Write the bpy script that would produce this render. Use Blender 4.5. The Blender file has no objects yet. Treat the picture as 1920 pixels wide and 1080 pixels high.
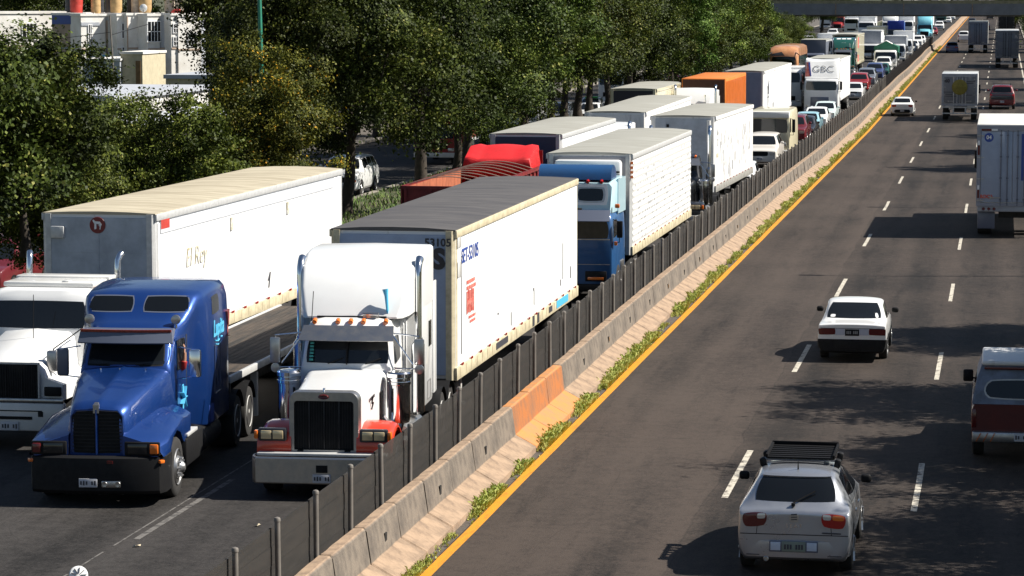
import bpy, bmesh, math, random
from mathutils import Vector, Matrix, noise
from mathutils.bvhtree import BVHTree
R = math.radians
PI = math.pi
scene = bpy.context.scene
COL = scene.collection

# ------------------------------------------------------------------ camera
cam_data = bpy.data.cameras.new("camera")
cam_data.sensor_width = 36.0
cam_data.lens = 5400 * 36 / 1920
cam_data.clip_start = 1.0
cam_data.clip_end = 4000
cam = bpy.data.objects.new("camera", cam_data)
COL.objects.link(cam)
cam.location = (0, 0, 8.8)
cam.rotation_euler = (R(90 - 5.795), 0, R(9.63))
scene.camera = cam

# ------------------------------------------------------------------ light
SUN_EL = R(45)
SX, SY = 0.985, 0.17
world = bpy.data.worlds.new("World")
scene.world = world
world.use_nodes = True
wn = world.node_tree
sky = wn.nodes.new('ShaderNodeTexSky')
sky.sky_type = 'NISHITA'
sky.sun_disc = False
sky.sun_elevation = SUN_EL
sky.sun_rotation = math.atan2(SX, SY)
sky.air_density = 1.0
sky.dust_density = 0.6
bg = wn.nodes['Background']
bg.inputs['Strength'].default_value = 0.05
wn.links.new(sky.outputs[0], bg.inputs['Color'])
sun_data = bpy.data.lights.new("sun", 'SUN')
sun_data.energy = 5.0
sun_data.angle = R(0.5)
sun_data.color = (1.0, 0.95, 0.86)
sun = bpy.data.objects.new("sun", sun_data)
COL.objects.link(sun)
sdir = Vector((SX * math.cos(SUN_EL), SY * math.cos(SUN_EL), math.sin(SUN_EL)))
sun.rotation_euler = sdir.to_track_quat('Z', 'Y').to_euler()
sun.location = (60, 40, 80)

vs = scene.view_settings
scene.display_settings.display_device = 'sRGB'
vs.view_transform = 'Standard'
vs.look = 'None'
vs.exposure = 0.8
vs.gamma = 1.0
vs.use_curve_mapping = False
scene.render.engine = 'CYCLES'
scene.cycles.max_bounces = 6
scene.cycles.diffuse_bounces = 3
scene.cycles.glossy_bounces = 3
scene.cycles.transmission_bounces = 4
scene.cycles.transparent_max_bounces = 6
scene.cycles.caustics_reflective = False
scene.cycles.caustics_refractive = False

rnd = random.Random(7)


def gz(y):
    """height of the road: flat, then a slight upgrade far away"""
    return 0.0 if y < 190 else 0.0062 * (y - 190)


# ------------------------------------------------------------------ materials
MATS = {}


def mat(name, col, rough=0.5, metal=0.0, coat=0.0, var=0.0, vscale=3.0, col2=None, bump=0.0, bscale=40.0,
        streak=None, spec=0.5, emit=None, vmul=(1, 1, 1), var_lo=0.35, var_hi=0.65):
    if name in MATS:
        return MATS[name]
    m = bpy.data.materials.new(name)
    m.use_nodes = True
    nt = m.node_tree
    b = nt.nodes['Principled BSDF']
    b.inputs['Base Color'].default_value = (*col, 1)
    b.inputs['Roughness'].default_value = rough
    b.inputs['Metallic'].default_value = metal
    b.inputs['Coat Weight'].default_value = coat
    b.inputs['Coat Roughness'].default_value = 0.06
    b.inputs['Specular IOR Level'].default_value = spec
    if emit:
        b.inputs['Emission Color'].default_value = (*emit[:3], 1)
        b.inputs['Emission Strength'].default_value = emit[3]
    if var or bump:
        tc = nt.nodes.new('ShaderNodeTexCoord')
        mp = nt.nodes.new('ShaderNodeMapping')
        mp.inputs['Scale'].default_value = vmul
        nt.links.new(tc.outputs['Object'], mp.inputs['Vector'])
    if var:
        n = nt.nodes.new('ShaderNodeTexNoise')
        n.inputs['Scale'].default_value = vscale
        n.inputs['Detail'].default_value = 6
        n.inputs['Roughness'].default_value = 0.65
        nt.links.new(mp.outputs[0], n.inputs['Vector'])
        mr = nt.nodes.new('ShaderNodeMapRange')
        mr.inputs['From Min'].default_value = var_lo
        mr.inputs['From Max'].default_value = var_hi
        nt.links.new(n.outputs['Fac'], mr.inputs['Value'])
        mix = nt.nodes.new('ShaderNodeMix')
        mix.data_type = 'RGBA'
        c2 = col2 if col2 else tuple(c * (1 - var) for c in col)
        mix.inputs['A'].default_value = (*c2, 1)
        mix.inputs['B'].default_value = (*col, 1)
        nt.links.new(mr.outputs[0], mix.inputs['Factor'])
        nt.links.new(mix.outputs['Result'], b.inputs['Base Color'])
        r2 = nt.nodes.new('ShaderNodeMapRange')
        r2.inputs['To Min'].default_value = min(1, rough + 0.15)
        r2.inputs['To Max'].default_value = rough
        nt.links.new(mr.outputs[0], r2.inputs['Value'])
        nt.links.new(r2.outputs[0], b.inputs['Roughness'])
    if bump:
        n2 = nt.nodes.new('ShaderNodeTexNoise')
        n2.inputs['Scale'].default_value = bscale
        n2.inputs['Detail'].default_value = 4
        nt.links.new(mp.outputs[0], n2.inputs['Vector'])
        bp = nt.nodes.new('ShaderNodeBump')
        bp.inputs['Strength'].default_value = bump
        bp.inputs['Distance'].default_value = 0.02
        nt.links.new(n2.outputs['Fac'], bp.inputs['Height'])
        nt.links.new(bp.outputs[0], b.inputs['Normal'])
    MATS[name] = m
    return m


def nodes(m):
    return m.node_tree.nodes, m.node_tree.links


def paint(name, col, **k):
    d = dict(rough=0.35, coat=0.6, var=0.12, vscale=1.6)
    d.update(k)
    return mat(name, col, **d)


M_WHITE = paint("white_paint", (0.78, 0.78, 0.77), var=0.06)
M_WHITE2 = paint("aged_white_paint", (0.72, 0.71, 0.68), var=0.12, vscale=2.5)
M_WPANEL = mat("white_trailer_panel", (0.80, 0.80, 0.80), rough=0.4, var=0.10, vscale=2.2, col2=(0.46, 0.44, 0.40), vmul=(1, 1, 0.16), var_lo=0.22, var_hi=0.38)
M_WOLD = mat("old_trailer_panel", (0.74, 0.73, 0.71), rough=0.5, var=0.2, vscale=2.6, col2=(0.42, 0.40, 0.37), vmul=(1, 1, 0.16), var_lo=0.24, var_hi=0.42)
M_FRONTGREY = mat("aluminium_front_panel", (0.42, 0.46, 0.52), rough=0.55, metal=0.25, var=0.25, vscale=2.2, col2=(0.33, 0.36, 0.40))
M_FRONTBLUE = mat("blue_grey_front_panel", (0.30, 0.37, 0.50), rough=0.5, var=0.15, vscale=2)
M_CREAM = mat("cream_roof", (0.50, 0.445, 0.33), rough=0.75, var=0.45, vscale=1.3, col2=(0.30, 0.255, 0.18), vmul=(0.35, 2.4, 1), bump=0.4, bscale=5)
M_GREYROOF = mat("light_grey_roof", (0.36, 0.355, 0.315), rough=0.65, var=0.3, vscale=1.2, col2=(0.25, 0.24, 0.205), vmul=(0.3, 2.5, 1), bump=0.3, bscale=4)
M_DARKROOF = mat("dark_weathered_roof", (0.060, 0.055, 0.055), rough=0.6, var=0.5, vscale=1.6, col2=(0.10, 0.092, 0.088), vmul=(0.35, 2.2, 1), bump=0.3, bscale=8)
M_ALU = mat("dull_aluminium", (0.58, 0.58, 0.57), rough=0.5, metal=0.3, var=0.2, vscale=6)
M_RAILYEL = mat("yellowed_rail", (0.62, 0.55, 0.38), rough=0.6, var=0.35, vscale=4, col2=(0.42, 0.36, 0.24), vmul=(1, 0.6, 1))
M_CHROME = mat("chrome", (0.78, 0.79, 0.80), rough=0.12, metal=1.0)
M_CHROMEDULL = mat("dull_chrome", (0.48, 0.47, 0.46), rough=0.28, metal=0.95, var=0.25, vscale=5)
M_BLACK = mat("black_plastic", (0.009, 0.009, 0.010), rough=0.55, var=0.3, vscale=8, spec=0.25)
M_CHASSIS = mat("black_chassis", (0.014, 0.013, 0.013), rough=0.7, var=0.4, vscale=5)
M_TYRE = mat("tyre_rubber", (0.016, 0.015, 0.015), rough=0.85, var=0.4, vscale=10, col2=(0.028, 0.026, 0.024))
M_RIM = mat("grey_rim", (0.45, 0.45, 0.45), rough=0.35, metal=0.8)
M_STEELRIM = mat("white_rim", (0.55, 0.54, 0.52), rough=0.5, var=0.3, vscale=6)
M_GLASS = mat("dark_glass", (0.010, 0.012, 0.014), rough=0.05, spec=0.6, coat=0.0)
M_GLASSB = mat("tinted_glass", (0.006, 0.007, 0.008), rough=0.08, spec=0.5)
M_RED = mat("red_lens", (0.35, 0.012, 0.010), rough=0.2, coat=0.4)
M_DARKRED = mat("dark_red_lens", (0.10, 0.010, 0.010), rough=0.2, coat=0.4)
M_AMBER = mat("amber_lens", (0.75, 0.17, 0.02), rough=0.2, coat=0.4)
M_LAMP = mat("headlamp_lens", (0.62, 0.60, 0.55), rough=0.12, metal=0.3, coat=0.6)
M_PLATE = mat("number_plate", (0.55, 0.55, 0.58), rough=0.5, var=0.1)
M_INK = mat("dark_marks", (0.05, 0.05, 0.06), rough=0.6)
M_INKBLUE = mat("blue_lettering", (0.03, 0.07, 0.30), rough=0.5)
M_INKBLACK = mat("black_lettering", (0.02, 0.02, 0.025), rough=0.5)
M_INKRED = mat("red_lettering", (0.50, 0.05, 0.04), rough=0.5, var=0.3, vscale=12, col2=(0.65, 0.25, 0.2))
M_INKCYAN = mat("cyan_lettering", (0.10, 0.48, 0.75), rough=0.4)
M_GOLDINK = mat("faded_gold_lettering", (0.42, 0.36, 0.18), rough=0.6, var=0.6, vscale=9, col2=(0.72, 0.70, 0.66))
M_WHITEINK = mat("white_lettering", (0.78, 0.78, 0.78), rough=0.5)
M_INTERIOR = mat("cab_interior", (0.03, 0.028, 0.026), rough=0.9)

# ------------------------------------------------------------------ mesh builder


class MB:
    def __init__(s):
        s.bm = bmesh.new()

    def box(s, c, d, bevel=0.0, rot=None, seg=2, taper=None):
        g = bmesh.ops.create_cube(s.bm, size=1.0)
        vs_ = g['verts']
        for v in vs_:
            v.co = Vector((v.co.x * d[0], v.co.y * d[1], v.co.z * d[2]))
            if taper and v.co.z > 0:
                v.co.x *= taper[0]
                v.co.y *= taper[1]
        if bevel > 0:
            es = list({e for v in vs_ for e in v.link_edges})
            r = bmesh.ops.bevel(s.bm, geom=es, offset=min(bevel, min(d) * 0.49), segments=seg, affect='EDGES', profile=0.5)
            vs_ = list({v for f in r['faces'] for v in f.verts} | {v for v in vs_ if v.is_valid})
        M = Matrix.Translation(Vector(c))
        if rot:
            from mathutils import Euler
            M = M @ Euler(rot).to_matrix().to_4x4()
        for v in vs_:
            v.co = M @ v.co
        return s

    def bar(s, p, q, w, h=None):
        """rectangular bar between two points"""
        p, q = Vector(p), Vector(q)
        h = h or w
        d = (q - p)
        L = d.length
        d.normalize()
        up = Vector((0, 0, 1)) if abs(d.z) < 0.95 else Vector((1, 0, 0))
        x = d.cross(up).normalized()
        z = x.cross(d).normalized()
        r0 = []
        for o in (p, q):
            r0.append([s.bm.verts.new(o + x * a * w / 2 + z * b * h / 2) for a, b in ((-1, -1), (1, -1), (1, 1), (-1, 1))])
        for i in range(4):
            s.bm.faces.new((r0[0][i], r0[0][(i + 1) % 4], r0[1][(i + 1) % 4], r0[1][i]))
        s.bm.faces.new(r0[0][::-1])
        s.bm.faces.new(r0[1])
        return s

    def loft(s, rings, cap=True, close=True):
        vr = [[s.bm.verts.new(Vector(p)) for p in r] for r in rings]
        n = len(vr[0])
        for a, b in zip(vr[:-1], vr[1:]):
            for i in range(n if close else n - 1):
                j = (i + 1) % n
                s.bm.faces.new((a[i], a[j], b[j], b[i]))
        if cap and close:
            s.bm.faces.new(vr[0][::-1])
            s.bm.faces.new(vr[-1])
        return s

    def tube(s, pts, r, n=10, cap=True):
        pts = [Vector(p) for p in pts]
        rs = r if isinstance(r, (list, tuple)) else [r] * len(pts)
        rings = []
        t0 = (pts[1] - pts[0]).normalized()
        ref = Vector((0, 0, 1)) if abs(t0.z) < 0.9 else Vector((1, 0, 0))
        x = t0.cross(ref).normalized()
        for i, p in enumerate(pts):
            if i == 0:
                t = pts[1] - pts[0]
            elif i == len(pts) - 1:
                t = pts[-1] - pts[-2]
            else:
                t = (pts[i + 1] - pts[i]).normalized() + (pts[i] - pts[i - 1]).normalized()
            t.normalize()
            x = (x - t * x.dot(t)).normalized()
            y = t.cross(x)
            rings.append([p + (x * math.cos(k * 2 * PI / n) + y * math.sin(k * 2 * PI / n)) * rs[i] for k in range(n)])
        return s.loft(rings, cap)

    def lathe(s, prof, o, axis='X', n=24, cap=True):
        """prof: (t along axis, radius)"""
        o = Vector(o)
        ax = {'X': (Vector((1, 0, 0)), Vector((0, 1, 0)), Vector((0, 0, 1))),
              'Y': (Vector((0, 1, 0)), Vector((0, 0, 1)), Vector((1, 0, 0))),
              'Z': (Vector((0, 0, 1)), Vector((1, 0, 0)), Vector((0, 1, 0)))}[axis]
        rings = [[o + ax[0] * t + (ax[1] * math.cos(k * 2 * PI / n) + ax[2] * math.sin(k * 2 * PI / n)) * max(r, 1e-4) for k in range(n)] for t, r in prof]
        return s.loft(rings, cap)

    def prism(s, poly, a, b, axis='X'):
        """extrude a 2D polygon: axis X -> poly is (y,z), Y -> (x,z), Z -> (x,y)"""
        def f(p, t):
            return {'X': (t, p[0], p[1]), 'Y': (p[0], t, p[1]), 'Z': (p[0], p[1], t)}[axis]
        return s.loft([[f(p, a) for p in poly], [f(p, b) for p in poly]])

    def quad(s, pts):
        s.bm.faces.new([s.bm.verts.new(Vector(p)) for p in pts])
        return s

    def mesh(s, name, sharp=35, smooth=True, recalc=True):
        if recalc:
            bmesh.ops.recalc_face_normals(s.bm, faces=s.bm.faces)
        me = bpy.data.meshes.new(name)
        s.bm.to_mesh(me)
        s.bm.free()
        if smooth:
            for p in me.polygons:
                p.use_smooth = True
            me.set_sharp_from_angle(angle=R(sharp))
        return me

    def build(s, name, m, parent=None, loc=None, sharp=35, smooth=True, recalc=True):
        return link(name, s.mesh(name, sharp, smooth, recalc), m, parent, loc)


def link(name, me, m, parent=None, loc=None):
    """object with its material held on the object, so that meshes can be shared"""
    if len(me.materials) == 0:
        me.materials.append(None)
    o = bpy.data.objects.new(name, me)
    COL.objects.link(o)
    o.material_slots[0].link = 'OBJECT'
    o.material_slots[0].material = m
    if parent:
        o.parent = parent
    if loc:
        o.location = loc
    return o


def tag(o, label, cat, group=None, kind=None):
    if label:
        o['label'] = label
    if cat:
        o['category'] = cat
    if group:
        o['group'] = group
    if kind:
        o['kind'] = kind
    return o


def thing(name, label, cat, loc=(0, 0, 0), rz=0.0, group=None):
    o = bpy.data.objects.new(name, None)
    o.empty_display_size = 0.3
    COL.objects.link(o)
    o.location = loc
    o.rotation_euler = (0, 0, rz)
    return tag(o, label, cat, group)


def dup(o, parent=None):
    c = o.copy()
    COL.objects.link(c)
    c.parent = parent
    for ch in list(o.children):
        dup(ch, c)
    return c


def struct(o):
    o['kind'] = 'structure'
    return o


# ---- patches that follow a curved body (windows, lamps, plates)
def bvh_of(o):
    bm = bmesh.new()
    bm.from_mesh(o.data)
    t = BVHTree.FromBMesh(bm)
    bm.free()
    return t


def pmap(quad):
    """bilinear map of 4 corners given as TL, TR, BR, BL; each edge may be curved by extra mid points"""
    tl, tr, br, bl = [Vector(q) for q in quad]

    def f(u, v):
        return (tl * (1 - u) + tr * u) * (1 - v) + (bl * (1 - u) + br * u) * v
    return f


def rquad(quad, rad=0.15):
    """like pmap but with rounded corners (superellipse style)"""
    f0 = pmap(quad)

    def f(u, v):
        a, b = 2 * u - 1, 2 * v - 1
        k = 1 - rad * (a * a) * (b * b)
        return f0((a * k + 1) / 2, (b * k + 1) / 2)
    return f


def disc(c, r0, r1=0.0, squash=1.0):
    def f(u, v):
        a = u * 2 * PI
        r = r0 * (1 - v) + r1 * v
        return Vector((c[0] + math.cos(a) * r, c[1] + math.sin(a) * r * squash))
    return f


def patch(tree, f, axis, off=0.006, nu=8, nv=4, thick=0.012, mb=None, far=20.0):
    """axis '-Y' means seen from the -Y side (the ray travels +Y); 2D coords are (x,z) for Y and (y,z) for X, (x,y) for Z"""
    mb = mb or MB()
    bm = mb.bm
    sgn = -1 if axis[0] == '-' else 1
    ax = axis[-1]
    grid = []
    for j in range(nv + 1):
        row = []
        for i in range(nu + 1):
            p = f(i / nu, j / nv)
            if ax == 'Y':
                o, d = Vector((p[0], sgn * far, p[1])), Vector((0, -sgn, 0))
            elif ax == 'X':
                o, d = Vector((sgn * far, p[0], p[1])), Vector((-sgn, 0, 0))
            else:
                o, d = Vector((p[0], p[1], sgn * far)), Vector((0, 0, -sgn))
            h = tree.ray_cast(o, d)
            if h[0] is None:
                row.append(None)
            else:
                nn = h[1] if h[1].dot(d) < 0 else -h[1]
                row.append((bm.verts.new(h[0] + nn * off), bm.verts.new(h[0] + nn * (off - thick))))
        grid.append(row)
    for j in range(nv):
        for i in range(nu):
            q = [grid[j][i], grid[j][i + 1], grid[j + 1][i + 1], grid[j + 1][i]]
            if any(c is None for c in q):
                continue
            bm.faces.new([c[0] for c in q])
            for (ja, ia), (jb, ib), edge in (((j, i), (j, i + 1), j == 0), ((j + 1, i), (j + 1, i + 1), j == nv - 1), ((j, i), (j + 1, i), i == 0), ((j, i + 1), (j + 1, i + 1), i == nu - 1)):
                if edge:
                    a, b = grid[ja][ia], grid[jb][ib]
                    try:
                        bm.faces.new((a[0], b[0], b[1], a[1]))
                    except ValueError:
                        pass
    return mb


def text_mesh(body, size, name, font_w=1.0, thick=0.004, shear=0.0, bold=0.0, spacing=1.0):
    """flat lettering in the XY plane, centred"""
    cu = bpy.data.curves.new(name, 'FONT')
    cu.body = body
    cu.size = size
    cu.align_x = 'CENTER'
    cu.align_y = 'CENTER'
    cu.extrude = thick
    cu.shear = shear
    cu.offset = bold
    cu.space_character = spacing
    cu.resolution_u = 3
    o = bpy.data.objects.new(name, cu)
    COL.objects.link(o)
    dg = bpy.context.evaluated_depsgraph_get()
    me = bpy.data.meshes.new_from_object(o.evaluated_get(dg))
    bpy.data.objects.remove(o)
    bpy.data.curves.remove(cu)
    me.materials.clear()
    for v in me.vertices:
        v.co.x *= font_w
    return me


def drape(me, tree, axis='-Y', off=0.01, far=20.0):
    """lay flat lettering (already placed in space) onto a curved surface"""
    sgn = -1 if axis[0] == '-' else 1
    k = 'XYZ'.index(axis[-1])
    d = Vector((0, 0, 0)); d[k] = -sgn
    base = min(v.co[k] * sgn for v in me.vertices)
    for v in me.vertices:
        o = v.co.copy(); o[k] = sgn * far
        h = tree.ray_cast(o, d)
        if h[0] is not None:
            v.co[k] = h[0][k] + sgn * (off + (v.co[k] * sgn - base))


ROT_FRONT = Matrix.Rotation(R(90), 4, 'X')                                  # faces -Y
ROT_REAR = Matrix.Rotation(R(180), 4, 'Z') @ ROT_FRONT                      # faces +Y
ROT_RIGHT = Matrix.Rotation(R(90), 4, 'Z') @ ROT_FRONT                      # faces +X
ROT_LEFT = Matrix.Rotation(R(-90), 4, 'Z') @ ROT_FRONT                      # faces -X


def lettering(body, size, m, parent, loc, rot, name="lettering", **k):
    me = text_mesh(body, size, name, **k)
    me.transform(Matrix.Translation(Vector(loc)) @ rot)
    return link(name, me, m, parent)
# ================================================================== SETTING
# asphalt
def asphalt(name, base, tint, xs, seam=None):
    m = mat(name, base, rough=0.85)
    N, L = nodes(m)
    b = N['Principled BSDF']
    b.inputs['Specular IOR Level'].default_value = 0.3
    tc = N.new('ShaderNodeTexCoord')
    geo = tc.outputs['Object']
    n1 = N.new('ShaderNodeTexNoise'); n1.inputs['Scale'].default_value = 17; n1.inputs['Detail'].default_value = 8; n1.inputs['Roughness'].default_value = 0.8
    L.new(geo, n1.inputs['Vector'])
    mp = N.new('ShaderNodeMapping'); mp.inputs['Scale'].default_value = (0.9, 0.03, 1)
    L.new(geo, mp.inputs['Vector'])
    n2 = N.new('ShaderNodeTexNoise'); n2.inputs['Scale'].default_value = 1.0; n2.inputs['Detail'].default_value = 5
    L.new(mp.outputs[0], n2.inputs['Vector'])
    n3 = N.new('ShaderNodeTexNoise'); n3.inputs['Scale'].default_value = 0.22; n3.inputs['Detail'].default_value = 6
    L.new(geo, n3.inputs['Vector'])
    # wheel tracks
    sep = N.new('ShaderNodeSeparateXYZ'); L.new(geo, sep.inputs[0])
    wv = N.new('ShaderNodeMath'); wv.operation = 'MULTIPLY_ADD'
    wv.inputs[1].default_value = 2 * PI / 1.75; wv.inputs[2].default_value = xs
    L.new(sep.outputs['X'], wv.inputs[0])
    sn = N.new('ShaderNodeMath'); sn.operation = 'SINE'; L.new(wv.outputs[0], sn.inputs[0])
    # cracks
    mp2 = N.new('ShaderNodeMapping'); mp2.inputs['Scale'].default_value = (0.35, 0.12, 1)
    n5 = N.new('ShaderNodeTexNoise'); n5.inputs['Scale'].default_value = 0.8; n5.inputs['Detail'].default_value = 3
    L.new(geo, n5.inputs['Vector'])
    mxv = N.new('ShaderNodeMix'); mxv.data_type = 'VECTOR'; mxv.inputs['Factor'].default_value = 0.12
    L.new(geo, mxv.inputs['A']); L.new(n5.outputs['Color'], mxv.inputs['B'])
    L.new(mxv.outputs['Result'], mp2.inputs['Vector'])
    vo = N.new('ShaderNodeTexVoronoi'); vo.feature = 'DISTANCE_TO_EDGE'; vo.inputs['Scale'].default_value = 1.0
    L.new(mp2.outputs[0], vo.inputs['Vector'])
    cr = N.new('ShaderNodeMapRange'); cr.inputs['From Min'].default_value = -0.008; cr.inputs['From Max'].default_value = 0.0035
    L.new(vo.outputs['Distance'], cr.inputs['Value'])
    def m2(op, a, b_, c=None):
        x = N.new('ShaderNodeMath'); x.operation = op
        for i, q in enumerate((a, b_, c)):
            if q is None: continue
            if isinstance(q, (int, float)): x.inputs[i].default_value = q
            else: L.new(q, x.inputs[i])
        return x.outputs[0]
    f = m2('MULTIPLY_ADD', n1.outputs['Fac'], 2.3, -0.82)
    f = m2('ADD', f, m2('MULTIPLY_ADD', n2.outputs['Fac'], 1.3, -0.55))
    f = m2('ADD', f, m2('MULTIPLY_ADD', n3.outputs['Fac'], 0.9, -0.3))
    f = m2('MULTIPLY_ADD', sn.outputs[0], 0.09, f)
    # oil and tyre stains drawn out along the lanes, and old patches
    mp3 = N.new('ShaderNodeMapping'); mp3.inputs['Scale'].default_value = (1.6, 0.16, 1); L.new(geo, mp3.inputs['Vector'])
    n6 = N.new('ShaderNodeTexNoise'); n6.inputs['Scale'].default_value = 0.9; n6.inputs['Detail'].default_value = 7; n6.inputs['Roughness'].default_value = 0.7
    L.new(mp3.outputs[0], n6.inputs['Vector'])
    s6 = N.new('ShaderNodeMapRange'); s6.inputs['From Min'].default_value = 0.52; s6.inputs['From Max'].default_value = 0.68; L.new(n6.outputs['Fac'], s6.inputs['Value'])
    f = m2('MULTIPLY_ADD', s6.outputs[0], -0.34, f)
    n7 = N.new('ShaderNodeTexNoise'); n7.inputs['Scale'].default_value = 3.2; n7.inputs['Detail'].default_value = 9; n7.inputs['Roughness'].default_value = 0.85
    L.new(geo, n7.inputs['Vector'])
    f = m2('ADD', f, m2('MULTIPLY_ADD', n7.outputs['Fac'], 2.2, -1.1))
    rp = N.new('ShaderNodeValToRGB')
    rp.color_ramp.elements[0].position = 0.0
    rp.color_ramp.elements[0].color = (*[c * 0.45 for c in base], 1)
    rp.color_ramp.elements[1].position = 1.0
    rp.color_ramp.elements[1].color = (*tint, 1)
    if seam is not None:
        nw = N.new('ShaderNodeTexNoise'); nw.inputs['Scale'].default_value = 0.5; nw.inputs['Detail'].default_value = 6
        L.new(geo, nw.inputs['Vector'])
        xj = m2('ADD', sep.outputs['X'], m2('MULTIPLY_ADD', nw.outputs['Fac'], 0.30, -0.15 - seam))
        st = N.new('ShaderNodeMapRange'); st.inputs['From Min'].default_value = -0.02; st.inputs['From Max'].default_value = 0.06
        L.new(xj, st.inputs['Value'])
        f = m2('MULTIPLY_ADD', st.outputs[0], -0.30, m2('ADD', f, 0.16))
        ck = N.new('ShaderNodeMapRange'); ck.inputs['From Min'].default_value = 0.0; ck.inputs['From Max'].default_value = 0.035
        ck.inputs['To Min'].default_value = -0.32; ck.inputs['To Max'].default_value = 0
        L.new(m2('ABSOLUTE', xj, 0.0), ck.inputs['Value'])
        f = m2('ADD', f, ck.outputs[0])
    L.new(f, rp.inputs['Fac'])
    mx = N.new('ShaderNodeMix'); mx.data_type = 'RGBA'
    mx.inputs['A'].default_value = (*[c * 0.45 for c in base], 1)
    L.new(cr.outputs[0], mx.inputs['Factor']); L.new(rp.outputs[0], mx.inputs['B'])
    L.new(mx.outputs['Result'], b.inputs['Base Color'])
    bp = N.new('ShaderNodeBump'); bp.inputs['Strength'].default_value = 0.5; bp.inputs['Distance'].default_value = 0.01
    n4 = N.new('ShaderNodeTexNoise'); n4.inputs['Scale'].default_value = 45; L.new(geo, n4.inputs['Vector'])
    L.new(n4.outputs['Fac'], bp.inputs['Height']); L.new(bp.outputs[0], b.inputs['Normal'])
    return m


M_ROADR = asphalt("asphalt_open", (0.019, 0.014, 0.011), (0.060, 0.045, 0.036), 0.6, -4.98)
M_ROADL = asphalt("asphalt_jam", (0.018, 0.0155, 0.014), (0.048, 0.043, 0.040), 0.2)
M_SOIL = mat("verge_soil", (0.075, 0.058, 0.035), rough=0.95, var=0.5, vscale=0.6, col2=(0.035, 0.06, 0.018), bump=0.5, bscale=3)
M_YELLOW = mat("yellow_line_paint", (0.62, 0.25, 0.010), rough=0.7, var=0.5, vscale=1.6, col2=(0.40, 0.16, 0.010), var_lo=0.3, var_hi=0.5, vmul=(6, 1, 1))
M_LINE = mat("white_line_paint", (0.50, 0.46, 0.38), rough=0.75, var=0.6, vscale=6, col2=(0.11, 0.09, 0.075), var_lo=0.38, var_hi=0.50)
M_LINEWORN = mat("worn_line_paint", (0.14, 0.13, 0.12), rough=0.8, var=0.6, vscale=5, col2=(0.045, 0.042, 0.04), var_lo=0.4, var_hi=0.55)

YS = [-20, 60, 120, 190, 230, 300, 400, 600, 900, 1500, 2600]


def strip(name, x0, x1, z, m, ys=YS):
    mb = MB()
    rows = [[mb.bm.verts.new((x, y, gz(y) + z)) for x in (x0, x1)] for y in ys]
    for a, b in zip(rows[:-1], rows[1:]):
        mb.bm.faces.new((a[0], a[1], b[1], b[0]))
    return struct(mb.build(name, m, recalc=False))


strip("ground", -600, 500, -0.06, M_SOIL)
strip("road", -9.2, 3.4, 0.0, M_ROADR)
strip("road", -23.0, -9.2, 0.001, M_ROADL)
strip("side_road", -37.5, -27.6, 0.0, M_ROADL)


def marks(name, x, w, z, m, dashes):
    mb = MB()
    for y0, y1 in dashes:
        n = max(1, int((y1 - y0) / 2.2))
        cols = []
        for i in range(n + 1):
            y = y0 + (y1 - y0) * i / n
            j = 0.012 * noise.noise((x, y * 1.3, 0.0))
            cols.append([mb.bm.verts.new((x - w / 2 + j, y, gz(y) + z)), mb.bm.verts.new((x + w / 2 + j, y, gz(y) + z))])
        for a, b in zip(cols[:-1], cols[1:]):
            mb.bm.faces.new((a[0], a[1], b[1], b[0]))
    return struct(mb.build(name, m, recalc=False))


marks("road_marking", -8.53, 0.17, 0.005, M_YELLOW, [(0, 900)])
P1 = 17.3
marks("road_marking", -4.69, 0.12, 0.005, M_LINE, [(50.0 + P1 * k - 17.3 * 2, 55.4 + P1 * k - 17.3 * 2) for k in range(40)])
marks("road_marking", -1.36, 0.11, 0.005, M_LINE, [(49.2 + P1 * k - 17.3 * 2, 54.4 + P1 * k - 17.3 * 2) for k in range(40)])
marks("road_marking", 2.15, 0.14, 0.005, M_LINE, [(0, 900)])
marks("road_marking", -13.75, 0.11, 0.006, M_LINEWORN, [(44.5 + 12.5 * k, 50.5 + 12.5 * k) for k in range(40)])
marks("road_marking", -17.5, 0.11, 0.006, M_LINEWORN, [(41 + 12.5 * k, 46.5 + 12.5 * k) for k in range(40)])
marks("road_marking", -22.6, 0.14, 0.006, M_LINEWORN, [(0, 700)])
marks("road_marking", -13.95, 0.035, 0.0055, M_LINEWORN, [(30, 41.6), (42.2, 43.4), (43.9, 58)])

# kerbs of the left verge and the side road
M_KERB = mat("concrete_kerb", (0.30, 0.27, 0.23), rough=0.9, var=0.4, vscale=3, bump=0.3, bscale=20)
for nm, xa, xb in (("kerb", -23.35, -23.1), ("kerb", -27.6, -27.35), ("kerb", -37.75, -37.5), ("kerb", 3.4, 3.65)):
    mb = MB()
    rows = []
    for y in YS:
        g = gz(y)
        rows.append([(xa, y, g - 0.05), (xa, y, g + 0.14), (xb, y, g + 0.14), (xb, y, g - 0.05)])
    mb.loft(rows)
    struct(mb.build(nm, M_KERB))
strip("verge", -27.36, -23.34, 0.10, M_SOIL)
strip("verge", 3.64, 40, 0.10, M_SOIL)
M_PAVE = mat("dark_pavement", (0.12, 0.105, 0.09), rough=0.9, var=0.4, vscale=1.5)
strip("pavement", -44, -37.74, 0.12, M_PAVE)

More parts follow.
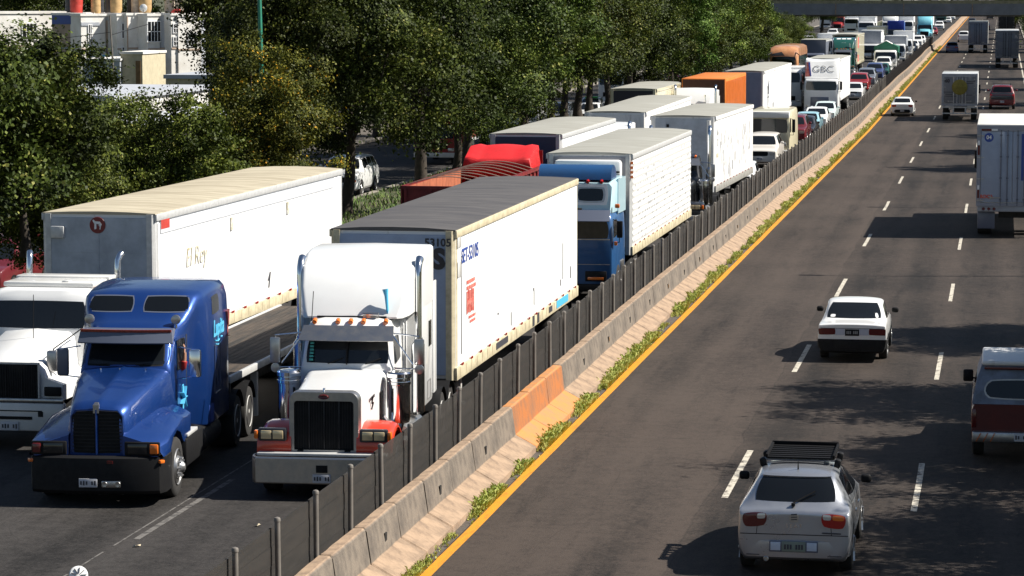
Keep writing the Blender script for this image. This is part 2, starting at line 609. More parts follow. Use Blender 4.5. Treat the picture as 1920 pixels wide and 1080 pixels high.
# ------------------------------------------------------------------ median: barrier blocks and fence
M_CONC = mat("barrier_concrete", (0.345, 0.24, 0.16), rough=0.9, var=0.6, vscale=2.9, col2=(0.19, 0.135, 0.095), var_lo=0.36, var_hi=0.60, bump=0.5, bscale=25)
M_CONCOR = mat("orange_painted_concrete", (0.53, 0.21, 0.055), rough=0.85, var=0.5, vscale=2.6, col2=(0.34, 0.19, 0.10), var_lo=0.36, var_hi=0.6, bump=0.4, bscale=25)
M_HOLE = mat("drain_hole", (0.012, 0.011, 0.010), rough=1)
M_WOODPLUG = mat("wooden_plug", (0.22, 0.13, 0.06), rough=0.9, var=0.3)
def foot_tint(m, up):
    """the upper wall is tinted darker and greyer than the salmon coloured foot"""
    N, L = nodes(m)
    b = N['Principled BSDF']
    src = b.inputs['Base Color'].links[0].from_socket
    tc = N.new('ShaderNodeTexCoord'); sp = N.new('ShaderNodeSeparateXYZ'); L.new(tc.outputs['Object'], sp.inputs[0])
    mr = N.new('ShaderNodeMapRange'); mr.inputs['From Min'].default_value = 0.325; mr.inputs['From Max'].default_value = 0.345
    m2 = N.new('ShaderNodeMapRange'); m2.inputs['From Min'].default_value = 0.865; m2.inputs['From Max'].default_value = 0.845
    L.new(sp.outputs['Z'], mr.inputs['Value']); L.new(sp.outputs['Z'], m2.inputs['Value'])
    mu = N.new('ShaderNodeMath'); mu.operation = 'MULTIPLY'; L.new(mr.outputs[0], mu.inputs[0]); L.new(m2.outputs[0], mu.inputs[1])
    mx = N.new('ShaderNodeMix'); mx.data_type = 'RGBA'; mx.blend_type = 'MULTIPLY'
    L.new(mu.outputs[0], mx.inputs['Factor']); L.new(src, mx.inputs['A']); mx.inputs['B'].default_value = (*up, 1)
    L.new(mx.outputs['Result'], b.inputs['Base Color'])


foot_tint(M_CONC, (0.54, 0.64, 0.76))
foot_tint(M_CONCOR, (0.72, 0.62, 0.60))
BL = 2.16
BX = -9.3


def wig(y):
    return 0.05 * math.sin(y * 0.045) + 0.03 * math.sin(y * 0.13 + 1.0)


def block_mesh(var):
    r = random.Random(var * 31 + 5)
    mb = MB()
    prof = [(0.46, 0.0), (0.46, 0.11), (0.06, 0.33), (-0.015, 0.845), (-0.05, 0.875), (-0.20, 0.875), (-0.235, 0.84), (-0.30, 0.33), (-0.45, 0.12), (-0.45, 0.0)]
    g = 0.02
    ys = [g, g + 0.03] + [BL * k / 6 for k in range(1, 6)] + [BL - g - 0.03, BL - g]
    rings = []
    for i, y in enumerate(ys):
        sh = 0.03 if i in (0, len(ys) - 1) else 0.0
        ring = []
        for k, (x, z) in enumerate(prof):
            jx = r.uniform(-0.006, 0.006)
            jz = r.uniform(-0.010, 0.004) if z > 0.8 else r.uniform(-0.004, 0.004)
            ring.append((x * (1 - sh * 1.5) + jx, y, max(0, z - sh + jz) if z > 0 else 0))
        rings.append(ring)
    mb.loft(rings)
    return mb.mesh("barrier_block", sharp=28)


BLOCKS = [block_mesh(v) for v in range(5)]
hole_mb = MB().box((0.028, BL * 0.52, 0.52), (0.03, 0.14, 0.15))
HOLE = hole_mb.mesh("drain_hole")
frame_mb = MB()
for dz in (-0.088, 0.088):
    frame_mb.box((0.033, BL * 0.52, 0.52 + dz), (0.02, 0.19, 0.025))
plug_mb = MB().box((0.034, BL * 0.52 + 0.02, 0.53), (0.05, 0.09, 0.10), 0.01)
PLUG = plug_mb.mesh("wooden_plug")
FR = frame_mb.mesh("hole_rim")
Y0B = 28.6
NB = 176
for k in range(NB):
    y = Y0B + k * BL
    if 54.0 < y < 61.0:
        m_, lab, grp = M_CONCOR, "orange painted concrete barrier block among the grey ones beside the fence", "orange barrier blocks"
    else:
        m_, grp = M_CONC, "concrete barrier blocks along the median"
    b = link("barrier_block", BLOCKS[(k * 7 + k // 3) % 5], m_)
    b.location = (BX + wig(y), y, gz(y) + 0.002)
    b.rotation_euler = (0.0062 if y > 190 else 0, 0, rnd.uniform(-0.004, 0.004))
    hole = k % 2 == 0
    plug = hole and (k % 10 in (4, 8)) and y > 50
    if m_ is M_CONCOR:
        hole = plug = False
    elif plug:
        lab = "grey concrete median block whose square drain hole holds a wooden plug"
    elif hole:
        lab = "grey concrete median block with an open black square drain hole"
    else:
        lab = "plain grey concrete median block without a drain hole"
    tag(b, lab, "barrier", grp)
    if hole and y < 260:
        link("drain_hole", HOLE, M_HOLE, b)
        if plug:
            link("wooden_plug", PLUG, M_WOODPLUG, b)
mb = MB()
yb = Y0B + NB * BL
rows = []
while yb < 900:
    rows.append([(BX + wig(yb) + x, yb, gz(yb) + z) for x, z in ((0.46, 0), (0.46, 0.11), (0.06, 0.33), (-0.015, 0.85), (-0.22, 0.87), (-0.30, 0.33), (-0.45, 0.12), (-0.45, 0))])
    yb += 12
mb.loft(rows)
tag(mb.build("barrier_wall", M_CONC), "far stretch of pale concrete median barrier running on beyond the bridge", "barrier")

# fence on the left edge of the barrier
M_BOARD = mat("dark_fence_board", (0.032, 0.027, 0.023), rough=0.9, var=0.35, vscale=3, col2=(0.018, 0.016, 0.014), bump=0.3, bscale=18, vmul=(1, 0.3, 3))
M_POST = mat("grey_steel_post", (0.20, 0.18, 0.16), rough=0.55, metal=0.2, var=0.3, vscale=8)
_N, _L = nodes(M_BOARD)          # fine dark mesh sheets: part of the light passes through
_t = _N.new('ShaderNodeBsdfTransparent'); _m = _N.new('ShaderNodeMixShader'); _m.inputs[0].default_value = 0.24
_L.new(_N['Principled BSDF'].outputs[0], _m.inputs[1]); _L.new(_t.outputs[0], _m.inputs[2]); _L.new(_m.outputs[0], _N['Material Output'].inputs['Surface'])
fence = thing("median_fence", "long dark board fence with grey steel posts standing behind the median barrier", "fence", (0, 0, 0))
FX = BX - 0.30
NP = NB
mb = MB()
for k in range(NP):
    y0 = Y0B + k * BL
    dz = rnd.uniform(-0.015, 0.015)
    xa, xb = FX - 0.05 + wig(y0), FX - 0.05 + wig(y0 + BL)
    g0, g1 = gz(y0), gz(y0 + BL)
    for q in range(4):
        z0, z1 = 0.60 + q * 0.268, 0.60 + q * 0.268 + 0.260
        off = 0.006 * (q % 2)
        mb.loft([[(xa - off, y0 + 0.02, g0 + z0), (xa - off, y0 + 0.02, g0 + z1 + (dz if q == 3 else 0)), (xa - 0.03 - off, y0 + 0.02, g0 + z1 + (dz if q == 3 else 0)), (xa - 0.03 - off, y0 + 0.02, g0 + z0)],
                 [(xb - off, y0 + BL - 0.02, g1 + z0), (xb - off, y0 + BL - 0.02, g1 + z1 + (dz if q == 3 else 0)), (xb - 0.03 - off, y0 + BL - 0.02, g1 + z1 + (dz if q == 3 else 0)), (xb - 0.03 - off, y0 + BL - 0.02, g1 + z0)]])
mb.build("fence_board", M_BOARD, fence)
POST = MB().lathe([(0.0, 0.040), (1.16, 0.040), (1.165, 0.047), (1.195, 0.047), (1.215, 0.038), (1.225, 0.012)], (0, 0, 0), 'Z', 12).mesh("post")
for k in range(100):
    y = Y0B + k * BL
    p = link("post", POST, M_POST, fence)
    p.location = (FX + 0.045 + wig(y), y, gz(y) + 0.60 + rnd.uniform(-0.02, 0.02))
    p.rotation_euler = (rnd.uniform(-0.012, 0.012), rnd.uniform(-0.012, 0.012), 0)
mb = MB()
for k in range(100, NP):
    y = Y0B + k * BL
    x = FX + 0.03 + wig(y)
    mb.bar((x, y, gz(y) + 0.6), (x, y, gz(y) + 1.8), 0.08)
far_posts = mb.build("post", M_POST, fence)
far_posts['kind'] = 'stuff'

# weeds between barrier and yellow line
M_WEED = mat("weed_green", (0.24, 0.34, 0.05), rough=0.7, var=0.5, vscale=2.0, col2=(0.60, 0.56, 0.19), var_lo=0.3, var_hi=0.7)
mb = MB()
r = random.Random(3)
y = 30.0
while y < 420:
    dens = max(0.0, noise.noise((0.0, y * 0.42, 3.1)) + 0.25) * 2.2
    step = 0.05 if y < 80 else (0.09 if y < 150 else 0.25)
    sc_ = 1.0 if y < 80 else (1.3 if y < 150 else 2.2)
    for _ in range(5 if dens > 0.05 else 1):
        if r.random() > dens + 0.10:
            continue
        x = r.gauss(BX + 0.54 + wig(y) * 0.5, 0.085)
        x = max(BX + 0.44, min(x, BX + 0.68))
        h = r.uniform(0.05, 0.19) * sc_ ** 0.5 * (0.5 + min(dens, 1) * 0.8)
        for _b in range(8):
            a = r.uniform(0, 2 * PI)
            l = h * r.uniform(0.5, 1.1)
            w = r.uniform(0.005, 0.011) * sc_
            dx, dy = math.cos(a) * l * 0.55, math.sin(a) * l * 0.6
            yy = y + r.uniform(-0.06, 0.06)
            px, py = -math.sin(a) * w, math.cos(a) * w
            g = gz(yy) + 0.002
            v = [mb.bm.verts.new(q) for q in ((x - px, yy - py, g), (x + px, yy + py, g), (x + dx * 0.6 + px, yy + dy * 0.6 + py, g + l * 0.75), (x + dx, yy + dy, g + l * 0.85), (x + dx * 0.6 - px, yy + dy * 0.6 - py, g + l * 0.75))]
            mb.bm.faces.new(v)
    y += step
tag(mb.build("grass", M_WEED, smooth=False, recalc=False), "weedy green grass tufts growing between the barrier and the yellow line", "grass", kind="stuff")
# soil along the barrier foot
M_GRIT = mat("grit", (0.12, 0.10, 0.08), rough=1, var=0.6, vscale=9, col2=(0.05, 0.042, 0.036))
strip("grit_strip", BX + 0.38, BX + 0.66, 0.003, M_GRIT)

# grass on the left verge
M_VERGE = mat("verge_grass", (0.07, 0.16, 0.025), rough=0.8, var=0.5, vscale=0.5, col2=(0.16, 0.20, 0.05))
mb = MB()
for _ in range(14000):
    y = 60 + (r.random() ** 1.5) * 200
    x = r.uniform(-27.3, -23.4)
    h = r.uniform(0.08, 0.3)
    a = r.uniform(0, 2 * PI)
    w = 0.03
    g = gz(y) + 0.10
    dx, dy = math.cos(a), math.sin(a)
    v = [mb.bm.verts.new(q) for q in ((x - dy * w, y + dx * w, g), (x + dy * w, y - dx * w, g), (x + dx * h * 0.6, y + dy * h * 0.6, g + h))]
    mb.bm.faces.new(v)
tag(mb.build("grass", M_VERGE, smooth=False, recalc=False), "green grass covering the verge under the roadside trees", "grass", kind="stuff")

# ------------------------------------------------------------------ road bridge far away
M_BRIDGE = mat("bridge_concrete", (0.20, 0.205, 0.22), rough=0.9, var=0.25, vscale=0.6, col2=(0.15, 0.155, 0.165))
M_BRAIL = mat("bridge_rail", (0.30, 0.27, 0.16), rough=0.8, var=0.4, vscale=2)
BY = 388
bridge = thing("bridge", "grey concrete road bridge crossing high above all the lanes far away", "bridge", (0, BY, 0))
MB().prism([(0, 6.25), (0, 7.75), (9, 7.75), (9, 6.25), (8.2, 6.05), (0.8, 6.05)], -60, 60, 'X').build("deck", M_BRIDGE, bridge)
mb = MB()
for x in range(-58, 60, 9):
    mb.box((x, -0.02, 7.0), (0.12, 0.05, 1.5))
mb.build("joint", M_CONC, bridge)
for yy in (0.15, 8.85):
    mb = MB()
    mb.box((0, yy, 7.95), (120, 0.22, 0.4))
    for x in range(-60, 61, 2):
        mb.box((x, yy, 8.4), (0.12, 0.12, 0.6))
    mb.box((0, yy, 8.7), (120, 0.14, 0.12))
    mb.build("railing", M_BRAIL, bridge)
for x in (-30, 14):
    MB().box((x, 4.5, 3.2), (1.6, 6, 6.4), 0.1).build("pier", M_BRIDGE, bridge)
# ------------------------------------------------------------------ trees
import numpy as np


def leaf_mat(name, dark, mid, light, accent=None, afrac=0.03):
    m = bpy.data.materials.new(name)
    m.use_nodes = True
    N, L = nodes(m)
    b = N['Principled BSDF']
    b.inputs['Roughness'].default_value = 0.55
    b.inputs['Specular IOR Level'].default_value = 0.14
    at = N.new('ShaderNodeAttribute')
    at.attribute_name = 'leaf'
    rp = N.new('ShaderNodeValToRGB')
    e = rp.color_ramp.elements
    e[0].position = 0.0; e[0].color = (*dark, 1)
    e[1].position = 0.93; e[1].color = (*light, 1)
    k = e.new(0.5); k.color = (*mid, 1)
    k = e.new(1.0 - afrac); k.color = (*(accent or light), 1)
    L.new(at.outputs['Fac'], rp.inputs['Fac'])
    oi = N.new('ShaderNodeObjectInfo')
    hs = N.new('ShaderNodeHueSaturation')
    mr = N.new('ShaderNodeMapRange'); mr.inputs['To Min'].default_value = 0.75; mr.inputs['To Max'].default_value = 1.2
    L.new(oi.outputs['Random'], mr.inputs['Value']); L.new(mr.outputs[0], hs.inputs['Value'])
    mr2 = N.new('ShaderNodeMapRange'); mr2.inputs['To Min'].default_value = 0.485; mr2.inputs['To Max'].default_value = 0.515
    L.new(oi.outputs['Random'], mr2.inputs['Value']); L.new(mr2.outputs[0], hs.inputs['Hue'])
    L.new(rp.outputs[0], hs.inputs['Color'])
    L.new(hs.outputs[0], b.inputs['Base Color'])
    tr = N.new('ShaderNodeBsdfTranslucent')
    L.new(hs.outputs[0], tr.inputs['Color'])
    mx = N.new('ShaderNodeMixShader'); mx.inputs[0].default_value = 0.12
    L.new(b.outputs[0], mx.inputs[1]); L.new(tr.outputs[0], mx.inputs[2])
    L.new(mx.outputs[0], N['Material Output'].inputs['Surface'])
    return m


L_DARK = leaf_mat("dark_leaves", (0.013, 0.019, 0.004), (0.044, 0.062, 0.010), (0.125, 0.150, 0.024), (0.26, 0.25, 0.07))
L_MID = leaf_mat("green_leaves", (0.020, 0.032, 0.005), (0.075, 0.108, 0.014), (0.190, 0.230, 0.035), (0.32, 0.32, 0.09))
L_GOLD = leaf_mat("golden_leaves", (0.024, 0.030, 0.005), (0.070, 0.072, 0.010), (0.165, 0.140, 0.018), (0.46, 0.22, 0.02), 0.035)
L_BRIGHT = leaf_mat("bright_leaves", (0.045, 0.085, 0.015), (0.095, 0.18, 0.030), (0.17, 0.27, 0.05), (0.30, 0.36, 0.10))
M_BARK = mat("bark", (0.060, 0.046, 0.034), rough=0.95, var=0.5, vscale=4, col2=(0.028, 0.022, 0.017), bump=0.8, bscale=14)


def crown_mesh(seed, rx, ry, rz, n, leaf, lobes=11, tufts=170):
    g = np.random.default_rng(seed)
    # lobes on an ellipsoid, tufts on the lobes, leaves in the tufts
    lc = []
    for i in range(lobes):
        a = 2 * math.pi * (i * 0.618 + g.uniform(0, 0.2))
        h = -0.75 + 1.65 * (i + 0.5) / lobes
        q = math.sqrt(max(0.08, 1 - h * h * 0.9)) * g.uniform(0.45, 0.72)
        lc.append((math.cos(a) * q, math.sin(a) * q, h * 0.72, g.uniform(0.30, 0.48)))
    lc.append((0, 0, 0.05, 0.55))
    lc = np.array(lc)
    w = lc[:, 3] ** 2
    idx = g.choice(len(lc), tufts, p=w / w.sum())
    d = g.normal(size=(tufts, 3))
    d[:, 2] = d[:, 2] * 0.9 + 0.12
    d /= np.linalg.norm(d, axis=1)[:, None]
    rad = lc[idx, 3][:, None] * g.uniform(0.80, 1.12, (tufts, 1))
    tc = (lc[idx, :3] + d * rad) * np.array([rx, ry, rz])
    tshade = g.uniform(-0.32, 0.30, tufts)
    tsize = g.uniform(0.6, 1.3, tufts)
    # leaves
    ti = g.integers(0, tufts, n)
    sp = np.array([0.30, 0.30, 0.20]) * (rx / 3.6)
    p = tc[ti] + g.normal(size=(n, 3)) * sp * tsize[ti][:, None]
    p[:, 2] -= 0.12 * (np.abs(g.normal(size=n)))
    td = d + 0.7 * g.normal(size=(tufts, 3))
    nrm = 0.75 * g.normal(size=(n, 3)) + np.array([0, 0, 0.6]) + 0.8 * td[ti]
    nrm /= np.linalg.norm(nrm, axis=1)[:, None]
    t = g.normal(size=(n, 3))
    t -= nrm * (t * nrm).sum(1)[:, None]
    t /= np.linalg.norm(t, axis=1)[:, None]
    s = np.cross(nrm, t)
    l = leaf * g.uniform(0.7, 1.35, n)[:, None]
    wd = l * g.uniform(0.26, 0.42, n)[:, None]
    v = np.stack([p - t * l * 0.5, p + s * wd - t * l * 0.05 + nrm * l * 0.06, p + t * l * 0.5 - nrm * l * 0.08, p - s * wd - t * l * 0.05 + nrm * l * 0.06], 1).reshape(-1, 3)
    me = bpy.data.meshes.new("crown")
    me.vertices.add(4 * n)
    me.vertices.foreach_set("co", v.astype(np.float32).ravel())
    me.loops.add(4 * n)
    me.loops.foreach_set("vertex_index", np.arange(4 * n, dtype=np.int32))
    me.polygons.add(n)
    me.polygons.foreach_set("loop_start", np.arange(0, 4 * n, 4, dtype=np.int32))
    me.update(calc_edges=True)
    at = me.attributes.new("leaf", 'FLOAT', 'FACE')
    val = np.clip(0.42 + tshade[ti] + g.normal(size=n) * 0.20, 0, 1)
    at.data.foreach_set("value", val.astype(np.float32))
    me.materials.append(None)
    return me, tc


def trunk_mesh(seed, h, r0, tc, rz, lean=0.3):
    rr = random.Random(seed)
    mb = MB()
    top = Vector((rr.uniform(-lean, lean), rr.uniform(-lean, lean), h))
    pts = [Vector((0, 0, -0.2)), Vector((0.02, 0, 0.3)), top * 0.45 + Vector((rr.uniform(-.12, .12), rr.uniform(-.12, .12), 0)), top]
    mb.tube(pts, [r0 * 1.5, r0 * 1.05, r0 * 0.85, r0 * 0.65], 10)
    for k in range(7):
        c = Vector(tc[rr.randrange(len(tc))]) * 0.8 + Vector((0, 0, h + rz * 0.78))
        st = pts[2].lerp(top, rr.uniform(0.5, 1.0))
        mid = st.lerp(c, 0.5) + Vector((rr.uniform(-.3, .3), rr.uniform(-.3, .3), rr.uniform(0.0, .4)))
        mb.tube([st, mid, c], [r0 * 0.5, r0 * 0.3, r0 * 0.08], 7)
    return mb.mesh("trunk", sharp=60)


TREE_KINDS = []
for i, (rx, ry, rz, th, n, lf, r0) in enumerate([
        (4.3, 4.3, 4.0, 1.5, 68000, 0.122, 0.22),     # 0 broad
        (3.4, 3.5, 3.9, 1.5, 52000, 0.12, 0.19),     # 1 medium
        (3.0, 2.9, 2.9, 1.3, 36000, 0.115, 0.14),     # 2 small
        (3.9, 3.7, 4.8, 1.9, 60000, 0.125, 0.24),     # 3 tall
        (3.3, 3.3, 5.6, 1.7, 44000, 0.16, 0.20),     # 4 poplar-like
]):
    cm, tc = crown_mesh(100 + i, rx, ry, rz, n, lf, lobes=11 + (i % 3) * 2, tufts=210 + 25 * (i % 3))
    tm = trunk_mesh(40 + i, th + rz * 0.35, r0, tc, rz * 0.62)
    TREE_KINDS.append((cm, tm, th + rz * 0.92, r0))


def tree(kind, x, y, m, label, sc=1.0, rz=None, group=None, z=None, scz=None):
    cm, tm, cz, r0 = TREE_KINDS[kind]
    t = thing("tree", label, "tree", (x, y, (gz(y) + 0.1) if z is None else z), rnd.uniform(0, 6.28) if rz is None else rz, group)
    t.scale = (sc, sc, scz or sc)
    c = link("crown", cm, m, t)
    c.location = (0, 0, cz)
    link("trunk", tm, M_BARK, t)
    return t


GT = "trees on the left verge"
tree(0, -27.4, 69.5, L_DARK, "tall dark green tree at the left edge of the picture beside the dark red car", 0.98, 0.3, GT)
tree(1, -25.8, 76.0, L_MID, "mid green tree between the tall left edge tree and the gap with the houses", 0.66, 1.0, GT)
tree(2, -24.6, 70.5, L_DARK, "dark low tree right behind the cream roofed trailer at the left", 0.85, 4.0, GT, 2.3)
tree(2, -25.6, 86.5, L_MID, "low bushy green tree in front of the white houses", 0.88, 2.0, GT)
tree(2, -29.3, 90.5, L_MID, "small light green tree just below the white house fronts", 0.85, 5.0, GT)
tree(2, -26.6, 92.5, L_DARK, "dark bushy tree filling the space left of the golden brown one", 0.62, 1.2, GT)
tree(1, -25.7, 99.0, L_GOLD, "golden brown autumn tree by the green lamp post", 0.80, 0.7, GT, None, 0.84)
tree(2, -25.7, 97.2, L_GOLD, "smaller yellowing tree in front of the golden brown one", 0.72, 3.7, GT)
tree(0, -25.7, 112.0, L_DARK, "dark tree with a bare forked trunk rising behind the cream roofed trailer", 1.15, 4.2, GT)
tree(3, -27.2, 108.5, L_DARK, "tall dark tree closing the view between the golden tree and the forked one", 0.82, 2.2, GT, None, 1.05)
tree(0, -29.8, 118.5, L_DARK, "broad dark crown behind the forked tree trunk", 1.05, 2.9, GT, 2.2)
tree(3, -25.6, 126.5, L_DARK, "tall dark tree with a thick trunk beside the red open trailer", 1.2, 1.9, GT)
tree(0, -25.4, 133.8, L_DARK, "broad low crown hanging over the red tarp", 0.98, 3.3, GT)
tree(0, -26.2, 141.0, L_DARK, "broad dark tree above the white and grey side road vehicles", 1.18, 5.1, GT)
for k, (y, kd, s) in enumerate([(150, 1, 1.2), (157, 3, 1.1), (164, 1, 1.2), (171, 0, 1.05), (178, 1, 1.25), (186, 0, 1.0), (194, 3, 1.0), (202, 1, 1.2), (210, 0, 1.0)]):
    tree(kd, -26.0 + rnd.uniform(-.5, .5), y, L_DARK if k != 1 else L_MID, "dark green roadside tree in the unbroken row behind the middle of the jam", s, None, GT, 1.5 if 152 < y < 205 else None)
tree(4, -25.2, 222.0, L_BRIGHT, "bright light green tree standing out in the row before the bridge", 1.12, 2.2, GT)
tree(3, -26.5, 238, L_BRIGHT, "second bright green tree half behind the brightest one", 1.0, 0.2, GT)
for k, (y, kd, s) in enumerate([(230, 0, 0.95), (247, 1, 1.25), (256, 0, 1.0), (266, 1, 1.2), (276, 3, 0.95), (288, 0, 0.95), (300, 1, 0.72), (311, 0, 0.66), (322, 1, 0.72), (334, 0, 0.62), (346, 1, 0.66), (362, 0, 0.58)]):
    tree(kd, -25.6 + rnd.uniform(-.4, .6), y, L_DARK if k % 2 == 0 else L_MID, "green roadside tree in the farthest part of the row just before the bridge", s, None, GT)
# second row over the side road and beyond
for k, (x, y, kd, s) in enumerate([(-38, 174, 0, 1.1), (-42.5, 188, 3, 1.1), (-43, 195, 0, 1.15), (-48, 215, 3, 1.2), (-42, 236, 0, 1.1), (-41, 262, 3, 1.1), (-43, 292, 0, 1.2), (-40, 326, 3, 1.0), (-42, 355, 0, 1.1)]):
    tree(kd, x, y, L_DARK, "dark tree standing beyond the side road and glimpsed between the nearer crowns", s, None, "trees beyond the side road")
for k, (x, y, kd, s) in enumerate([(-62, 262, 3, 1.5), (-54, 248, 0, 1.5), (-47, 244, 3, 1.4), (-88, 262, 0, 1.7), (-75, 268, 3, 1.7), (-104, 250, 3, 1.6)]):
    tree(kd, x, y, L_DARK, "tall dark tree rising behind the white houses", s, None, "trees behind the houses")
# beyond the bridge
for k in range(16):
    x = -34 + k * 4.2 if k < 5 else 2 + (k - 5) * 4.5
    y = 470 + (k * 37) % 130
    if k < 5:
        x = -50 + k * 5.0
    tree((k * 2) % 4, x, y, L_MID if k % 3 else L_DARK, "distant green tree seen above the bridge railing", 1.3, None, "trees beyond the bridge")
for k in range(12):
    tree((0, 3)[k % 2], -40 + k * 6.5, 780 + (k * 53) % 90, L_MID, "faraway tree at the end of the road above the bridge", 2.0, None, "trees at the end of the road")
# right verge: their shade falls across the open lanes
GR = "trees on the right verge"
for k, (x, y, kd, s) in enumerate([(8.5, 48.8, 0, 1.03), (8.1, 44.3, 1, 1.08), (6.4, 55.5, 1, 1.06), (5.5, 63.5, 1, 1.06), (5.8, 75.6, 3, 0.85), (6.4, 150, 0, 1.0), (5.8, 166, 3, 0.85), (6.4, 184, 0, 0.9), (5.8, 205, 1, 1.0), (6.4, 232, 0, 0.9), (6.1, 262, 3, 0.8), (6.4, 290, 0, 0.9), (6.0, 322, 1, 1.0), (6.4, 350, 0, 0.9)]):
    tree(kd, x, y, L_MID, "leafy tree on the right verge shading the open lanes", s, None, GR)
for k, (x, y, kd, s) in enumerate([(6.6, 410, 0, 1.0), (6.2, 440, 3, 1.0), (6.8, 475, 0, 1.1)]):
    tree(kd, x, y, L_DARK, "dark tree on the right verge just beyond the bridge", s, None, GR)

# ------------------------------------------------------------------ lamp posts
M_GREENPOLE = mat("green_painted_steel", (0.02, 0.22, 0.14), rough=0.45, var=0.2)
def lamp_post(x, y, label, m, h=11.0, arm=2.2, dirx=1, lean=0.0, group=None):
    t = thing("lamp_post", label, "lamp post", (x, y, gz(y)), 0, group)
    t.rotation_euler = (0, lean, 0)
    MB().tube([(0, 0, 0), (0, 0, h * .5), (0, 0, h)], [0.11, 0.085, 0.065], 12).build("pole", m, t)
    MB().tube([(0, 0, h - 0.02), (dirx * arm * .5, 0, h + 0.45), (dirx * arm, 0, h + 0.5)], [0.05, 0.045, 0.04], 8).build("arm", m, t)
    MB().box((dirx * (arm + 0.3), 0, h + 0.48), (0.75, 0.28, 0.14), 0.05).build("lamp_head", M_ALU, t)
    return t


lamp_post(-26.35, 101.7, "green painted lamp post rising out of the golden brown tree", M_GREENPOLE, 12, 2.2, 1, -0.02)
lamp_post(5.2, 92.6, "grey lamp post on the right verge casting a thin shadow over the lanes", M_POST, 8.8, 1.6, -1, 0, "lamp posts on the right verge")
lamp_post(5.2, 122.5, "grey lamp post on the right verge casting a thin shadow over the lanes", M_POST, 8.0, 1.6, -1, 0, "lamp posts on the right verge")
lamp_post(5.2, 236.0, "grey lamp post on the right verge casting a thin shadow over the lanes", M_POST, 13.5, 1.6, -1, 0, "lamp posts on the right verge")
lamp_post(5.2, 276.0, "grey lamp post on the right verge casting a thin shadow over the lanes", M_POST, 14.5, 1.6, -1, 0, "lamp posts on the right verge")

# ------------------------------------------------------------------ houses on the left
M_HW = mat("white_house_wall", (0.74, 0.73, 0.70), rough=0.9, var=0.15, vscale=0.8, col2=(0.60, 0.57, 0.52))
M_HT = mat("tan_house_wall", (0.44, 0.33, 0.25), rough=0.9, var=0.25, vscale=0.7, col2=(0.34, 0.26, 0.20))
M_HG = mat("grey_house_wall", (0.40, 0.42, 0.46), rough=0.9, var=0.15, vscale=1)
M_HB = mat("blue_band_paint", (0.08, 0.12, 0.32), rough=0.7)
M_HC = mat("cyan_wall_paint", (0.10, 0.48, 0.66), rough=0.7)
M_HY = mat("yellow_house_wall", (0.52, 0.46, 0.32), rough=0.9, var=0.2)
M_FRAME = mat("white_window_frame", (0.7, 0.7, 0.7), rough=0.5)
M_TANKR = mat("red_tank_plastic", (0.50, 0.045, 0.03), rough=0.5, var=0.2)
M_TANKT = mat("tan_tank_plastic", (0.55, 0.36, 0.16), rough=0.6, var=0.3)
M_TANKB = mat("black_tank_plastic", (0.03, 0.03, 0.035), rough=0.5)
M_TANKW = mat("pale_tank_cement", (0.60, 0.52, 0.42), rough=0.8, var=0.4, vscale=3)


def hpt(px, y=218.0):
    """x of a picture column on the houses' front"""
    k = (1881 - px) / 5400
    return -k * y * 0.986 / (1 - 0.167 * k)


def house(px0, px1, ztop, m, label, side=None, depth=9, yf=216.0, bands=(), wins=(), floors=True, rz=0.0):
    x0, x1 = hpt(px0), hpt(px1)
    w = x1 - x0
    t = thing("house", label, "house", ((x0 + x1) / 2, yf, 0), rz, "houses on the left")
    if rz:
        w = w / math.cos(rz) * 1.02
    MB().box((0, depth / 2, ztop / 2), (w, depth, ztop)).build("wall", m, t)
    MB().box((0, depth / 2, ztop + 0.08), (w + 0.16, depth + 0.16, 0.18)).build("roof", M_HW, t)
    if floors:
        MB().box((0, -0.02, ztop - 2.55), (w - 0.02, 0.06, 0.12)).build("string_course", M_HT if m is not M_HT else M_HG, t)
    for (a, b, z0, z1, mm) in bands:
        MB().box(((a + b) / 2 * w, -0.03, (z0 + z1) / 2), ((b - a) * w, 0.08, z1 - z0)).build("band", mm, t)
    for (cx, z, ww, hh) in wins:
        f = MB().box((cx * w, -0.03, z), (ww + 0.16, 0.10, hh + 0.16)).build("window", M_FRAME, t)
        g = MB().box((cx * w, -0.075, z), (ww, 0.03, hh)).build("pane", M_GLASS, f)
        mb = MB()
        n = max(1, int(ww / 0.35))
        for k in range(1, n + 1):
            mb.box((cx * w - ww / 2 + ww * k / (n + 1), -0.10, z), (0.05, 0.03, hh))
        mb.box((cx * w, -0.10, z), (ww, 0.03, 0.05))
        mb.build("bar", M_FRAME, f)
    return t


house(-60, 150, 7.4, M_HW, "pale house mostly hidden by the tall left edge tree", wins=((0.2, 6.0, 1.2, 1.2),), rz=R(48), depth=4)
house(150, 211, 7.3, M_HT, "tan rendered house with a deep blue parapet band", bands=((-0.5, 0.5, 6.6, 7.28, M_HB),), yf=215.5)
house(211, 243, 7.25, M_HW, "narrow white house with a slit window and cyan paint below", wins=((-0.14, 5.9, 0.22, 1.3),), bands=((0.16, 0.5, 0.5, 4.2, M_HC), (-0.5, 0.25, 6.5, 6.75, M_HG)), yf=215.2, rz=R(48), depth=4)
house(243, 270, 7.2, M_HT, "small tan house front between two white ones", bands=((-0.5, 0.5, 6.9, 7.15, M_HG),), yf=216.2)
house(270, 287, 7.25, M_HW, "slim white house with two small dark windows", wins=((0.0, 6.1, 0.3, 1.1), (0.0, 4.6, 0.3, 0.4)), yf=215.7, rz=R(48), depth=4)
house(287, 312, 7.3, M_HW, "plain bright white house front beside a grey blue panel", yf=216.0, bands=((-0.5, -0.45, 2.0, 7.2, M_HT),), rz=R(48), depth=4)
house(312, 327, 7.3, M_HG, "narrow blue grey house panel right of the plain white front", yf=216.5, floors=False)
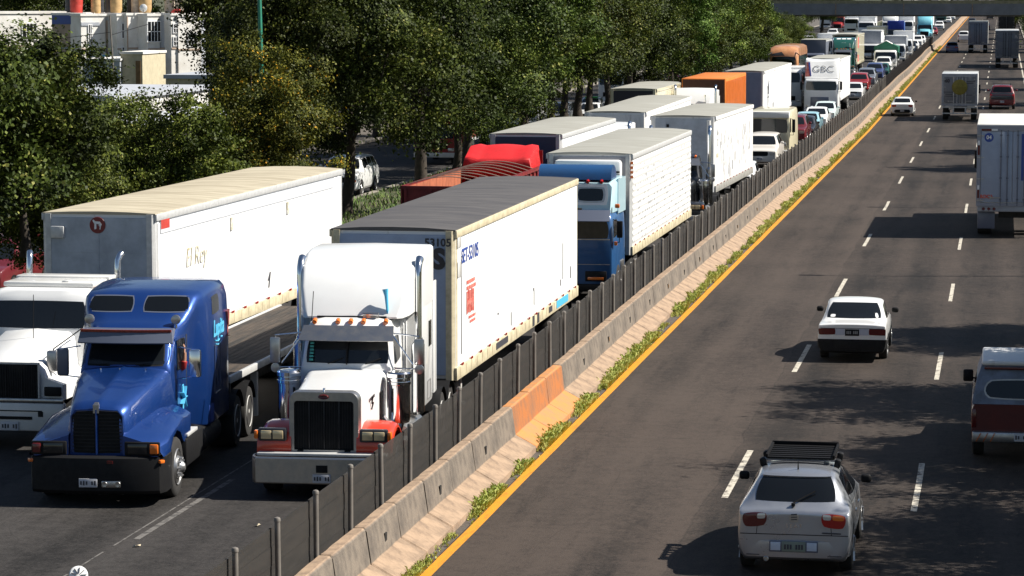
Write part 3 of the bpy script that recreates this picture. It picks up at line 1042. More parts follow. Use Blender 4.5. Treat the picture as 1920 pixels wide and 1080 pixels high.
house(327, 343, 7.25, M_HW, "white house bay with a tall barred window", wins=((0, 6.05, 1.1, 1.5),), yf=215.5, rz=R(48), depth=4)
house(343, 368, 7.3, M_HG, "grey blue house front with a thin floor line", yf=216.0)
house(368, 379, 7.3, M_HW, "white corner house strip with a column of small windows", wins=((0, 6.3, 0.3, 0.6), (0, 5.3, 0.3, 0.6)), yf=215.6, rz=R(48), depth=4)
house(379, 410, 7.2, M_HW, "white house at the right end of the terrace half behind the golden tree", yf=216.4, wins=((0.1, 5.4, 0.7, 0.9),), rz=R(48), depth=4)
# lower buildings in front
house(274, 340, 4.0, M_HG, "low grey house with a gridded white window in front of the terrace", yf=206, depth=7, wins=((0.0, 3.0, 1.1, 1.1),), floors=False)
house(338, 376, 4.5, M_HY, "low yellow house with a brown doorway in front of the terrace", yf=206.5, depth=6, floors=False, bands=((0.2, 0.42, 1.9, 4.0, M_WOODPLUG),))


def tank(px, yf, r, z, h, m, label):
    t = thing("water_tank", label, "water tank", (hpt(px), yf, z), 0, "rooftop water tanks")
    MB().lathe([(0, r * 0.97), (h * .1, r), (h * .3, r), (h * .32, r * 0.98), (h * .36, r), (h * .6, r), (h * .62, r * 0.98), (h * .66, r), (h * .85, r), (h * .97, r * .5)], (0, 0, 0), 'Z', 20).build("tank_body", m, t)
    MB().lathe([(h * .97, r * 0.45), (h * 1.06, r * 0.42), (h * 1.08, 0.05)], (0, 0, 0), 'Z', 14).build("lid", M_TANKB if m is not M_TANKB else M_TANKT, t)


for a in [(143, 221, 0.42, 7.47, 1.7, M_TANKB, "black roof tank at the left end of the terrace"),
          (180, 217.5, 0.50, 7.47, 1.9, M_TANKR, "bright red roof tank above the blue parapet band"),
          (203, 220, 0.42, 7.42, 1.6, M_TANKB, "black roof tank beside the bright red one"),
          (212, 218, 0.38, 7.42, 1.6, M_TANKT, "small tan roof tank left of the white slit window house"),
          (232, 219, 0.45, 7.42, 1.6, M_TANKB, "black roof tank over the narrow white house"),
          (253, 217.5, 0.46, 7.38, 1.7, M_TANKT, "tan ribbed roof tank over the small tan house"),
          (272, 219, 0.42, 7.42, 1.6, M_TANKB, "black roof tank between the tan ribbed and the pink ones"),
          (283, 218.5, 0.40, 7.42, 1.5, M_TANKW, "pale cement roof tank left of the satellite dish"),
          (303, 218, 0.5, 7.47, 1.8, M_TANKT, "large tan roof tank behind the satellite dish"),
          (345, 218.5, 0.42, 7.47, 1.6, M_TANKW, "pale roof tank left of the red tarp"),
          (368, 218, 0.45, 7.47, 1.7, M_TANKW, "pale roof tank standing beside the red tarp")]:
    tank(*a)
t = thing("satellite_dish", "white satellite dish on the terrace roof edge", "satellite dish", (hpt(314), 215.8, 7.48), 0)
MB().lathe([(0, 0.02), (0.03, 0.15), (0.09, 0.30), (0.10, 0.31), (0.05, 0.16), (0.02, 0.03)], (0, 0, 0.38), 'Y', 18).build("dish", M_WHITE, t)
MB().tube([(0, 0.05, 0), (0, 0.05, 0.4)], 0.03, 8).build("mast", M_POST, t)
mb = MB()
mb.loft([[(-0.45, 0, 0), (0.55, 0, 0), (0.5, 0.9, 0), (-0.4, 0.9, 0)], [(-0.2, 0.1, 0.28), (0.15, 0.1, 0.36), (0.1, 0.7, 0.33), (-0.15, 0.7, 0.3)]])
tag(mb.build("tarp", M_TANKR, None, (hpt(373), 215.8, 7.47)), "crumpled red tarp lying on the right end of the terrace roof", "tarp")
t = thing("utility_pole", "thin leaning utility pole with wires before the terrace", "utility pole", (hpt(247, 200), 200, 0))
MB().tube([(0, 0, 0), (-0.4, 0, 7.4)], [0.09, 0.06], 8).build("pole", M_POST, t)
mb = MB()
mb.tube([(-0.3, 0, 6.0), (0.9, 5, 6.7)], 0.025, 6)
mb.tube([(-0.3, 0, 6.2), (-6, 4, 5.6)], 0.02, 6)
mb.build("wire", M_BLACK, t)

# walls and shop fronts along the side road, glimpsed under the crowns
M_SHOP = mat("pale_shop_wall", (0.62, 0.60, 0.56), rough=0.9, var=0.2, vscale=0.5)


def shop(x, y0, y1, h, m, label, d=8, awn=None):
    t = thing("building", label, "building", (x, (y0 + y1) / 2, 0), 0, "buildings along the side road")
    L = y1 - y0
    MB().box((-d / 2, 0, h / 2), (d, L, h)).build("wall", m, t)
    MB().box((-d / 2, 0, h + 0.12), (d + 0.3, L + 0.3, 0.25)).build("roof", M_HG, t)
    n = max(1, int(L / 4))
    for k in range(n):
        yy = -L / 2 + L * (k + 0.5) / n
        f = MB().box((0.03, yy, 1.6), (0.10, 2.2, 2.0)).build("window", M_FRAME, t)
        MB().box((0.075, yy, 1.6), (0.03, 2.0, 1.8)).build("pane", M_GLASS, f)
    if awn:
        MB().loft([[(0.02, -L / 2, 3.0), (1.2, -L / 2, 2.5), (1.2, -L / 2, 2.4), (0.02, -L / 2, 2.9)], [(0.02, L / 2, 3.0), (1.2, L / 2, 2.5), (1.2, L / 2, 2.4), (0.02, L / 2, 2.9)]]).build("awning", awn, t)
    return t


shop(-41, 60, 88, 3.6, M_HG, "long low grey wall building behind the dark red car")
shop(-45, 104, 128, 2.5, M_HT, "bright white building glimpsed through the forked tree trunk")
shop(-42, 133, 150, 3.8, M_SHOP, "pale building behind the white pickup on the side road", awn=M_HG)
shop(-44, 176, 192, 3.6, M_HY, "yellow and white shop behind the parked side road cars", awn=M_HW)
shop(-46, 205, 224, 4.0, M_SHOP, "pale shop building farther along the side road")
# ================================================================== VEHICLE PARTS
WCACHE = {}
M_GREYDARK = mat("dark_lamp_housing", (0.05, 0.05, 0.055), rough=0.35, metal=0.5)
M_WARMLENS = mat("warm_lamp_lens", (0.70, 0.55, 0.32), rough=0.15, metal=0.2, coat=0.6)


def wheel(parent, x, y, r, w, side, style='steel', rim_mat=None, simple=False):
    """side +1: the outer face looks to +x.  x is the outer face"""
    key = (r, w, side, style, simple)
    n = 14 if simple else 28
    if key not in WCACHE:
        s = side
        mb = MB()
        mb.lathe([(-s * w, r * 0.62), (-s * w, r * 0.93), (-s * w * 0.86, r), (-s * w * 0.14, r), (-s * 0.012, r * 0.95), (0, r * 0.82), (-s * 0.01, r * 0.62)], (0, 0, 0), 'X', n)
        if not simple:
            for k in range(3):
                pass
        ty = mb.mesh("wheel", sharp=40)
        mb = MB()
        if style == 'truck_front':
            mb.lathe([(-s * 0.03, r * 0.63), (s * 0.01, r * 0.60), (-s * 0.02, r * 0.54), (-s * 0.03, r * 0.40), (s * 0.02, r * 0.36), (s * 0.05, r * 0.22), (s * 0.09, r * 0.19), (s * 0.13, r * 0.10), (s * 0.135, 0.001)], (0, 0, 0), 'X', n)
            for k in range(10):
                a = k * 2 * PI / 10
                mb.tube([(s * 0.01, math.cos(a) * r * 0.31, math.sin(a) * r * 0.31), (s * 0.09, math.cos(a) * r * 0.31, math.sin(a) * r * 0.31)], [0.022, 0.014], 6)
        elif style == 'truck_rear':
            mb.lathe([(-s * 0.02, r * 0.63), (s * 0.005, r * 0.61), (-s * 0.10, r * 0.52), (-s * 0.16, r * 0.30), (-s * 0.10, r * 0.26), (-s * 0.02, r * 0.17), (0, 0.001)], (0, 0, 0), 'X', n)
        elif style == 'alloy':
            mb.lathe([(-s * 0.02, r * 0.66), (s * 0.0, r * 0.63), (-s * 0.03, r * 0.58), (-s * 0.05, r * 0.2), (-s * 0.02, r * 0.14), (-s * 0.015, 0.001)], (0, 0, 0), 'X', n)
            for k in range(5):
                a = k * 2 * PI / 5
                c, q = math.cos(a), math.sin(a)
                mb.bar((-s * 0.022, c * r * 0.1, q * r * 0.1), (-s * 0.012, c * r * 0.62, q * r * 0.62), 0.075, 0.03)
        else:
            mb.lathe([(-s * 0.02, r * 0.66), (s * 0.0, r * 0.62), (-s * 0.03, r * 0.52), (-s * 0.02, r * 0.3), (s * 0.005, r * 0.24), (s * 0.005, 0.001)], (0, 0, 0), 'X', n)
        WCACHE[key] = (ty, mb.mesh("rim", sharp=30))
    ty, rm = WCACHE[key]
    o = link("wheel", ty, M_TYRE, parent, (x, y, r))
    link("rim", rm, rim_mat or M_RIM, o)
    return o


def axle_set(parent, ys, half, r=0.51, w=0.56, style='truck_rear', rim_mat=None, simple=False):
    for y in ys:
        for s in (1, -1):
            wheel(parent, s * half, y, r, w, s, style, rim_mat or M_STEELRIM, simple)


def plate(parent, x, y, z, rear=False, w=0.32, h=0.15, m=None, ink=None):
    s = 1 if rear else -1
    p = MB().box((x, y, z), (w, 0.02, h), 0.004).build("number_plate", m or M_PLATE, parent)
    mb = MB()
    for k in range(6):
        if k == 3:
            continue
        mb.box((x - w * 0.38 + k * w * 0.152, y + s * 0.012, z), (w * 0.09, 0.006, h * (0.42 + 0.1 * (k % 2))))
    mb.build("plate_marks", ink or M_INK, p)
    return p


# ------------------------------------------------------------------ semi trailers
def box_trailer(name, label, x, y, L, W=2.56, H=4.12, zb=1.08, rz=0.0, side=None, front=None, roof=None, rail=None, group="box trailers in the jam",
                wheels=True, ribs=None, z0=None, cat="trailer", rear=None, post=True, simple=False, low_rail=None, roof_over=0.0, legs=True, axles=None):
    """front face at local y = 0, the box reaches back to y = L"""
    t = thing(name, label, cat, (x, y, gz(y) if z0 is None else z0), rz, group)
    side = side or M_WPANEL
    rail = rail or M_ALU
    hw = W / 2
    h = H - zb
    # shell: side panels and ends
    MB().box((0, L / 2, zb + h / 2), (W - 0.03, L - 0.06, h - 0.06)).build("cargo_body", M_BLACK if False else side, t)
    for s in (1, -1):
        mb = MB()
        npan = max(2, int(L / 1.22))
        dx = s * (hw - 0.012)
        if ribs == 'corrugated':
            nz = 26
            pts = []
            for k in range(nz + 1):
                z = zb + 0.30 + (h - 0.52) * k / nz
                pts.append((dx + s * (0.026 if k % 2 else 0.0), z))
            mb.loft([[(p[0], 0.16, p[1]) for p in pts], [(p[0], L - 0.14, p[1]) for p in pts]], close=False)
        else:
            for k in range(npan):
                y0 = 0.16 + (L - 0.3) * k / npan
                y1 = 0.16 + (L - 0.3) * (k + 1) / npan
                mb.box((dx, (y0 + y1) / 2, zb + h / 2 + 0.03), (0.03, y1 - y0 - 0.012, h - 0.5))
        p = mb.build("side_panel", side, t, sharp=20)
        # rails
        mb = MB()
        mb.box((s * (hw - 0.005), L / 2, H - 0.09), (0.06, L - 0.02, 0.15), 0.012)
        mb.build("top_rail", rail, t)
        mb = MB()
        mb.box((s * (hw - 0.005), L / 2, zb + 0.12), (0.06, L - 0.02, 0.26), 0.01)
        if not simple:
            for k in range(int(L / 0.62)):
                mb.box((s * (hw + 0.024), 0.4 + k * 0.62, zb + 0.13), (0.014, 0.05, 0.20))
        mb.build("bottom_rail", low_rail or rail, t)
        if not simple:
            mb = MB()
            for k in range(int(L / 1.05)):
                mb.box((s * (hw + 0.028), 0.6 + k * 1.05, zb + 0.27), (0.012, 0.20, 0.05))
            mb.build("reflector", M_RED, t)
    # front wall with posts and a recess
    mb = MB()
    mb.box((0, 0.02, zb + h / 2), (W - 0.36, 0.08, h - 0.2))
    for k in range(3):
        if not simple:
            mb.box((0, -0.022, zb + h * (0.18 + 0.27 * k)), (W - 0.40, 0.012, 0.02))
    mb.box((0, -0.024, zb + h / 2), (0.016, 0.016, h - 0.3))
    mb.build("front_wall", front or M_FRONTGREY, t)
    if post:
        for s in (1, -1):
            mb = MB()
            prof = [(s * (hw - 0.02), 0.16), (s * (hw + 0.0), 0.14), (s * (hw - 0.02), 0.03), (s * (hw - 0.08), -0.03), (s * (hw - 0.2), -0.035), (s * (hw - 0.2), 0.05)]
            mb.loft([[(p[0], p[1], zb) for p in prof], [(p[0], p[1], H - 0.02) for p in prof]])
            mb.build("corner_post", rail, t)
    # roof
    mb = MB()
    ny = max(3, int(L / 1.2))
    rows = []
    for k in range(ny + 1):
        yy = -roof_over + (L + roof_over) * k / ny
        dz = 0.012 * (k % 2) + rnd.uniform(-0.008, 0.008)
        rows.append([(-hw + 0.0, yy, H - 0.03), (-hw + 0.01, yy, H + 0.0), (-hw * 0.5, yy, H + 0.035 + dz), (0, yy, H + 0.045 + dz), (hw * 0.5, yy, H + 0.035 + dz), (hw - 0.01, yy, H + 0.0), (hw, yy, H - 0.03)])
    mb.loft(rows)
    mb.build("roof", roof or M_GREYROOF, t, sharp=25)
    # chassis, landing gear, wheels
    mb = MB()
    for s in (1, -1):
        mb.box((s * 0.45, L * 0.55, zb - 0.14), (0.12, L * 0.86, 0.26))
    for k in range(int(L / 0.9)):
        mb.box((0, 0.5 + k * 0.9, zb - 0.05), (W - 0.2, 0.08, 0.09))
    mb.build("frame", M_CHASSIS, t)
    if legs:
        for s in (1, -1):
            lg = MB().box((s * 0.85, 2.6, zb * 0.62), (0.13, 0.13, zb * 0.72), 0.01)
            lg.box((s * 0.85, 2.6, zb * 0.24), (0.25, 0.25, 0.04))
            lg.build("landing_leg", M_WHITE2, t)
    if wheels:
        axle_set(t, axles or [L - 2.9, L - 1.6], hw - 0.03, 0.50, 0.55, simple=simple)
        for s in (1, -1):
            MB().box((s * (hw - 0.35), L - 0.75, 0.62), (0.62, 0.02, 0.75)).build("mudflap", M_BLACK, t)
    # rear frame
    mb = MB()
    mb.box((0, L - 0.02, zb + h / 2), (W - 0.02, 0.06, h - 0.02))
    mb.box((0, L - 0.02, 0.6), (W * 0.8, 0.08, 0.12))
    for s in (1, -1):
        mb.box((s * 0.6, L - 0.02, (zb + 0.6) / 2), (0.08, 0.08, zb - 0.6))
    mb.build("rear_frame", rear or rail, t)
    return t


# ------------------------------------------------------------------ long nosed tractor
def long_nose(name, label, x, y, rz, body, fender=None, sleeper=True, fairing=True, stacks=True, group="long nosed trucks in the jam", simple=False,
              cabw=0.86, hoodz=1.88, grille_m=None, bumper_m=None, visor=True, sleeper_w=1.12, topz=3.98, cab_top=2.86):
    t = thing(name, label, "truck", (x, y, gz(y)), rz, group)
    fender = fender or body
    # frame
    mb = MB()
    for s in (1, -1):
        mb.box((s * 0.42, 4.4, 0.72), (0.10, 8.2, 0.26))
    mb.box((0, 1.1, 0.55), (1.6, 0.14, 0.14))
    mb.box((0, 2.4, 0.9), (1.0, 2.6, 0.7))
    mb.build("frame", M_CHASSIS, t)
    # bumper
    mb = MB()
    rows = []
    for px, py in ((-1.24, 0.34), (-1.235, 0.12), (-1.16, 0.015), (-0.6, 0.0), (0, -0.005), (0.6, 0.0), (1.16, 0.015), (1.235, 0.12), (1.24, 0.34)):
        rows.append([(px, py, 0.30), (px, py - 0.012, 0.32), (px, py - 0.015, 0.74), (px, py, 0.77), (px * 0.985, py + 0.05, 0.765), (px * 0.985, py + 0.05, 0.31)])
    mb.loft(rows)
    b = mb.build("bumper", bumper_m or M_CHROMEDULL, t, sharp=25)
    MB().box((0.02, -0.022, 0.57), (0.20, 0.02, 0.13)).build("tow_hole", M_BLACK, b)
    plate(t, 0.02, -0.03, 0.40)
    MB().box((0, 0.22, 0.80), (2.3, 0.30, 0.05), 0.01).build("bumper_step", M_ALU, t)
    # radiator shell
    mb = MB()
    g0, g1 = 0.78, hoodz
    wv = 0.62
    def arch(w, z0, z1, rr, n=5):
        pts = [(-w, z0), (w, z0)]
        for k in range(n + 1):
            a = k / n * PI / 2
            pts.append((w - rr + rr * math.cos(a), z1 - rr + rr * math.sin(a)))
        for k in range(n + 1):
            a = PI / 2 + k / n * PI / 2
            pts.append((-w + rr + rr * math.cos(a), z1 - rr + rr * math.sin(a)))
        return pts
    o_ = arch(wv, g0, g1, 0.15)
    i_ = arch(wv - 0.09, g0 + 0.07, g1 - 0.16, 0.06)
    mb.loft([[(p[0], 0.62, p[1]) for p in o_], [(p[0], 0.36, p[1]) for p in o_], [(p[0] * 0.985, 0.335, p[1] * 0.992 + 0.008) for p in o_], [(p[0], 0.335, p[1]) for p in i_], [(p[0], 0.40, p[1]) for p in i_]], cap=False)
    sh = mb.build("grille_surround", M_CHROMEDULL, t, sharp=30)
    mb = MB()
    mb.box((0, 0.42, (g0 + g1) / 2 - 0.05), (2 * wv - 0.17, 0.05, g1 - g0 - 0.2))
    gr = mb.build("grille", M_BLACK, t)
    mb = MB()
    for k in range(23):
        mb.box((-wv + 0.11 + k * (2 * wv - 0.22) / 22, 0.39, (g0 + g1) / 2 - 0.05), (0.010, 0.02, g1 - g0 - 0.24))
    mb.build("grille_bars", M_CHASSIS, gr)
    mb = MB()
    for k in range(1, 4):
        mb.box((-wv + 0.09 + k * (2 * wv - 0.18) / 4, 0.375, (g0 + g1) / 2 - 0.05), (0.014, 0.025, g1 - g0 - 0.22), 0.004)
    mb.build("grille_divider", M_GREYDARK, gr)
    mb = MB()
    mb.lathe([(0, 0.001), (-0.018, 0.05), (-0.022, 0.055), (0.0, 0.075)], (0, 0, 0), 'Y', 18)
    e = mb.build("emblem", M_DARKRED, sh, (0, 0.333, g1 - 0.085))
    e.scale = (1.35, 1, 0.62)
    MB().tube([(0, 0.36, g1 + 0.0), (0, 0.38, g1 + 0.05), (0, 0.52, g1 + 0.045)], [0.012, 0.022, 0.006], 8).build("hood_ornament", M_CHROME, t)
    # hood
    rings = []
    for yy, w, z1, zl in ((0.42, 0.60, hoodz - 0.01, 0.95), (0.9, 0.615, hoodz + 0.015, 1.0), (1.7, 0.66, hoodz + 0.06, 1.0), (2.4, 0.72, hoodz + 0.10, 1.0), (2.86, 0.76, hoodz + 0.12, 1.0)):
        rr = 0.17
        ring = [(-w, yy, zl)]
        for k in range(7):
            a = PI - k / 6 * PI / 2
            ring.append((-w + rr + rr * math.cos(a), yy, z1 - rr * 0.9 - 0.03 + rr * 0.9 * math.sin(a)))
        ring.append((0, yy, z1))
        for k in range(7):
            a = PI / 2 - k / 6 * PI / 2
            ring.append((w - rr + rr * math.cos(a), yy, z1 - rr * 0.9 - 0.03 + rr * 0.9 * math.sin(a)))
        ring.append((w, yy, zl))
        rings.append(ring)
    mb = MB().loft(rings)
    hood = mb.build("hood", body, t, sharp=50)
    mb = MB()
    for s in (1, -1):
        mb.box((s * 0.735, 2.25, 1.38), (0.02, 0.16, 0.55), 0.03)
    mb.build("hood_vent", M_BLACK, hood)
    # fenders with wheel openings
    for s in (1, -1):
        prof = []
        cy, cz, rw = 1.12, 0.52, 0.66
        outer = []
        for k in range(13):
            a = PI * (1.02 - k / 12 * 1.10)
            outer.append((cy + math.cos(a) * (rw + 0.12) * 1.02, cz + math.sin(a) * (rw + 0.10)))
        inner = []
        for k in range(13):
            a = PI * (1.02 - k / 12 * 1.10)
            inner.append((cy + math.cos(a) * (rw - 0.02), cz + math.sin(a) * (rw - 0.02)))
        outer[0] = (0.30, 0.74)
        outer[1] = (0.30, 0.98)
        outer[2] = (0.36, 1.16)
        rings = []
        for fx, dz in ((0.58, 0.0), (0.85, 0.0), (1.08, -0.015), (1.16, -0.05), (1.19, -0.11), (1.19, -0.16)):
            sc = 1.0
            rings.append([(s * fx, p[0], p[1] + dz * (1 if p[1] > 0.8 else 0)) for p in outer] + [(s * fx, p[0], p[1]) for p in reversed(inner)])
        mb = MB().loft(rings)
        mb.build("fender", fender, t, sharp=40)
        # lamps
        pod = MB().box((s * 0.90, 0.27, 1.13), (0.50, 0.14, 0.23), 0.03)
        pod.bar((s * 0.62, 0.4, 1.05), (s * 0.75, 0.32, 1.08), 0.05)
        po = pod.build("headlight", M_GREYDARK, t)
        mb = MB()
        for q in (-0.105, 0.105):
            mb.box((s * 0.90 + q, 0.195, 1.13), (0.185, 0.02, 0.15), 0.012)
        mb.build("lens", M_WARMLENS, po)
        MB().box((s * 1.185, 0.25, 1.13), (0.07, 0.14, 0.15), 0.02).build("turn_signal", M_AMBER, t)
        wheel(t, s * 1.2, 1.12, 0.52, 0.30, s, 'truck_front')
        # air cleaner canister
        if not simple:
            mb = MB()
            mb.lathe([(1.02, 0.10), (1.05, 0.18), (1.12, 0.20), (1.74, 0.20), (1.75, 0.215), (1.80, 0.215), (1.81, 0.205), (1.86, 0.205), (1.88, 0.225), (1.95, 0.225), (1.98, 0.20), (2.0, 0.06)], (s * 1.02, 2.5, 0), 'Z', 24)
            mb.build("air_cleaner", M_CHROME, t)
            MB().tube([(s * 1.02, 2.5, 1.05), (s * 1.0, 2.45, 0.92), (s * 0.8, 2.35, 1.0), (s * 0.7, 2.3, 1.15)], 0.10, 10).build("intake_pipe", M_CHROME, t)
    # cab
    rings = []
    w = cabw
    for z, ww, yf, yb in ((0.95, w, 2.84, 4.35), (1.98, w, 2.80, 4.35), (2.06, w - 0.01, 2.84, 4.35), (2.58, w - 0.055, 3.05, 4.35), (2.70, w - 0.08, 3.06, 4.35), (2.80, w - 0.12, 3.16, 4.34), (cab_top, w - 0.24, 3.36, 4.3)):
        c = 0.07 if z < 2.75 else 0.14
        rings.append([(-ww + c, yf, z), (-ww * 0.3, yf - 0.03, z), (ww * 0.3, yf - 0.03, z), (ww - c, yf, z), (ww, yf + c, z), (ww, yb - 0.02, z), (ww - 0.02, yb, z), (-ww + 0.02, yb, z), (-ww, yb - 0.02, z), (-ww, yf + c, z)])
    cab = MB().loft(rings).build("cab", body, t, sharp=38)
    tr = bvh_of(cab)
    ws = patch(tr, rquad([(-w + 0.13, 2.56), (w - 0.13, 2.56), (w - 0.075, 2.07), (-w + 0.075, 2.07)], 0.04), '-Y', 0.006, 12, 5).build("windscreen", M_GLASS, t)
    mb = MB()
    mb.box((0, 2.86, 2.33), (0.02, 0.10, 0.56), rot=(-0.38, 0, 0))
    mb.build("windscreen_divider", M_BLACK, ws)
    mb = MB()
    for q in (-0.35, 0.35):
        mb.bar((q, 2.775, 2.07), (q + 0.28, 2.85, 2.17), 0.018)
    mb.build("wiper", M_BLACK, ws)
    for s in (1, -1):
        patch(tr, rquad([(3.14, 2.53), (3.80, 2.53), (3.80, 2.08), (3.02, 2.02)], 0.06), '+X' if s > 0 else '-X', 0.006, 6, 5).build("side_window", M_GLASS, t)
        mb = MB()
        mb.bar((s * (w + 0.004), 3.95, 1.05), (s * (w + 0.004), 3.95, 2.6), 0.012)
        mb.bar((s * (w + 0.004), 2.98, 1.05), (s * (w + 0.004), 2.98, 2.0), 0.012)
        mb.box((s * (w + 0.015), 3.82, 1.75), (0.03, 0.12, 0.04), 0.01)
        mb.build("door_edge", M_CHASSIS, t)
    # visor
    if visor:
        rows = []
        for k in range(9):
            q = -1 + k / 4
            yb = 0.035 * (1 - q * q)
            rows.append([(q * (w - 0.02), 3.05 - yb, 2.735), (q * (w + 0.02), 2.70 - yb * 1.5, 2.50), (q * (w + 0.02), 2.69 - yb * 1.5, 2.51), (q * (w - 0.02), 3.04 - yb, 2.75)])
        MB().loft(rows).build("sun_visor", M_CHROMEDULL, t, sharp=30)
    for q in (-0.68, -0.22, 0.03, 0.28, 0.72):
        mb = MB()
        mb.tube([(q * 0.95, 3.08, 2.80), (q * 0.95, 3.14, 2.83), (q * 0.95, 3.30, 2.845)], [0.045, 0.05, 0.012], 10)
        mb.build("marker_light", M_AMBER, t)
    if not simple:
        mb = MB()
        mb.tube([(0.22, 3.35, 2.93), (0.52, 3.30, 2.93)], 0.035, 8)
        mb.box((0.37, 3.36, 2.89), (0.30, 0.06, 0.10), 0.02)
        mb.build("roof_horn", M_CHROMEDULL, t)
        for q, hh in ((-0.72, 0.55),):
            MB().tube([(q, 3.2, 2.8), (q + 0.02, 3.3, 2.8 + hh)], 0.008, 6).build("aerial", M_BLACK, t)
    # mirrors
    for s in (1, -1):
        xm = s * (w + 0.48)
        mb = MB()
        mb.tube([(s * (w - 0.03), 2.98, 2.62), (xm, 2.86, 2.58), (xm, 2.86, 1.98), (s * w, 2.92, 1.98)], 0.016, 8)
        mb.tube([(s * (w - 0.02), 2.95, 2.58), (xm - s * 0.12, 2.86, 2.06)], 0.014, 6)
        a = mb.build("mirror_arm", M_CHROME, t)
        MB().box((xm, 2.84, 2.30), (0.19, 0.07, 0.48), 0.03).build("mirror", M_CHROMEDULL, a)
        mb = MB().lathe([(-0.03, 0.02), (-0.02, 0.085), (0.02, 0.09), (0.05, 0.03)], (xm, 2.86, 1.97), 'Y', 14)
        mb.build("round_mirror", M_CHROMEDULL, a)
    # sleeper and roof fairing
    if sleeper:
        W2 = sleeper_w
        yb = 6.35
        rings = []
        prof = [(4.10, w + 0.01, 0.95, 2.80), (4.34, w + 0.03, 0.95, 2.9), (4.42, W2, 0.92, 3.02), (5.2, W2, 0.92, 3.3), (6.1, W2, 0.92, 3.36), (yb, W2 - 0.02, 0.95, 3.34)]
        for yy, ww, z0, z1 in prof:
            rings.append([(-ww + 0.05, yy, z0), (ww - 0.05, yy, z0), (ww, yy, z0 + 0.06), (ww, yy, z1 - 0.16), (ww - 0.04, yy, z1 - 0.05), (ww - 0.14, yy, z1), (-ww + 0.14, yy, z1), (-ww + 0.04, yy, z1 - 0.05), (-ww, yy, z1 - 0.16), (-ww, yy, z0 + 0.06)])
        sl = MB().loft(rings).build("sleeper", body, t, sharp=40)
        for s in (1, -1):
            MB().box((s * (W2 + 0.002), 5.85, 2.30), (0.02, 0.36, 0.50), 0.05).build("sleeper_window", M_GLASSB, sl)
            mb = MB()
            mb.box((s * (W2 + 0.003), 5.7, 1.4), (0.012, 0.44, 0.012))
            mb.box((s * (W2 + 0.003), 5.7, 1.05), (0.012, 0.44, 0.012))
            mb.box((s * (W2 + 0.003), 5.48, 1.22), (0.012, 0.012, 0.35))
            mb.box((s * (W2 + 0.003), 5.92, 1.22), (0.012, 0.012, 0.35))
            mb.build("locker_seam", M_CHROMEDULL, sl)
            # side extender behind the sleeper
            MB().box((s * (W2 - 0.01), 6.55, 2.15), (0.04, 0.42, 2.2), 0.018).build("side_extender", body, t)
        if fairing:
            rings = []
            for yy, ww, z0, z1 in ((3.42, 0.84, 2.84, 2.87), (3.52, 0.93, 2.84, 3.02), (3.80, 1.02, 2.86, 3.40), (4.25, 1.08, 2.9, 3.74), (4.85, 1.12, 2.9, topz - 0.05), (5.3, 1.13, 2.9, topz), (6.3, 1.13, 2.9, topz + 0.0)):
                c = min(0.075, (z1 - z0) * 0.45)
                ring = [(-ww, yy, z0), (ww, yy, z0), (ww, yy, z1 - c)]
                for k in range(1, 5):
                    a = k / 4 * PI / 2
                    ring.append((ww - c + c * math.cos(a), yy, z1 - c + c * math.sin(a)))
                ring.append((0, yy, z1 + 0.02))
                for k in range(0, 4):
                    a = PI / 2 + k / 4 * PI / 2
                    ring.append((-ww + c + c * math.cos(a), yy, z1 - c + c * math.sin(a)))
                ring.append((-ww, yy, z1 - c))
                rings.append(ring)
            fa = MB().loft(rings).build("roof_fairing", body, t, sharp=28)
            mb = MB()
            mb.tube([(0.66, 3.47, 2.98), (0.63, 3.52, 3.26), (0.61, 3.53, 3.38)], [0.025, 0.035, 0.06], 10)
            mb.bar((0.66, 3.47, 2.86), (0.66, 3.47, 3.0), 0.03)
            mb.build("air_horn", M_INKCYAN if not simple else M_CHROME, fa)
            MB().box((0, 3.40, 2.87), (1.3, 0.04, 0.03)).build("fairing_edge", M_BLACK, fa)
    # stacks
    if stacks:
        for s in (1, -1):
            xs = s * 1.12 if not sleeper else s * (cabw + 0.26)
            mb = MB()
            mb.tube([(xs, 4.25, 2.38), (xs, 4.25, 3.55), (xs, 4.27, 3.68), (xs, 4.37, 3.80), (xs, 4.5, 3.86)], [0.07, 0.07, 0.07, 0.072, 0.078], 16)
            mb.lathe([(2.32, 0.085), (2.40, 0.085)], (xs, 4.25, 0), 'Z', 16)
            mb.build("exhaust_stack", M_CHROME, t)
            mb = MB()
            mb.lathe([(0.95, 0.07), (1.0, 0.13), (2.28, 0.13), (2.36, 0.07)], (xs, 4.2, 0), 'Z', 20)
            mb.build("muffler", M_CHROME, t)
    # tanks and steps
    for s in (1, -1):
        MB().lathe([(3.0, 0.02), (3.02, 0.30), (4.7, 0.30), (4.72, 0.02)], (s * 0.92, 0, 0.62), 'Y', 20).build("fuel_tank", M_CHROMEDULL, t)
        MB().box((s * 1.0, 2.55, 0.72), (0.45, 0.5, 0.06), 0.01).build("step", M_ALU, t)
    # rear axles and deck
    axle_set(t, [6.9, 8.15], 1.22, 0.51, 0.56)
    for s in (1, -1):
        mb = MB()
        prof = []
        for yc in (6.9, 8.15):
            pts = [(yc + math.cos(a) * 0.60, 0.51 + math.sin(a) * 0.60) for a in [PI * (0.9 - 0.1 * k) for k in range(9)]]
            mb.loft([[(s * 0.62, p[0], p[1]) for p in pts], [(s * 1.24, p[0], p[1]) for p in pts]], close=False)
        mb.build("mudguard", M_BLACK, t)
    mb = MB()
    mb.box((0, 7.5, 1.0), (0.9, 1.2, 0.12), 0.02)
    mb.box((0, 6.6, 0.88), (1.3, 0.5, 0.04))
    mb.build("fifth_wheel", M_CHASSIS, t)
    return t
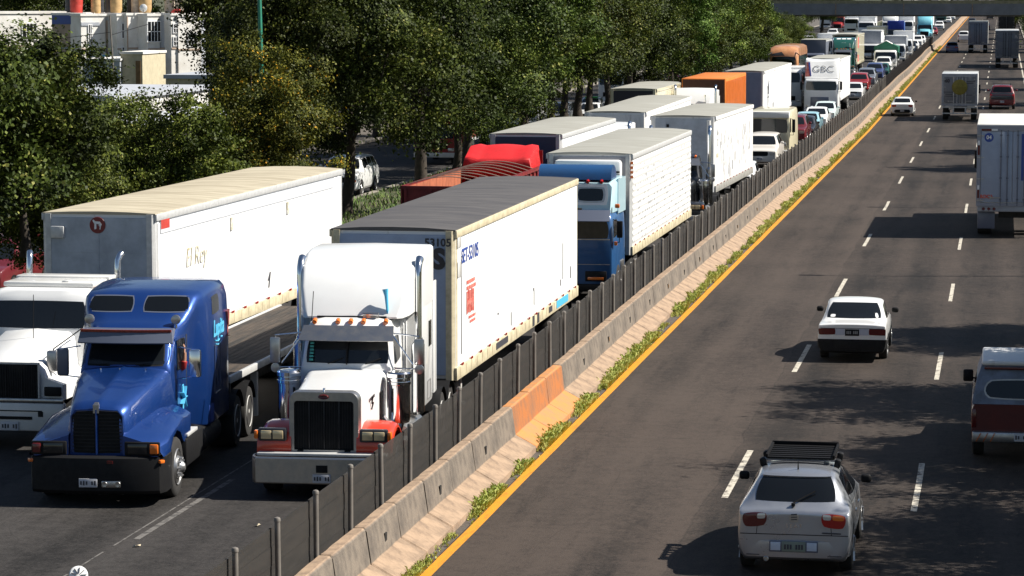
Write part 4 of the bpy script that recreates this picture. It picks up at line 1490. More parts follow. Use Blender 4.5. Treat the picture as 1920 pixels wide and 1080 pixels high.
# ------------------------------------------------------------------ sloping nosed blue tractor
M_BLUE = mat("metallic_blue_paint", (0.010, 0.053, 0.245), rough=0.28, metal=0.55, coat=0.8, var=0.15, vscale=1.4)
M_GREYBLUE = mat("grey_blue_paint", (0.10, 0.115, 0.16), rough=0.4, coat=0.3)
M_TAPE = mat("red_lamp_strip", (0.40, 0.06, 0.03), rough=0.3, var=0.5, vscale=30, col2=(0.16, 0.02, 0.01))
M_SKIN = mat("skin", (0.42, 0.22, 0.14), rough=0.6)
M_REDSHIRT = mat("red_cloth", (0.42, 0.02, 0.02), rough=0.85, var=0.2)


def sym(pts):
    """closed ring from the right half (x >= 0), bottom to top"""
    return pts + [(-p[0], p[1], p[2]) for p in reversed(pts) if abs(p[0]) > 1e-6]


def slope_nose(name, label, x, y, rz, body, group=None):
    t = thing(name, label, "truck", (x, y, gz(y)), rz, group)
    mb = MB()
    for s in (1, -1):
        mb.box((s * 0.42, 4.6, 0.70), (0.10, 8.6, 0.26))
    mb.box((0, 1.6, 0.75), (1.0, 2.4, 0.7))
    mb.build("frame", M_CHASSIS, t)
    # bumper, black, wrapping round to the wheels
    rows = []
    for px, py in ((-1.19, 0.85), (-1.19, 0.35), (-1.12, 0.12), (-0.85, 0.02), (-0.4, -0.01), (0, -0.015), (0.4, -0.01), (0.85, 0.02), (1.12, 0.12), (1.19, 0.35), (1.19, 0.85)):
        rows.append([(px, py + 0.05, 0.24), (px, py, 0.30), (px, py - 0.01, 0.62), (px, py + 0.02, 0.86), (px * 0.98, py + 0.10, 0.90), (px * 0.95, py + 0.14, 0.26)])
    MB().loft(rows).build("bumper", M_BLACK, t, sharp=30)
    MB().box((1.14, 0.16, 0.80), (0.10, 0.10, 0.06), 0.015, rot=(0, 0, 0.9)).build("turn_signal", M_AMBER, t)
    MB().box((-1.14, 0.16, 0.80), (0.10, 0.10, 0.06), 0.015, rot=(0, 0, -0.9)).build("turn_signal", M_AMBER, t)
    MB().box((0.28, -0.01, 0.80), (0.10, 0.02, 0.05)).build("small_lamp", M_DARKRED, t)
    plate(t, -0.10, -0.035, 0.44, w=0.32, h=0.15)
    mb = MB()
    for q in (0.19, 0.42):
        mb.lathe([(-0.02, 0.05), (-0.03, 0.045), (-0.025, 0.001)], (q, -0.02, 0.42), 'Y', 12)
    mb.box((0.30, -0.01, 0.42), (0.34, 0.05, 0.12), 0.02)
    mb.build("fog_lamp", M_CHROMEDULL, t)
    # hood: narrow nose widening to the windscreen
    st = [  # y, half width at top, top z, half width at the waist, waist z
        (0.27, 0.40, 1.60, 0.50, 1.20), (0.34, 0.46, 1.70, 0.54, 1.22), (0.60, 0.52, 1.78, 0.58, 1.28), (1.2, 0.62, 1.90, 0.69, 1.40), (1.9, 0.73, 2.02, 0.80, 1.50), (2.5, 0.80, 2.11, 0.87, 1.55), (2.62, 0.80, 2.12, 0.88, 1.55)]
    rings = []
    for yy, wt, zt, ww, zw in st:
        rings.append(sym([(0, yy, 0.86), (ww, yy, 0.86), (ww, yy, zw), (wt + 0.02, yy, zt - 0.10), (wt - 0.06, yy, zt - 0.02), (wt * 0.55, yy, zt + 0.015), (0.06, yy, zt + 0.035), (0, yy, zt + 0.055)]))
    hood = MB().loft(rings).build("hood", body, t, sharp=45)
    mb = MB()
    for q in (-0.40, -0.05, 0.02, 0.42):
        mb.tube([(q, 2.32, 2.08), (q, 2.32, 2.13)], 0.014, 6)
    mb.build("hood_nozzle", M_CHROME, hood)
    # grille in two halves
    for s in (1, -1):
        mb = MB()
        mb.loft([[(s * 0.03, 0.235, 0.92), (s * 0.46, 0.275, 0.92), (s * 0.44, 0.275, 1.56), (s * 0.36, 0.262, 1.64), (s * 0.03, 0.235, 1.66)],
                 [(s * 0.03, 0.30, 0.92), (s * 0.46, 0.33, 0.92), (s * 0.44, 0.33, 1.56), (s * 0.36, 0.32, 1.64), (s * 0.03, 0.30, 1.66)]])
        g = mb.build("grille", M_BLACK, t)
        mb = MB()
        for k in range(11):
            z = 0.97 + k * 0.062
            mb.bar((s * 0.04, 0.227, z), (s * 0.43, 0.265, z), 0.012, 0.014)
        mb.build("grille_bars", M_CHASSIS, g)
        fr = [(s * 0.47, 0.26, 0.90), (s * 0.455, 0.26, 1.56), (s * 0.37, 0.25, 1.665), (s * 0.02, 0.225, 1.69)]
        MB().tube(fr, 0.018, 6).build("grille_trim", body, g)
    MB().tube([(0, 0.215, 0.90), (0, 0.215, 1.68)], 0.022, 8).build("grille_trim", body, t)
    mb = MB()
    mb.loft([[(-0.05, 0.20, 1.62), (0.05, 0.20, 1.62), (0.045, 0.235, 1.62), (-0.045, 0.235, 1.62)], [(-0.055, 0.20, 1.76), (0.055, 0.20, 1.76), (0.05, 0.27, 1.76), (-0.05, 0.27, 1.76)], [(-0.03, 0.24, 1.80), (0.03, 0.24, 1.80), (0.03, 0.30, 1.80), (-0.03, 0.30, 1.80)]])
    mb.build("hood_ornament", M_CHROMEDULL, t)
    # fenders flowing out of the hood
    for s in (1, -1):
        rings = []
        # stations along x from the hood to the outer edge; each: list over y of heights
        ysx = [0.16, 0.22, 0.45, 0.75, 0.80, 0.98, 1.3, 1.62, 1.82, 1.90, 2.2, 2.5]
        def top(yy, f):
            base = 1.12 + 0.34 * min(1, max(0, (yy - 0.16) / 1.6)) ** 0.8
            if yy > 1.9:
                base = 1.42 + 0.05 * (yy - 1.9)
            return base * (1 - 0.10 * f ** 3) + 0.12 * (1 - f) ** 2
        cols = []
        for f, xx in ((0.0, 0.48), (0.3, 0.72), (0.6, 0.95), (0.85, 1.12), (0.97, 1.185), (1.0, 1.195)):
            tp = [(xx - (0.10 * f if yy < 0.3 else 0), yy, top(yy, f)) for yy in ysx]
            cols.append((f, tp))
        mb = MB()
        grid = []
        for f, tp in cols:
            grid.append([(s * p[0], p[1], p[2]) for p in tp])
        low = []
        for p in cols[-1][1]:
            yy = p[1]
            d = 0.66 ** 2 - (yy - 1.3) ** 2
            z = 0.52 + math.sqrt(d) if d > 0 else 0.88
            low.append((s * 1.19, yy, min(max(z, 0.88), p[2] - 0.05)))
        grid.append(low)
        grid.append([(s * 1.10, p[1], p[2]) for p in low])
        mb.loft(grid, close=False)
        # front skirt
        fr = [[(s * tp[0][0], tp[0][1], tp[0][2]) for f, tp in cols], [(s * (tp[0][0]), tp[0][1] - 0.01, 0.88) for f, tp in cols]]
        mb.loft(fr, close=False)
        fe = mb.build("fender", body, t, sharp=45)
        # headlamp in the fender front
        hl = MB().box((s * 0.82, 0.14, 1.02), (0.62, 0.06, 0.24), 0.02, rot=(0, 0, s * 0.0)).build("headlight", M_BLACK, t)
        MB().box((s * 0.74, 0.105, 1.02), (0.34, 0.02, 0.17), 0.008).build("lens", M_GLASS, hl)
        MB().box((s * 1.03, 0.115, 1.02), (0.15, 0.06, 0.17), 0.02).build("turn_signal", M_AMBER if s > 0 else M_DARKRED, hl)
        wheel(t, s * 1.20, 1.30, 0.525, 0.30, s, 'truck_front')
        # step box between wheel and rear axle
        MB().box((s * 1.02, 2.75, 0.66), (0.40, 1.5, 0.52), 0.04).build("battery_box", M_BLACK, t)
        MB().box((s * 1.05, 2.55, 0.96), (0.34, 0.9, 0.06), 0.01).build("step", M_ALU, t)
        MB().lathe([(3.6, 0.02), (3.62, 0.30), (5.4, 0.30), (5.42, 0.02)], (s * 0.90, 0, 0.60), 'Y', 20).build("fuel_tank", M_BLACK, t)
    # cab with integrated sleeper: rings along y
    rg = []
    #      y     halfw  z0    belt  ztop  halfw at top
    for yy, w, z0, zt, wt in ((2.50, 0.82, 0.95, 2.14, 0.80), (2.60, 0.86, 0.95, 2.25, 0.80), (2.98, 0.88, 0.95, 2.74, 0.76), (3.02, 0.885, 0.95, 2.78, 0.76), (3.30, 0.89, 0.95, 2.86, 0.80), (3.55, 0.90, 0.95, 2.95, 0.90),
                              (3.74, 0.93, 0.9, 3.12, 0.98), (3.95, 1.02, 0.85, 3.30, 1.02), (4.15, 1.14, 0.82, 3.355, 1.06), (4.35, 1.19, 0.80, 3.375, 1.08), (5.3, 1.20, 0.80, 3.42, 1.10), (6.15, 1.20, 0.80, 3.40, 1.10), (6.30, 1.18, 0.82, 3.37, 1.08)):
        zm = z0 + (zt - z0) * 0.62
        rg.append(sym([(0, yy, z0), (w - 0.03, yy, z0), (w, yy, z0 + 0.05), (w, yy, zm), (w - (w - wt) * 0.3, yy, zt - 0.30), (wt + 0.02, yy, zt - 0.12), (wt - 0.06, yy, zt - 0.03), (wt * 0.6, yy, zt + 0.0), (0, yy, zt + 0.012)]))
    cab = MB().loft(rg).build("cab", body, t, sharp=60)
    tr = bvh_of(cab)
    wsx = patch(tr, rquad([(-0.74, 2.60), (0.74, 2.60), (0.80, 2.17), (-0.80, 2.17)], 0.05), '-Y', 0.006, 14, 6).build("windscreen", M_GLASS, t)
    patch(tr, rquad([(-0.77, 2.63), (0.77, 2.63), (0.83, 2.14), (-0.83, 2.14)], 0.05), '-Y', 0.003, 14, 6).build("windscreen_seal", M_BLACK, wsx)
    mb = MB()
    for q in (-0.5, 0.2):
        mb.bar((q, 2.50, 2.17), (q + 0.42, 2.585, 2.21), 0.016)
    mb.build("wiper", M_BLACK, wsx)
    for s in (1, -1):
        patch(tr, rquad([(s * 0.12, 3.27), (s * 0.90, 3.27), (s * 0.94, 3.02), (s * 0.10, 3.02)], 0.07), '-Y', 0.006, 10, 4).build("roof_window", M_GLASSB, t)
        patch(tr, rquad([(s * 0.10, 3.29), (s * 0.92, 3.29), (s * 0.96, 3.00), (s * 0.08, 3.00)], 0.07), '-Y', 0.003, 10, 4).build("roof_window_frame", M_GREYBLUE, t)
    # visor with a strip of red lamps
    rows = []
    for k in range(9):
        q = -1 + k / 4
        yb = 0.04 * (1 - q * q)
        rows.append([(q * 0.84, 2.96 - yb, 2.78), (q * 0.87, 2.55 - yb * 2, 2.55), (q * 0.87, 2.53 - yb * 2, 2.57), (q * 0.84, 2.62 - yb * 2, 2.76), (q * 0.82, 2.90 - yb, 2.80)])
    v = MB().loft(rows).build("sun_visor", M_GREYBLUE, t, sharp=30)
    rows = []
    for k in range(9):
        q = -1 + k / 4
        yb = 0.04 * (1 - q * q)
        rows.append([(q * 0.83, 2.605 - yb * 2, 2.755), (q * 0.83, 2.60 - yb * 2, 2.80), (q * 0.83, 2.64 - yb * 2, 2.80), (q * 0.83, 2.64 - yb * 2, 2.755)])
    MB().loft(rows).build("lamp_strip", M_TAPE, v)
    # doors with the open window, the driver leaning an arm out
    for s in (1, -1):
        ax = '+X' if s > 0 else '-X'
        if s > 0:
            d = patch(tr, rquad([(3.00, 2.60), (3.52, 2.64), (3.56, 1.05), (2.80, 1.05)], 0.02), ax, 0.012, 6, 8).build("door", body, t)
            patch(tr, rquad([(3.03, 2.56), (3.46, 2.58), (3.46, 2.02), (2.86, 2.02)], 0.05), ax, 0.018, 6, 6).build("door_window", M_GLASSB, d)
            MB().tube([(0.90, 3.54, 1.10), (0.915, 3.54, 2.62)], 0.015, 6).build("grab_rail", M_CHROME, t)
        else:
            d = patch(tr, rquad([(3.00, 2.60), (3.52, 2.64), (3.56, 1.05), (2.80, 1.05)], 0.02), ax, 0.012, 6, 8).build("door", body, t)
            patch(tr, rquad([(3.03, 2.56), (3.46, 2.58), (3.46, 2.02), (2.86, 2.02)], 0.05), ax, 0.018, 6, 6).build("door_window", M_GLASSB, d)
        patch(tr, rquad([(4.75, 3.18), (5.35, 3.20), (5.35, 2.86), (4.68, 2.84)], 0.08), ax, 0.006, 6, 5).build("sleeper_window", M_GLASSB, t)
        # locker outline
        mb = MB()
        xx = s * 1.203
        for a, b in (((4.80, 2.25), (5.35, 2.25)), ((4.80, 1.35), (5.35, 1.35)), ((4.80, 1.35), (4.80, 2.25)), ((5.35, 1.35), (5.35, 2.25)), ((5.05, 1.5), (5.05, 2.15))):
            mb.bar((xx, a[0], a[1]), (xx, b[0], b[1]), 0.016, 0.016)
        mb.build("locker_seam", M_GREYBLUE, t)
        # mirror
        mb = MB()
        mb.tube([(s * 0.90, 2.9, 2.46), (s * 1.18, 2.84, 2.42), (s * 1.18, 2.84, 1.92), (s * 0.90, 2.9, 1.88)], 0.014, 8)
        a = mb.build("mirror_arm", M_CHROME, t)
        mb = MB().box((s * 1.22, 2.84, 2.17), (0.22, 0.12, 0.52), 0.05)
        mb.build("mirror", M_CHROME if s > 0 else M_GREYBLUE, a)
        # roof lamp by the door
        mb = MB().lathe([(-0.06, 0.05), (-0.05, 0.085), (0.02, 0.09), (0.10, 0.05), (0.13, 0.01)], (s * 0.80, 3.20, 2.92), 'Y', 14)
        mb.tube([(s * 0.80, 3.22, 2.76), (s * 0.80, 3.22, 2.88)], 0.02, 6)
        mb.build("spot_lamp", M_CHROMEDULL, t)
        # marker low on the cab
        MB().box((s * 0.91, 2.72, 1.02), (0.03, 0.10, 0.14), 0.01).build("side_marker", M_AMBER, t)
        patch(tr, rquad([(4.3, 1.20), (4.7, 1.20), (4.7, 0.86), (4.3, 0.86)], 0.1), ax, 0.004, 4, 4).build("decal", M_INKBLUE, t)
    # rear part
    axle_set(t, [7.0, 8.3], 1.22, 0.51, 0.56)
    for s in (1, -1):
        mb = MB()
        for yc in (7.0, 8.3):
            pts = [(yc + math.cos(a) * 0.62, 0.51 + math.sin(a) * 0.62) for a in [PI * (0.9 - 0.1 * k) for k in range(9)]]
            mb.loft([[(s * 0.62, p[0], p[1]) for p in pts], [(s * 1.24, p[0], p[1]) for p in pts]], close=False)
        mb.build("mudguard", M_BLACK, t)
    MB().box((0, 7.65, 1.02), (0.9, 1.2, 0.12), 0.02).build("fifth_wheel", M_CHASSIS, t)
    return t, tr


# ------------------------------------------------------------------ cab over engine tractor / lorry cab
def cab_over(parent, W, L, z0, zws0, zws1, ztop, body, roofw=None, rear_slope=0.0, lean=0.10, band=None, bumper=None, grille=True, roundness=0.10, name="cab"):
    hw = W / 2
    rings = []
    for z, q, dy in ((z0, 0, 0.02), (z0 + 0.08, 0.0, 0.0), (zws0 - 0.02, 0.0, 0.02), (zws1, 0.03, lean), (ztop - 0.12, 0.06, lean + 0.05), (ztop - 0.03, 0.10, lean + 0.12), (ztop, 0.22, lean + 0.28)):
        w = hw - q
        c = roundness
        rings.append([(-w + c, dy, z), (-w * 0.4, dy - 0.02, z), (w * 0.4, dy - 0.02, z), (w - c, dy, z), (w - c * 0.3, dy + c * 0.3, z), (w, dy + c, z), (w, L - 0.05, z), (w - 0.05, L, z), (-w + 0.05, L, z), (-w, L - 0.05, z), (-w, dy + c, z), (-w + c * 0.3, dy + c * 0.3, z)])
    cab = MB().loft(rings).build(name, body, parent, sharp=40)
    tr = bvh_of(cab)
    patch(tr, rquad([(-hw + 0.14, zws1 - 0.02), (hw - 0.14, zws1 - 0.02), (hw - 0.10, zws0), (-hw + 0.10, zws0)], 0.05), '-Y', 0.008, 12, 5).build("windscreen", M_GLASS, parent)
    for s in (1, -1):
        ax = '+X' if s > 0 else '-X'
        patch(tr, rquad([(lean + 0.22, zws1 - 0.03), (min(L - 0.25, lean + 1.0), zws1 - 0.03), (min(L - 0.25, lean + 1.0), zws0 + 0.05), (0.18, zws0 + 0.0)], 0.06), ax, 0.008, 5, 5).build("side_window", M_GLASS, parent)
        mb = MB()
        mb.tube([(s * (hw - 0.02), 0.25, zws1), (s * (hw + 0.18), 0.12, zws1 - 0.05), (s * (hw + 0.18), 0.12, zws0 - 0.1), (s * (hw - 0.02), 0.2, zws0 - 0.1)], 0.015, 6)
        a = mb.build("mirror_arm", M_BLACK, parent)
        MB().box((s * (hw + 0.19), 0.12, (zws0 + zws1) / 2), (0.17, 0.07, (zws1 - zws0) * 0.9), 0.03).build("mirror", M_BLACK, a)
    return cab, tr
# ------------------------------------------------------------------ cars
CARS = {
    'hatch': dict(L=4.18, W=1.74, st=[(0.0, .60, .36, .54), (0.05, .70, .27, .62), (0.28, .80, .20, .71), (0.75, .85, .18, .82), (1.15, .87, .18, .89), (1.28, .87, .18, .92),
                                     (1.90, .87, .18, .95, .60, 1.36), (2.35, .87, .18, .96, .62, 1.44), (2.9, .87, .18, .97, .615, 1.46), (3.42, .87, .18, .985, .59, 1.42), (3.60, .88, .18, .99, .60, 1.39), (3.98, .88, .19, .98, .66, 1.05), (4.07, .87, .22, .94), (4.15, .86, .25, .92), (4.18, .84, .29, .86)],
                  ws=[(-.52, 1.33), (.52, 1.33), (.66, .97), (-.66, .97)], rw=[(-.545, 1.355), (.545, 1.355), (.635, 1.055), (-.635, 1.055)],
                  sw=[[(1.95, 1.31), (2.52, 1.385), (2.52, 1.0), (1.62, 1.0)], [(2.58, 1.385), (3.28, 1.33), (3.45, 1.08), (2.58, 1.0)]],
                  hl=[(.36, .70), (.66, .72), (.68, .60), (.36, .58)], gr=[(-.30, .66), (.30, .66), (.28, .58), (-.28, .58)], tl=[(.44, .90), (.80, .885), (.76, .70), (.47, .73)], wr=.31, wy=(.82, 3.42)),
    'sedan': dict(L=4.32, W=1.64, st=[(0.0, .73, .36, .66), (0.03, .77, .28, .70), (0.3, .81, .22, .74), (1.0, .82, .20, .82), (1.22, .82, .20, .85), (1.30, .82, .20, .87),
                                     (1.88, .83, .20, .89, .66, 1.34), (2.3, .83, .20, .90, .68, 1.40), (2.75, .83, .20, .90, .675, 1.40), (3.02, .83, .20, .905, .65, 1.375), (3.50, .83, .20, .91, .70, .965), (3.62, .83, .20, .915), (4.10, .83, .21, .91), (4.24, .83, .22, .905), (4.31, .83, .24, .90), (4.33, .82, .27, .87)],
                  ws=[(-.54, 1.30), (.54, 1.30), (.66, .925), (-.66, .925)], rw=[(-.565, 1.325), (.565, 1.325), (.685, .985), (-.685, .985)],
                  sw=[[(1.95, 1.27), (2.42, 1.32), (2.42, .945), (1.60, .945)], [(2.47, 1.32), (2.95, 1.27), (3.18, .96), (2.47, .945)]],
                  hl=[(.40, .68), (.72, .68), (.72, .56), (.40, .56)], gr=[(-.36, .67), (.36, .67), (.36, .56), (-.36, .56)], tl=[(.36, .82), (.80, .815), (.80, .66), (.36, .67)], wr=.29, wy=(.80, 3.32)),
    'suv': dict(L=4.75, W=1.86, st=[(0.0, .80, .46, .88), (0.04, .86, .36, .95), (0.3, .90, .30, 1.03), (1.0, .92, .28, 1.09), (1.25, .92, .28, 1.12), (1.34, .92, .28, 1.14),
                                   (1.82, .92, .28, 1.16, .68, 1.64), (2.2, .92, .28, 1.16, .71, 1.74), (3.3, .92, .28, 1.18, .715, 1.77), (4.3, .92, .28, 1.18, .70, 1.74), (4.46, .92, .28, 1.17, .69, 1.68), (4.62, .91, .30, 1.15, .74, 1.25), (4.70, .89, .36, 1.10), (4.75, .86, .42, 1.0)],
                ws=[(-.60, 1.62), (.60, 1.62), (.74, 1.20), (-.74, 1.20)], rw=[(-.58, 1.62), (.58, 1.62), (.66, 1.24), (-.66, 1.24)],
                sw=[[(1.95, 1.62), (2.60, 1.66), (2.60, 1.22), (1.62, 1.22)], [(2.66, 1.66), (3.40, 1.66), (3.40, 1.22), (2.66, 1.22)], [(3.46, 1.66), (4.2, 1.62), (4.28, 1.24), (3.46, 1.22)]],
                hl=[(.48, .90), (.80, .90), (.80, .74), (.50, .72)], gr=[(-.44, .92), (.44, .92), (.42, .68), (-.42, .68)], tl=[(.70, 1.16), (.86, 1.12), (.86, .80), (.72, .80)], wr=.37, wy=(.92, 3.72)),
}
CMESH = {}


def car_mesh(kind, lv=2):
    if (kind, lv) in CMESH:
        return CMESH[(kind, lv)]
    bm = bmesh.new()
    cl = bm.edges.layers.float.new('crease_edge')
    rings = []
    for s in CARS[kind]['st']:
        y, w, zl, zb = s[:4]
        if len(s) > 4:
            wr, zr = s[4:]
            up = [(wr, zr - 0.06), (wr * 0.78, zr - 0.005), (0, zr + 0.015)]
        else:
            up = [(w * 0.94, zb + 0.012), (w * 0.6, zb + 0.04), (0, zb + 0.05)]
        half = [(0, zl), (w * .86, zl), (w * .965, zl + (zb - zl) * .14), (w, zl + (zb - zl) * .58), (w * .962, zb)] + up
        ring = [(x, y, z) for x, z in half] + [(-x, y, z) for x, z in reversed(half) if x > 1e-6]
        rings.append([bm.verts.new(p) for p in ring])
    n = len(rings[0])
    for a, b in zip(rings[:-1], rings[1:]):
        for i in range(n):
            j = (i + 1) % n
            bm.faces.new((a[i], a[j], b[j], b[i]))
            e = bm.edges.get((a[i], b[i]))
            if i in (4, n - 4):
                e[cl] = 0.55
            elif i in (5, n - 5):
                e[cl] = 0.35
            elif i in (1, n - 1):
                e[cl] = 0.6
    for r_, cap in ((rings[0], True), (rings[-1], False)):
        # cap with quads: pair left and right points
        h = n // 2
        for i in range(0, h):
            a, b = r_[i], r_[i + 1]
            c, d = r_[(n - i - 1) % n], r_[(n - i) % n]
            vs_ = [a, b, c, d]
            u = []
            for v in vs_:
                if v not in u:
                    u.append(v)
            if len(u) >= 3:
                bm.faces.new(u)
        for i in range(n):
            bm.edges.get((r_[i], r_[(i + 1) % n]))[cl] = 0.35
    bmesh.ops.recalc_face_normals(bm, faces=bm.faces)
    me = bpy.data.meshes.new("cage")
    bm.to_mesh(me)
    bm.free()
    o = bpy.data.objects.new("cage", me)
    COL.objects.link(o)
    md = o.modifiers.new("s", 'SUBSURF')
    md.levels = lv
    me2 = bpy.data.meshes.new_from_object(o.evaluated_get(bpy.context.evaluated_depsgraph_get()))
    bpy.data.objects.remove(o)
    bpy.data.meshes.remove(me)
    me2.name = "body"
    for p in me2.polygons:
        p.use_smooth = True
    me2.set_sharp_from_angle(angle=R(60))
    me2.materials.clear()
    me2.materials.append(None)
    CMESH[(kind, lv)] = me2
    return me2


def u_bumper(W, y, z0, z1, out, end, depth=0.75, taper=0.90):
    """bumper wrapping round an end; end = +1 rear (y = length) or -1 front (y = 0)"""
    hw = W / 2
    plan = [(-hw - out * .2, -depth), (-hw - out * .5, -depth * .45), (-hw * .97 - out * .4, -0.16), (-hw * .82, out * .25), (-hw * .5, out * .8), (0, out), (hw * .5, out * .8), (hw * .82, out * .25), (hw * .97 + out * .4, -0.16), (hw + out * .5, -depth * .45), (hw + out * .2, -depth)]
    rings = []
    for px, py in plan:
        yy = y + end * py
        i = -end * 0.10
        rings.append([(px * .95, yy + i, z0), (px * .985, yy + i * .1, z0 + 0.02), (px, yy, z0 + (z1 - z0) * .5), (px * .995, yy + i * .1, z1 - 0.025), (px * .97, yy + i * .5, z1), (px * .93, yy + i, z1 - 0.01)])
    return MB().loft(rings)


CARBASE = {}


def car(kind, name, label, x, y, body, away=False, rz=0.0, group=None, detail=2, rim=None, cat="car", glass=None, sc=1.0, bumper=None, wide=1.0, rear_plate=True, lamps=True):
    """y is the position of the end that faces the camera"""
    sp = CARS[kind]
    L, W = sp['L'] * sc, sp['W']
    g = gz(y)
    if away:
        t = thing(name, label, cat, (x, y + L, g), PI + rz, group)
    else:
        t = thing(name, label, cat, (x, y, g), rz, group)
    t.scale = (sc * wide, sc, sc)
    me = car_mesh(kind, 2 if detail > 0 else 1)
    bo = link("body", me, body, t)
    key = (kind, detail)
    glass = glass or M_GLASS
    L = sp['L']
    if key not in CARBASE:
        tr = bvh_of(bo)
        P = {}
        P['windscreen'] = [(patch(tr, rquad(sp['ws'], 0.05), '-Y', 0.005, 12, 6).mesh("windscreen"), 'G')]
        P['rear_window'] = [(patch(tr, rquad(sp['rw'], 0.05), '+Y', 0.005, 12, 6).mesh("rear_window"), 'G')]
        sw = []
        for q in sp['sw']:
            for ax in ('+X', '-X'):
                sw.append((patch(tr, rquad(q, 0.05), ax, 0.005, 8, 6).mesh("side_window"), 'G'))
        P['side_window'] = sw
        hl, tl = [], []
        for s in (1, -1):
            hl.append((patch(tr, rquad([(s * a, b) for a, b in sp['hl']], 0.10), '-Y', 0.006, 8, 5, 0.02).mesh("headlight"), 'H'))
            tl.append((patch(tr, rquad([(s * a, b) for a, b in sp['tl']], 0.10), '+Y', 0.008, 10, 5, 0.02).mesh("tail_light"), 'T'))
        P['headlight'], P['tail_light'] = hl, tl
        P['grille'] = [(patch(tr, rquad(sp['gr'], 0.08), '-Y', 0.005, 8, 3).mesh("grille"), 'B')]
        if detail > 0:
            P['wheel_arch'] = [(patch(tr, disc((wy, sp['wr'] - 0.0), sp['wr'] + 0.055, 0.02), ax, 0.004, 24, 3, 0.01).mesh("wheel_arch"), 'B') for wy in sp['wy'] for ax in ('+X', '-X')]
            mr = []
            for s in (1, -1):
                q = sp['sw'][0]
                yy, zz = q[3][0] + 0.10, q[3][1] + 0.07
                xx = sp['st'][6][1] + 0.05
                mb = MB().box((0, 0, 0), (0.17, 0.10, 0.13), 0.045, seg=3)
                m_ = mb.mesh("mirror")
                m_.transform(Matrix.Translation((s * (xx + 0.05), yy, zz)))
                mb = MB().bar((s * (xx - 0.10), yy, zz - 0.03), (s * (xx + 0.02), yy, zz - 0.02), 0.05)
                mr.append((m_, 'M'))
            P['mirror'] = mr
            # door seams
            mb = MB()
            ya = sp['sw'][0][3][0] - 0.02
            yb = sp['sw'][1][3][0] - 0.03
            yc = sp['sw'][1][2][0] + 0.04
            zl = sp['st'][6][2] + 0.10
            zt = sp['sw'][0][3][1] - 0.03
            for ax in ('+X', '-X'):
                for q in (ya, yb, yc):
                    patch(tr, pmap([(q, zt), (q + 0.014, zt), (q + 0.014, zl), (q, zl)]), ax, 0.003, 1, 6, 0.006, mb)
                patch(tr, pmap([(ya, zl), (yc, zl), (yc, zl + 0.012), (ya, zl + 0.012)]), ax, 0.003, 10, 1, 0.006, mb)
            P['door_seam'] = [(mb.mesh("door_seam"), 'B')]
        CARBASE[key] = P
    P = CARBASE[key]
    mm = {'G': glass, 'H': M_LAMP, 'T': M_RED, 'B': M_BLACK, 'M': bumper if bumper is M_BLACK else body}
    for nm, items in P.items():
        if not lamps and nm in ('tail_light', 'headlight'):
            continue
        for m_, k in items:
            link(nm, m_, mm[k], t)
    kk = ('bump', kind)
    if kk not in CARBASE:
        CARBASE[kk] = (u_bumper(W - 0.06, 0.02, 0.26 if kind != 'suv' else 0.38, 0.52 if kind != 'suv' else 0.70, 0.05, -1).mesh("bumper"), u_bumper(W - 0.06, L - 0.02, 0.26 if kind != 'suv' else 0.40, 0.54 if kind != 'suv' else 0.70, 0.05, 1).mesh("bumper"))
    for m_ in CARBASE[kk]:
        link("bumper", m_, bumper or body, t)
    if detail > 0:
        plate(t, 0, -0.055, 0.42 if kind != 'suv' else 0.55, False, 0.30, 0.14)
        if rear_plate:
            plate(t, 0, L + 0.035, 0.42 if kind != 'suv' else 0.56, True, 0.30, 0.14)
    for wy in sp['wy']:
        for s in (1, -1):
            wheel(t, s * (W / 2 - 0.0), wy, sp['wr'], 0.21, s, 'alloy' if rim == 'alloy' else 'steel', M_RIM, detail == 0)
    return t, bo


# ------------------------------------------------------------------ flatbed
M_DECK = mat("worn_timber_deck", (0.07, 0.050, 0.035), rough=0.9, var=0.6, vscale=1.2, col2=(0.018, 0.016, 0.014), vmul=(6, 0.5, 1))


def flatbed(label, x, y, L, rz, H=1.42, W=2.5):
    t = thing("flatbed_trailer", label, "trailer", (x, y, 0), rz)
    mb = MB()
    for k in range(14):
        mb.box((-W / 2 + 0.12 + k * (W - 0.24) / 13, L / 2, H - 0.02), ((W - 0.24) / 13 - 0.012, L - 0.1, 0.05))
    mb.build("deck", M_DECK, t)
    for s in (1, -1):
        MB().box((s * (W / 2 - 0.02), L / 2, H - 0.04), (0.08, L, 0.14), 0.01).build("side_rail", M_ALU, t)
    mb = MB()
    for s in (1, -1):
        mb.box((s * 0.45, L / 2, H - 0.35), (0.14, L - 0.4, 0.5))
    for k in range(int(L / 0.6)):
        mb.box((0, 0.3 + k * 0.6, H - 0.13), (W - 0.2, 0.08, 0.10))
    mb.box((0, 0.05, H - 0.2), (W, 0.10, 0.30))
    mb.build("frame", M_CHASSIS, t)
    axle_set(t, [L - 2.6, L - 1.3], W / 2 - 0.02)
    for s in (1, -1):
        MB().box((s * 0.9, 2.7, 0.7), (0.13, 0.13, 0.9)).build("landing_leg", M_WHITE2, t)
    return t


# ------------------------------------------------------------------ open red trailer with roof bows and a tarp rolled to its head
M_REDP = mat("dark_red_paint", (0.22, 0.016, 0.014), rough=0.5, var=0.35, vscale=3, col2=(0.12, 0.012, 0.012))
M_REDIN = mat("orange_red_inside", (0.44, 0.13, 0.06), rough=0.7, var=0.35, vscale=3)
M_BOW = mat('pale_bow_steel', (0.34, 0.24, 0.19), rough=0.6, var=0.3, vscale=6)
M_REDTARP = mat("bright_red_tarp", (0.62, 0.012, 0.014), rough=0.55, var=0.2, vscale=2, bump=0.4, bscale=3)


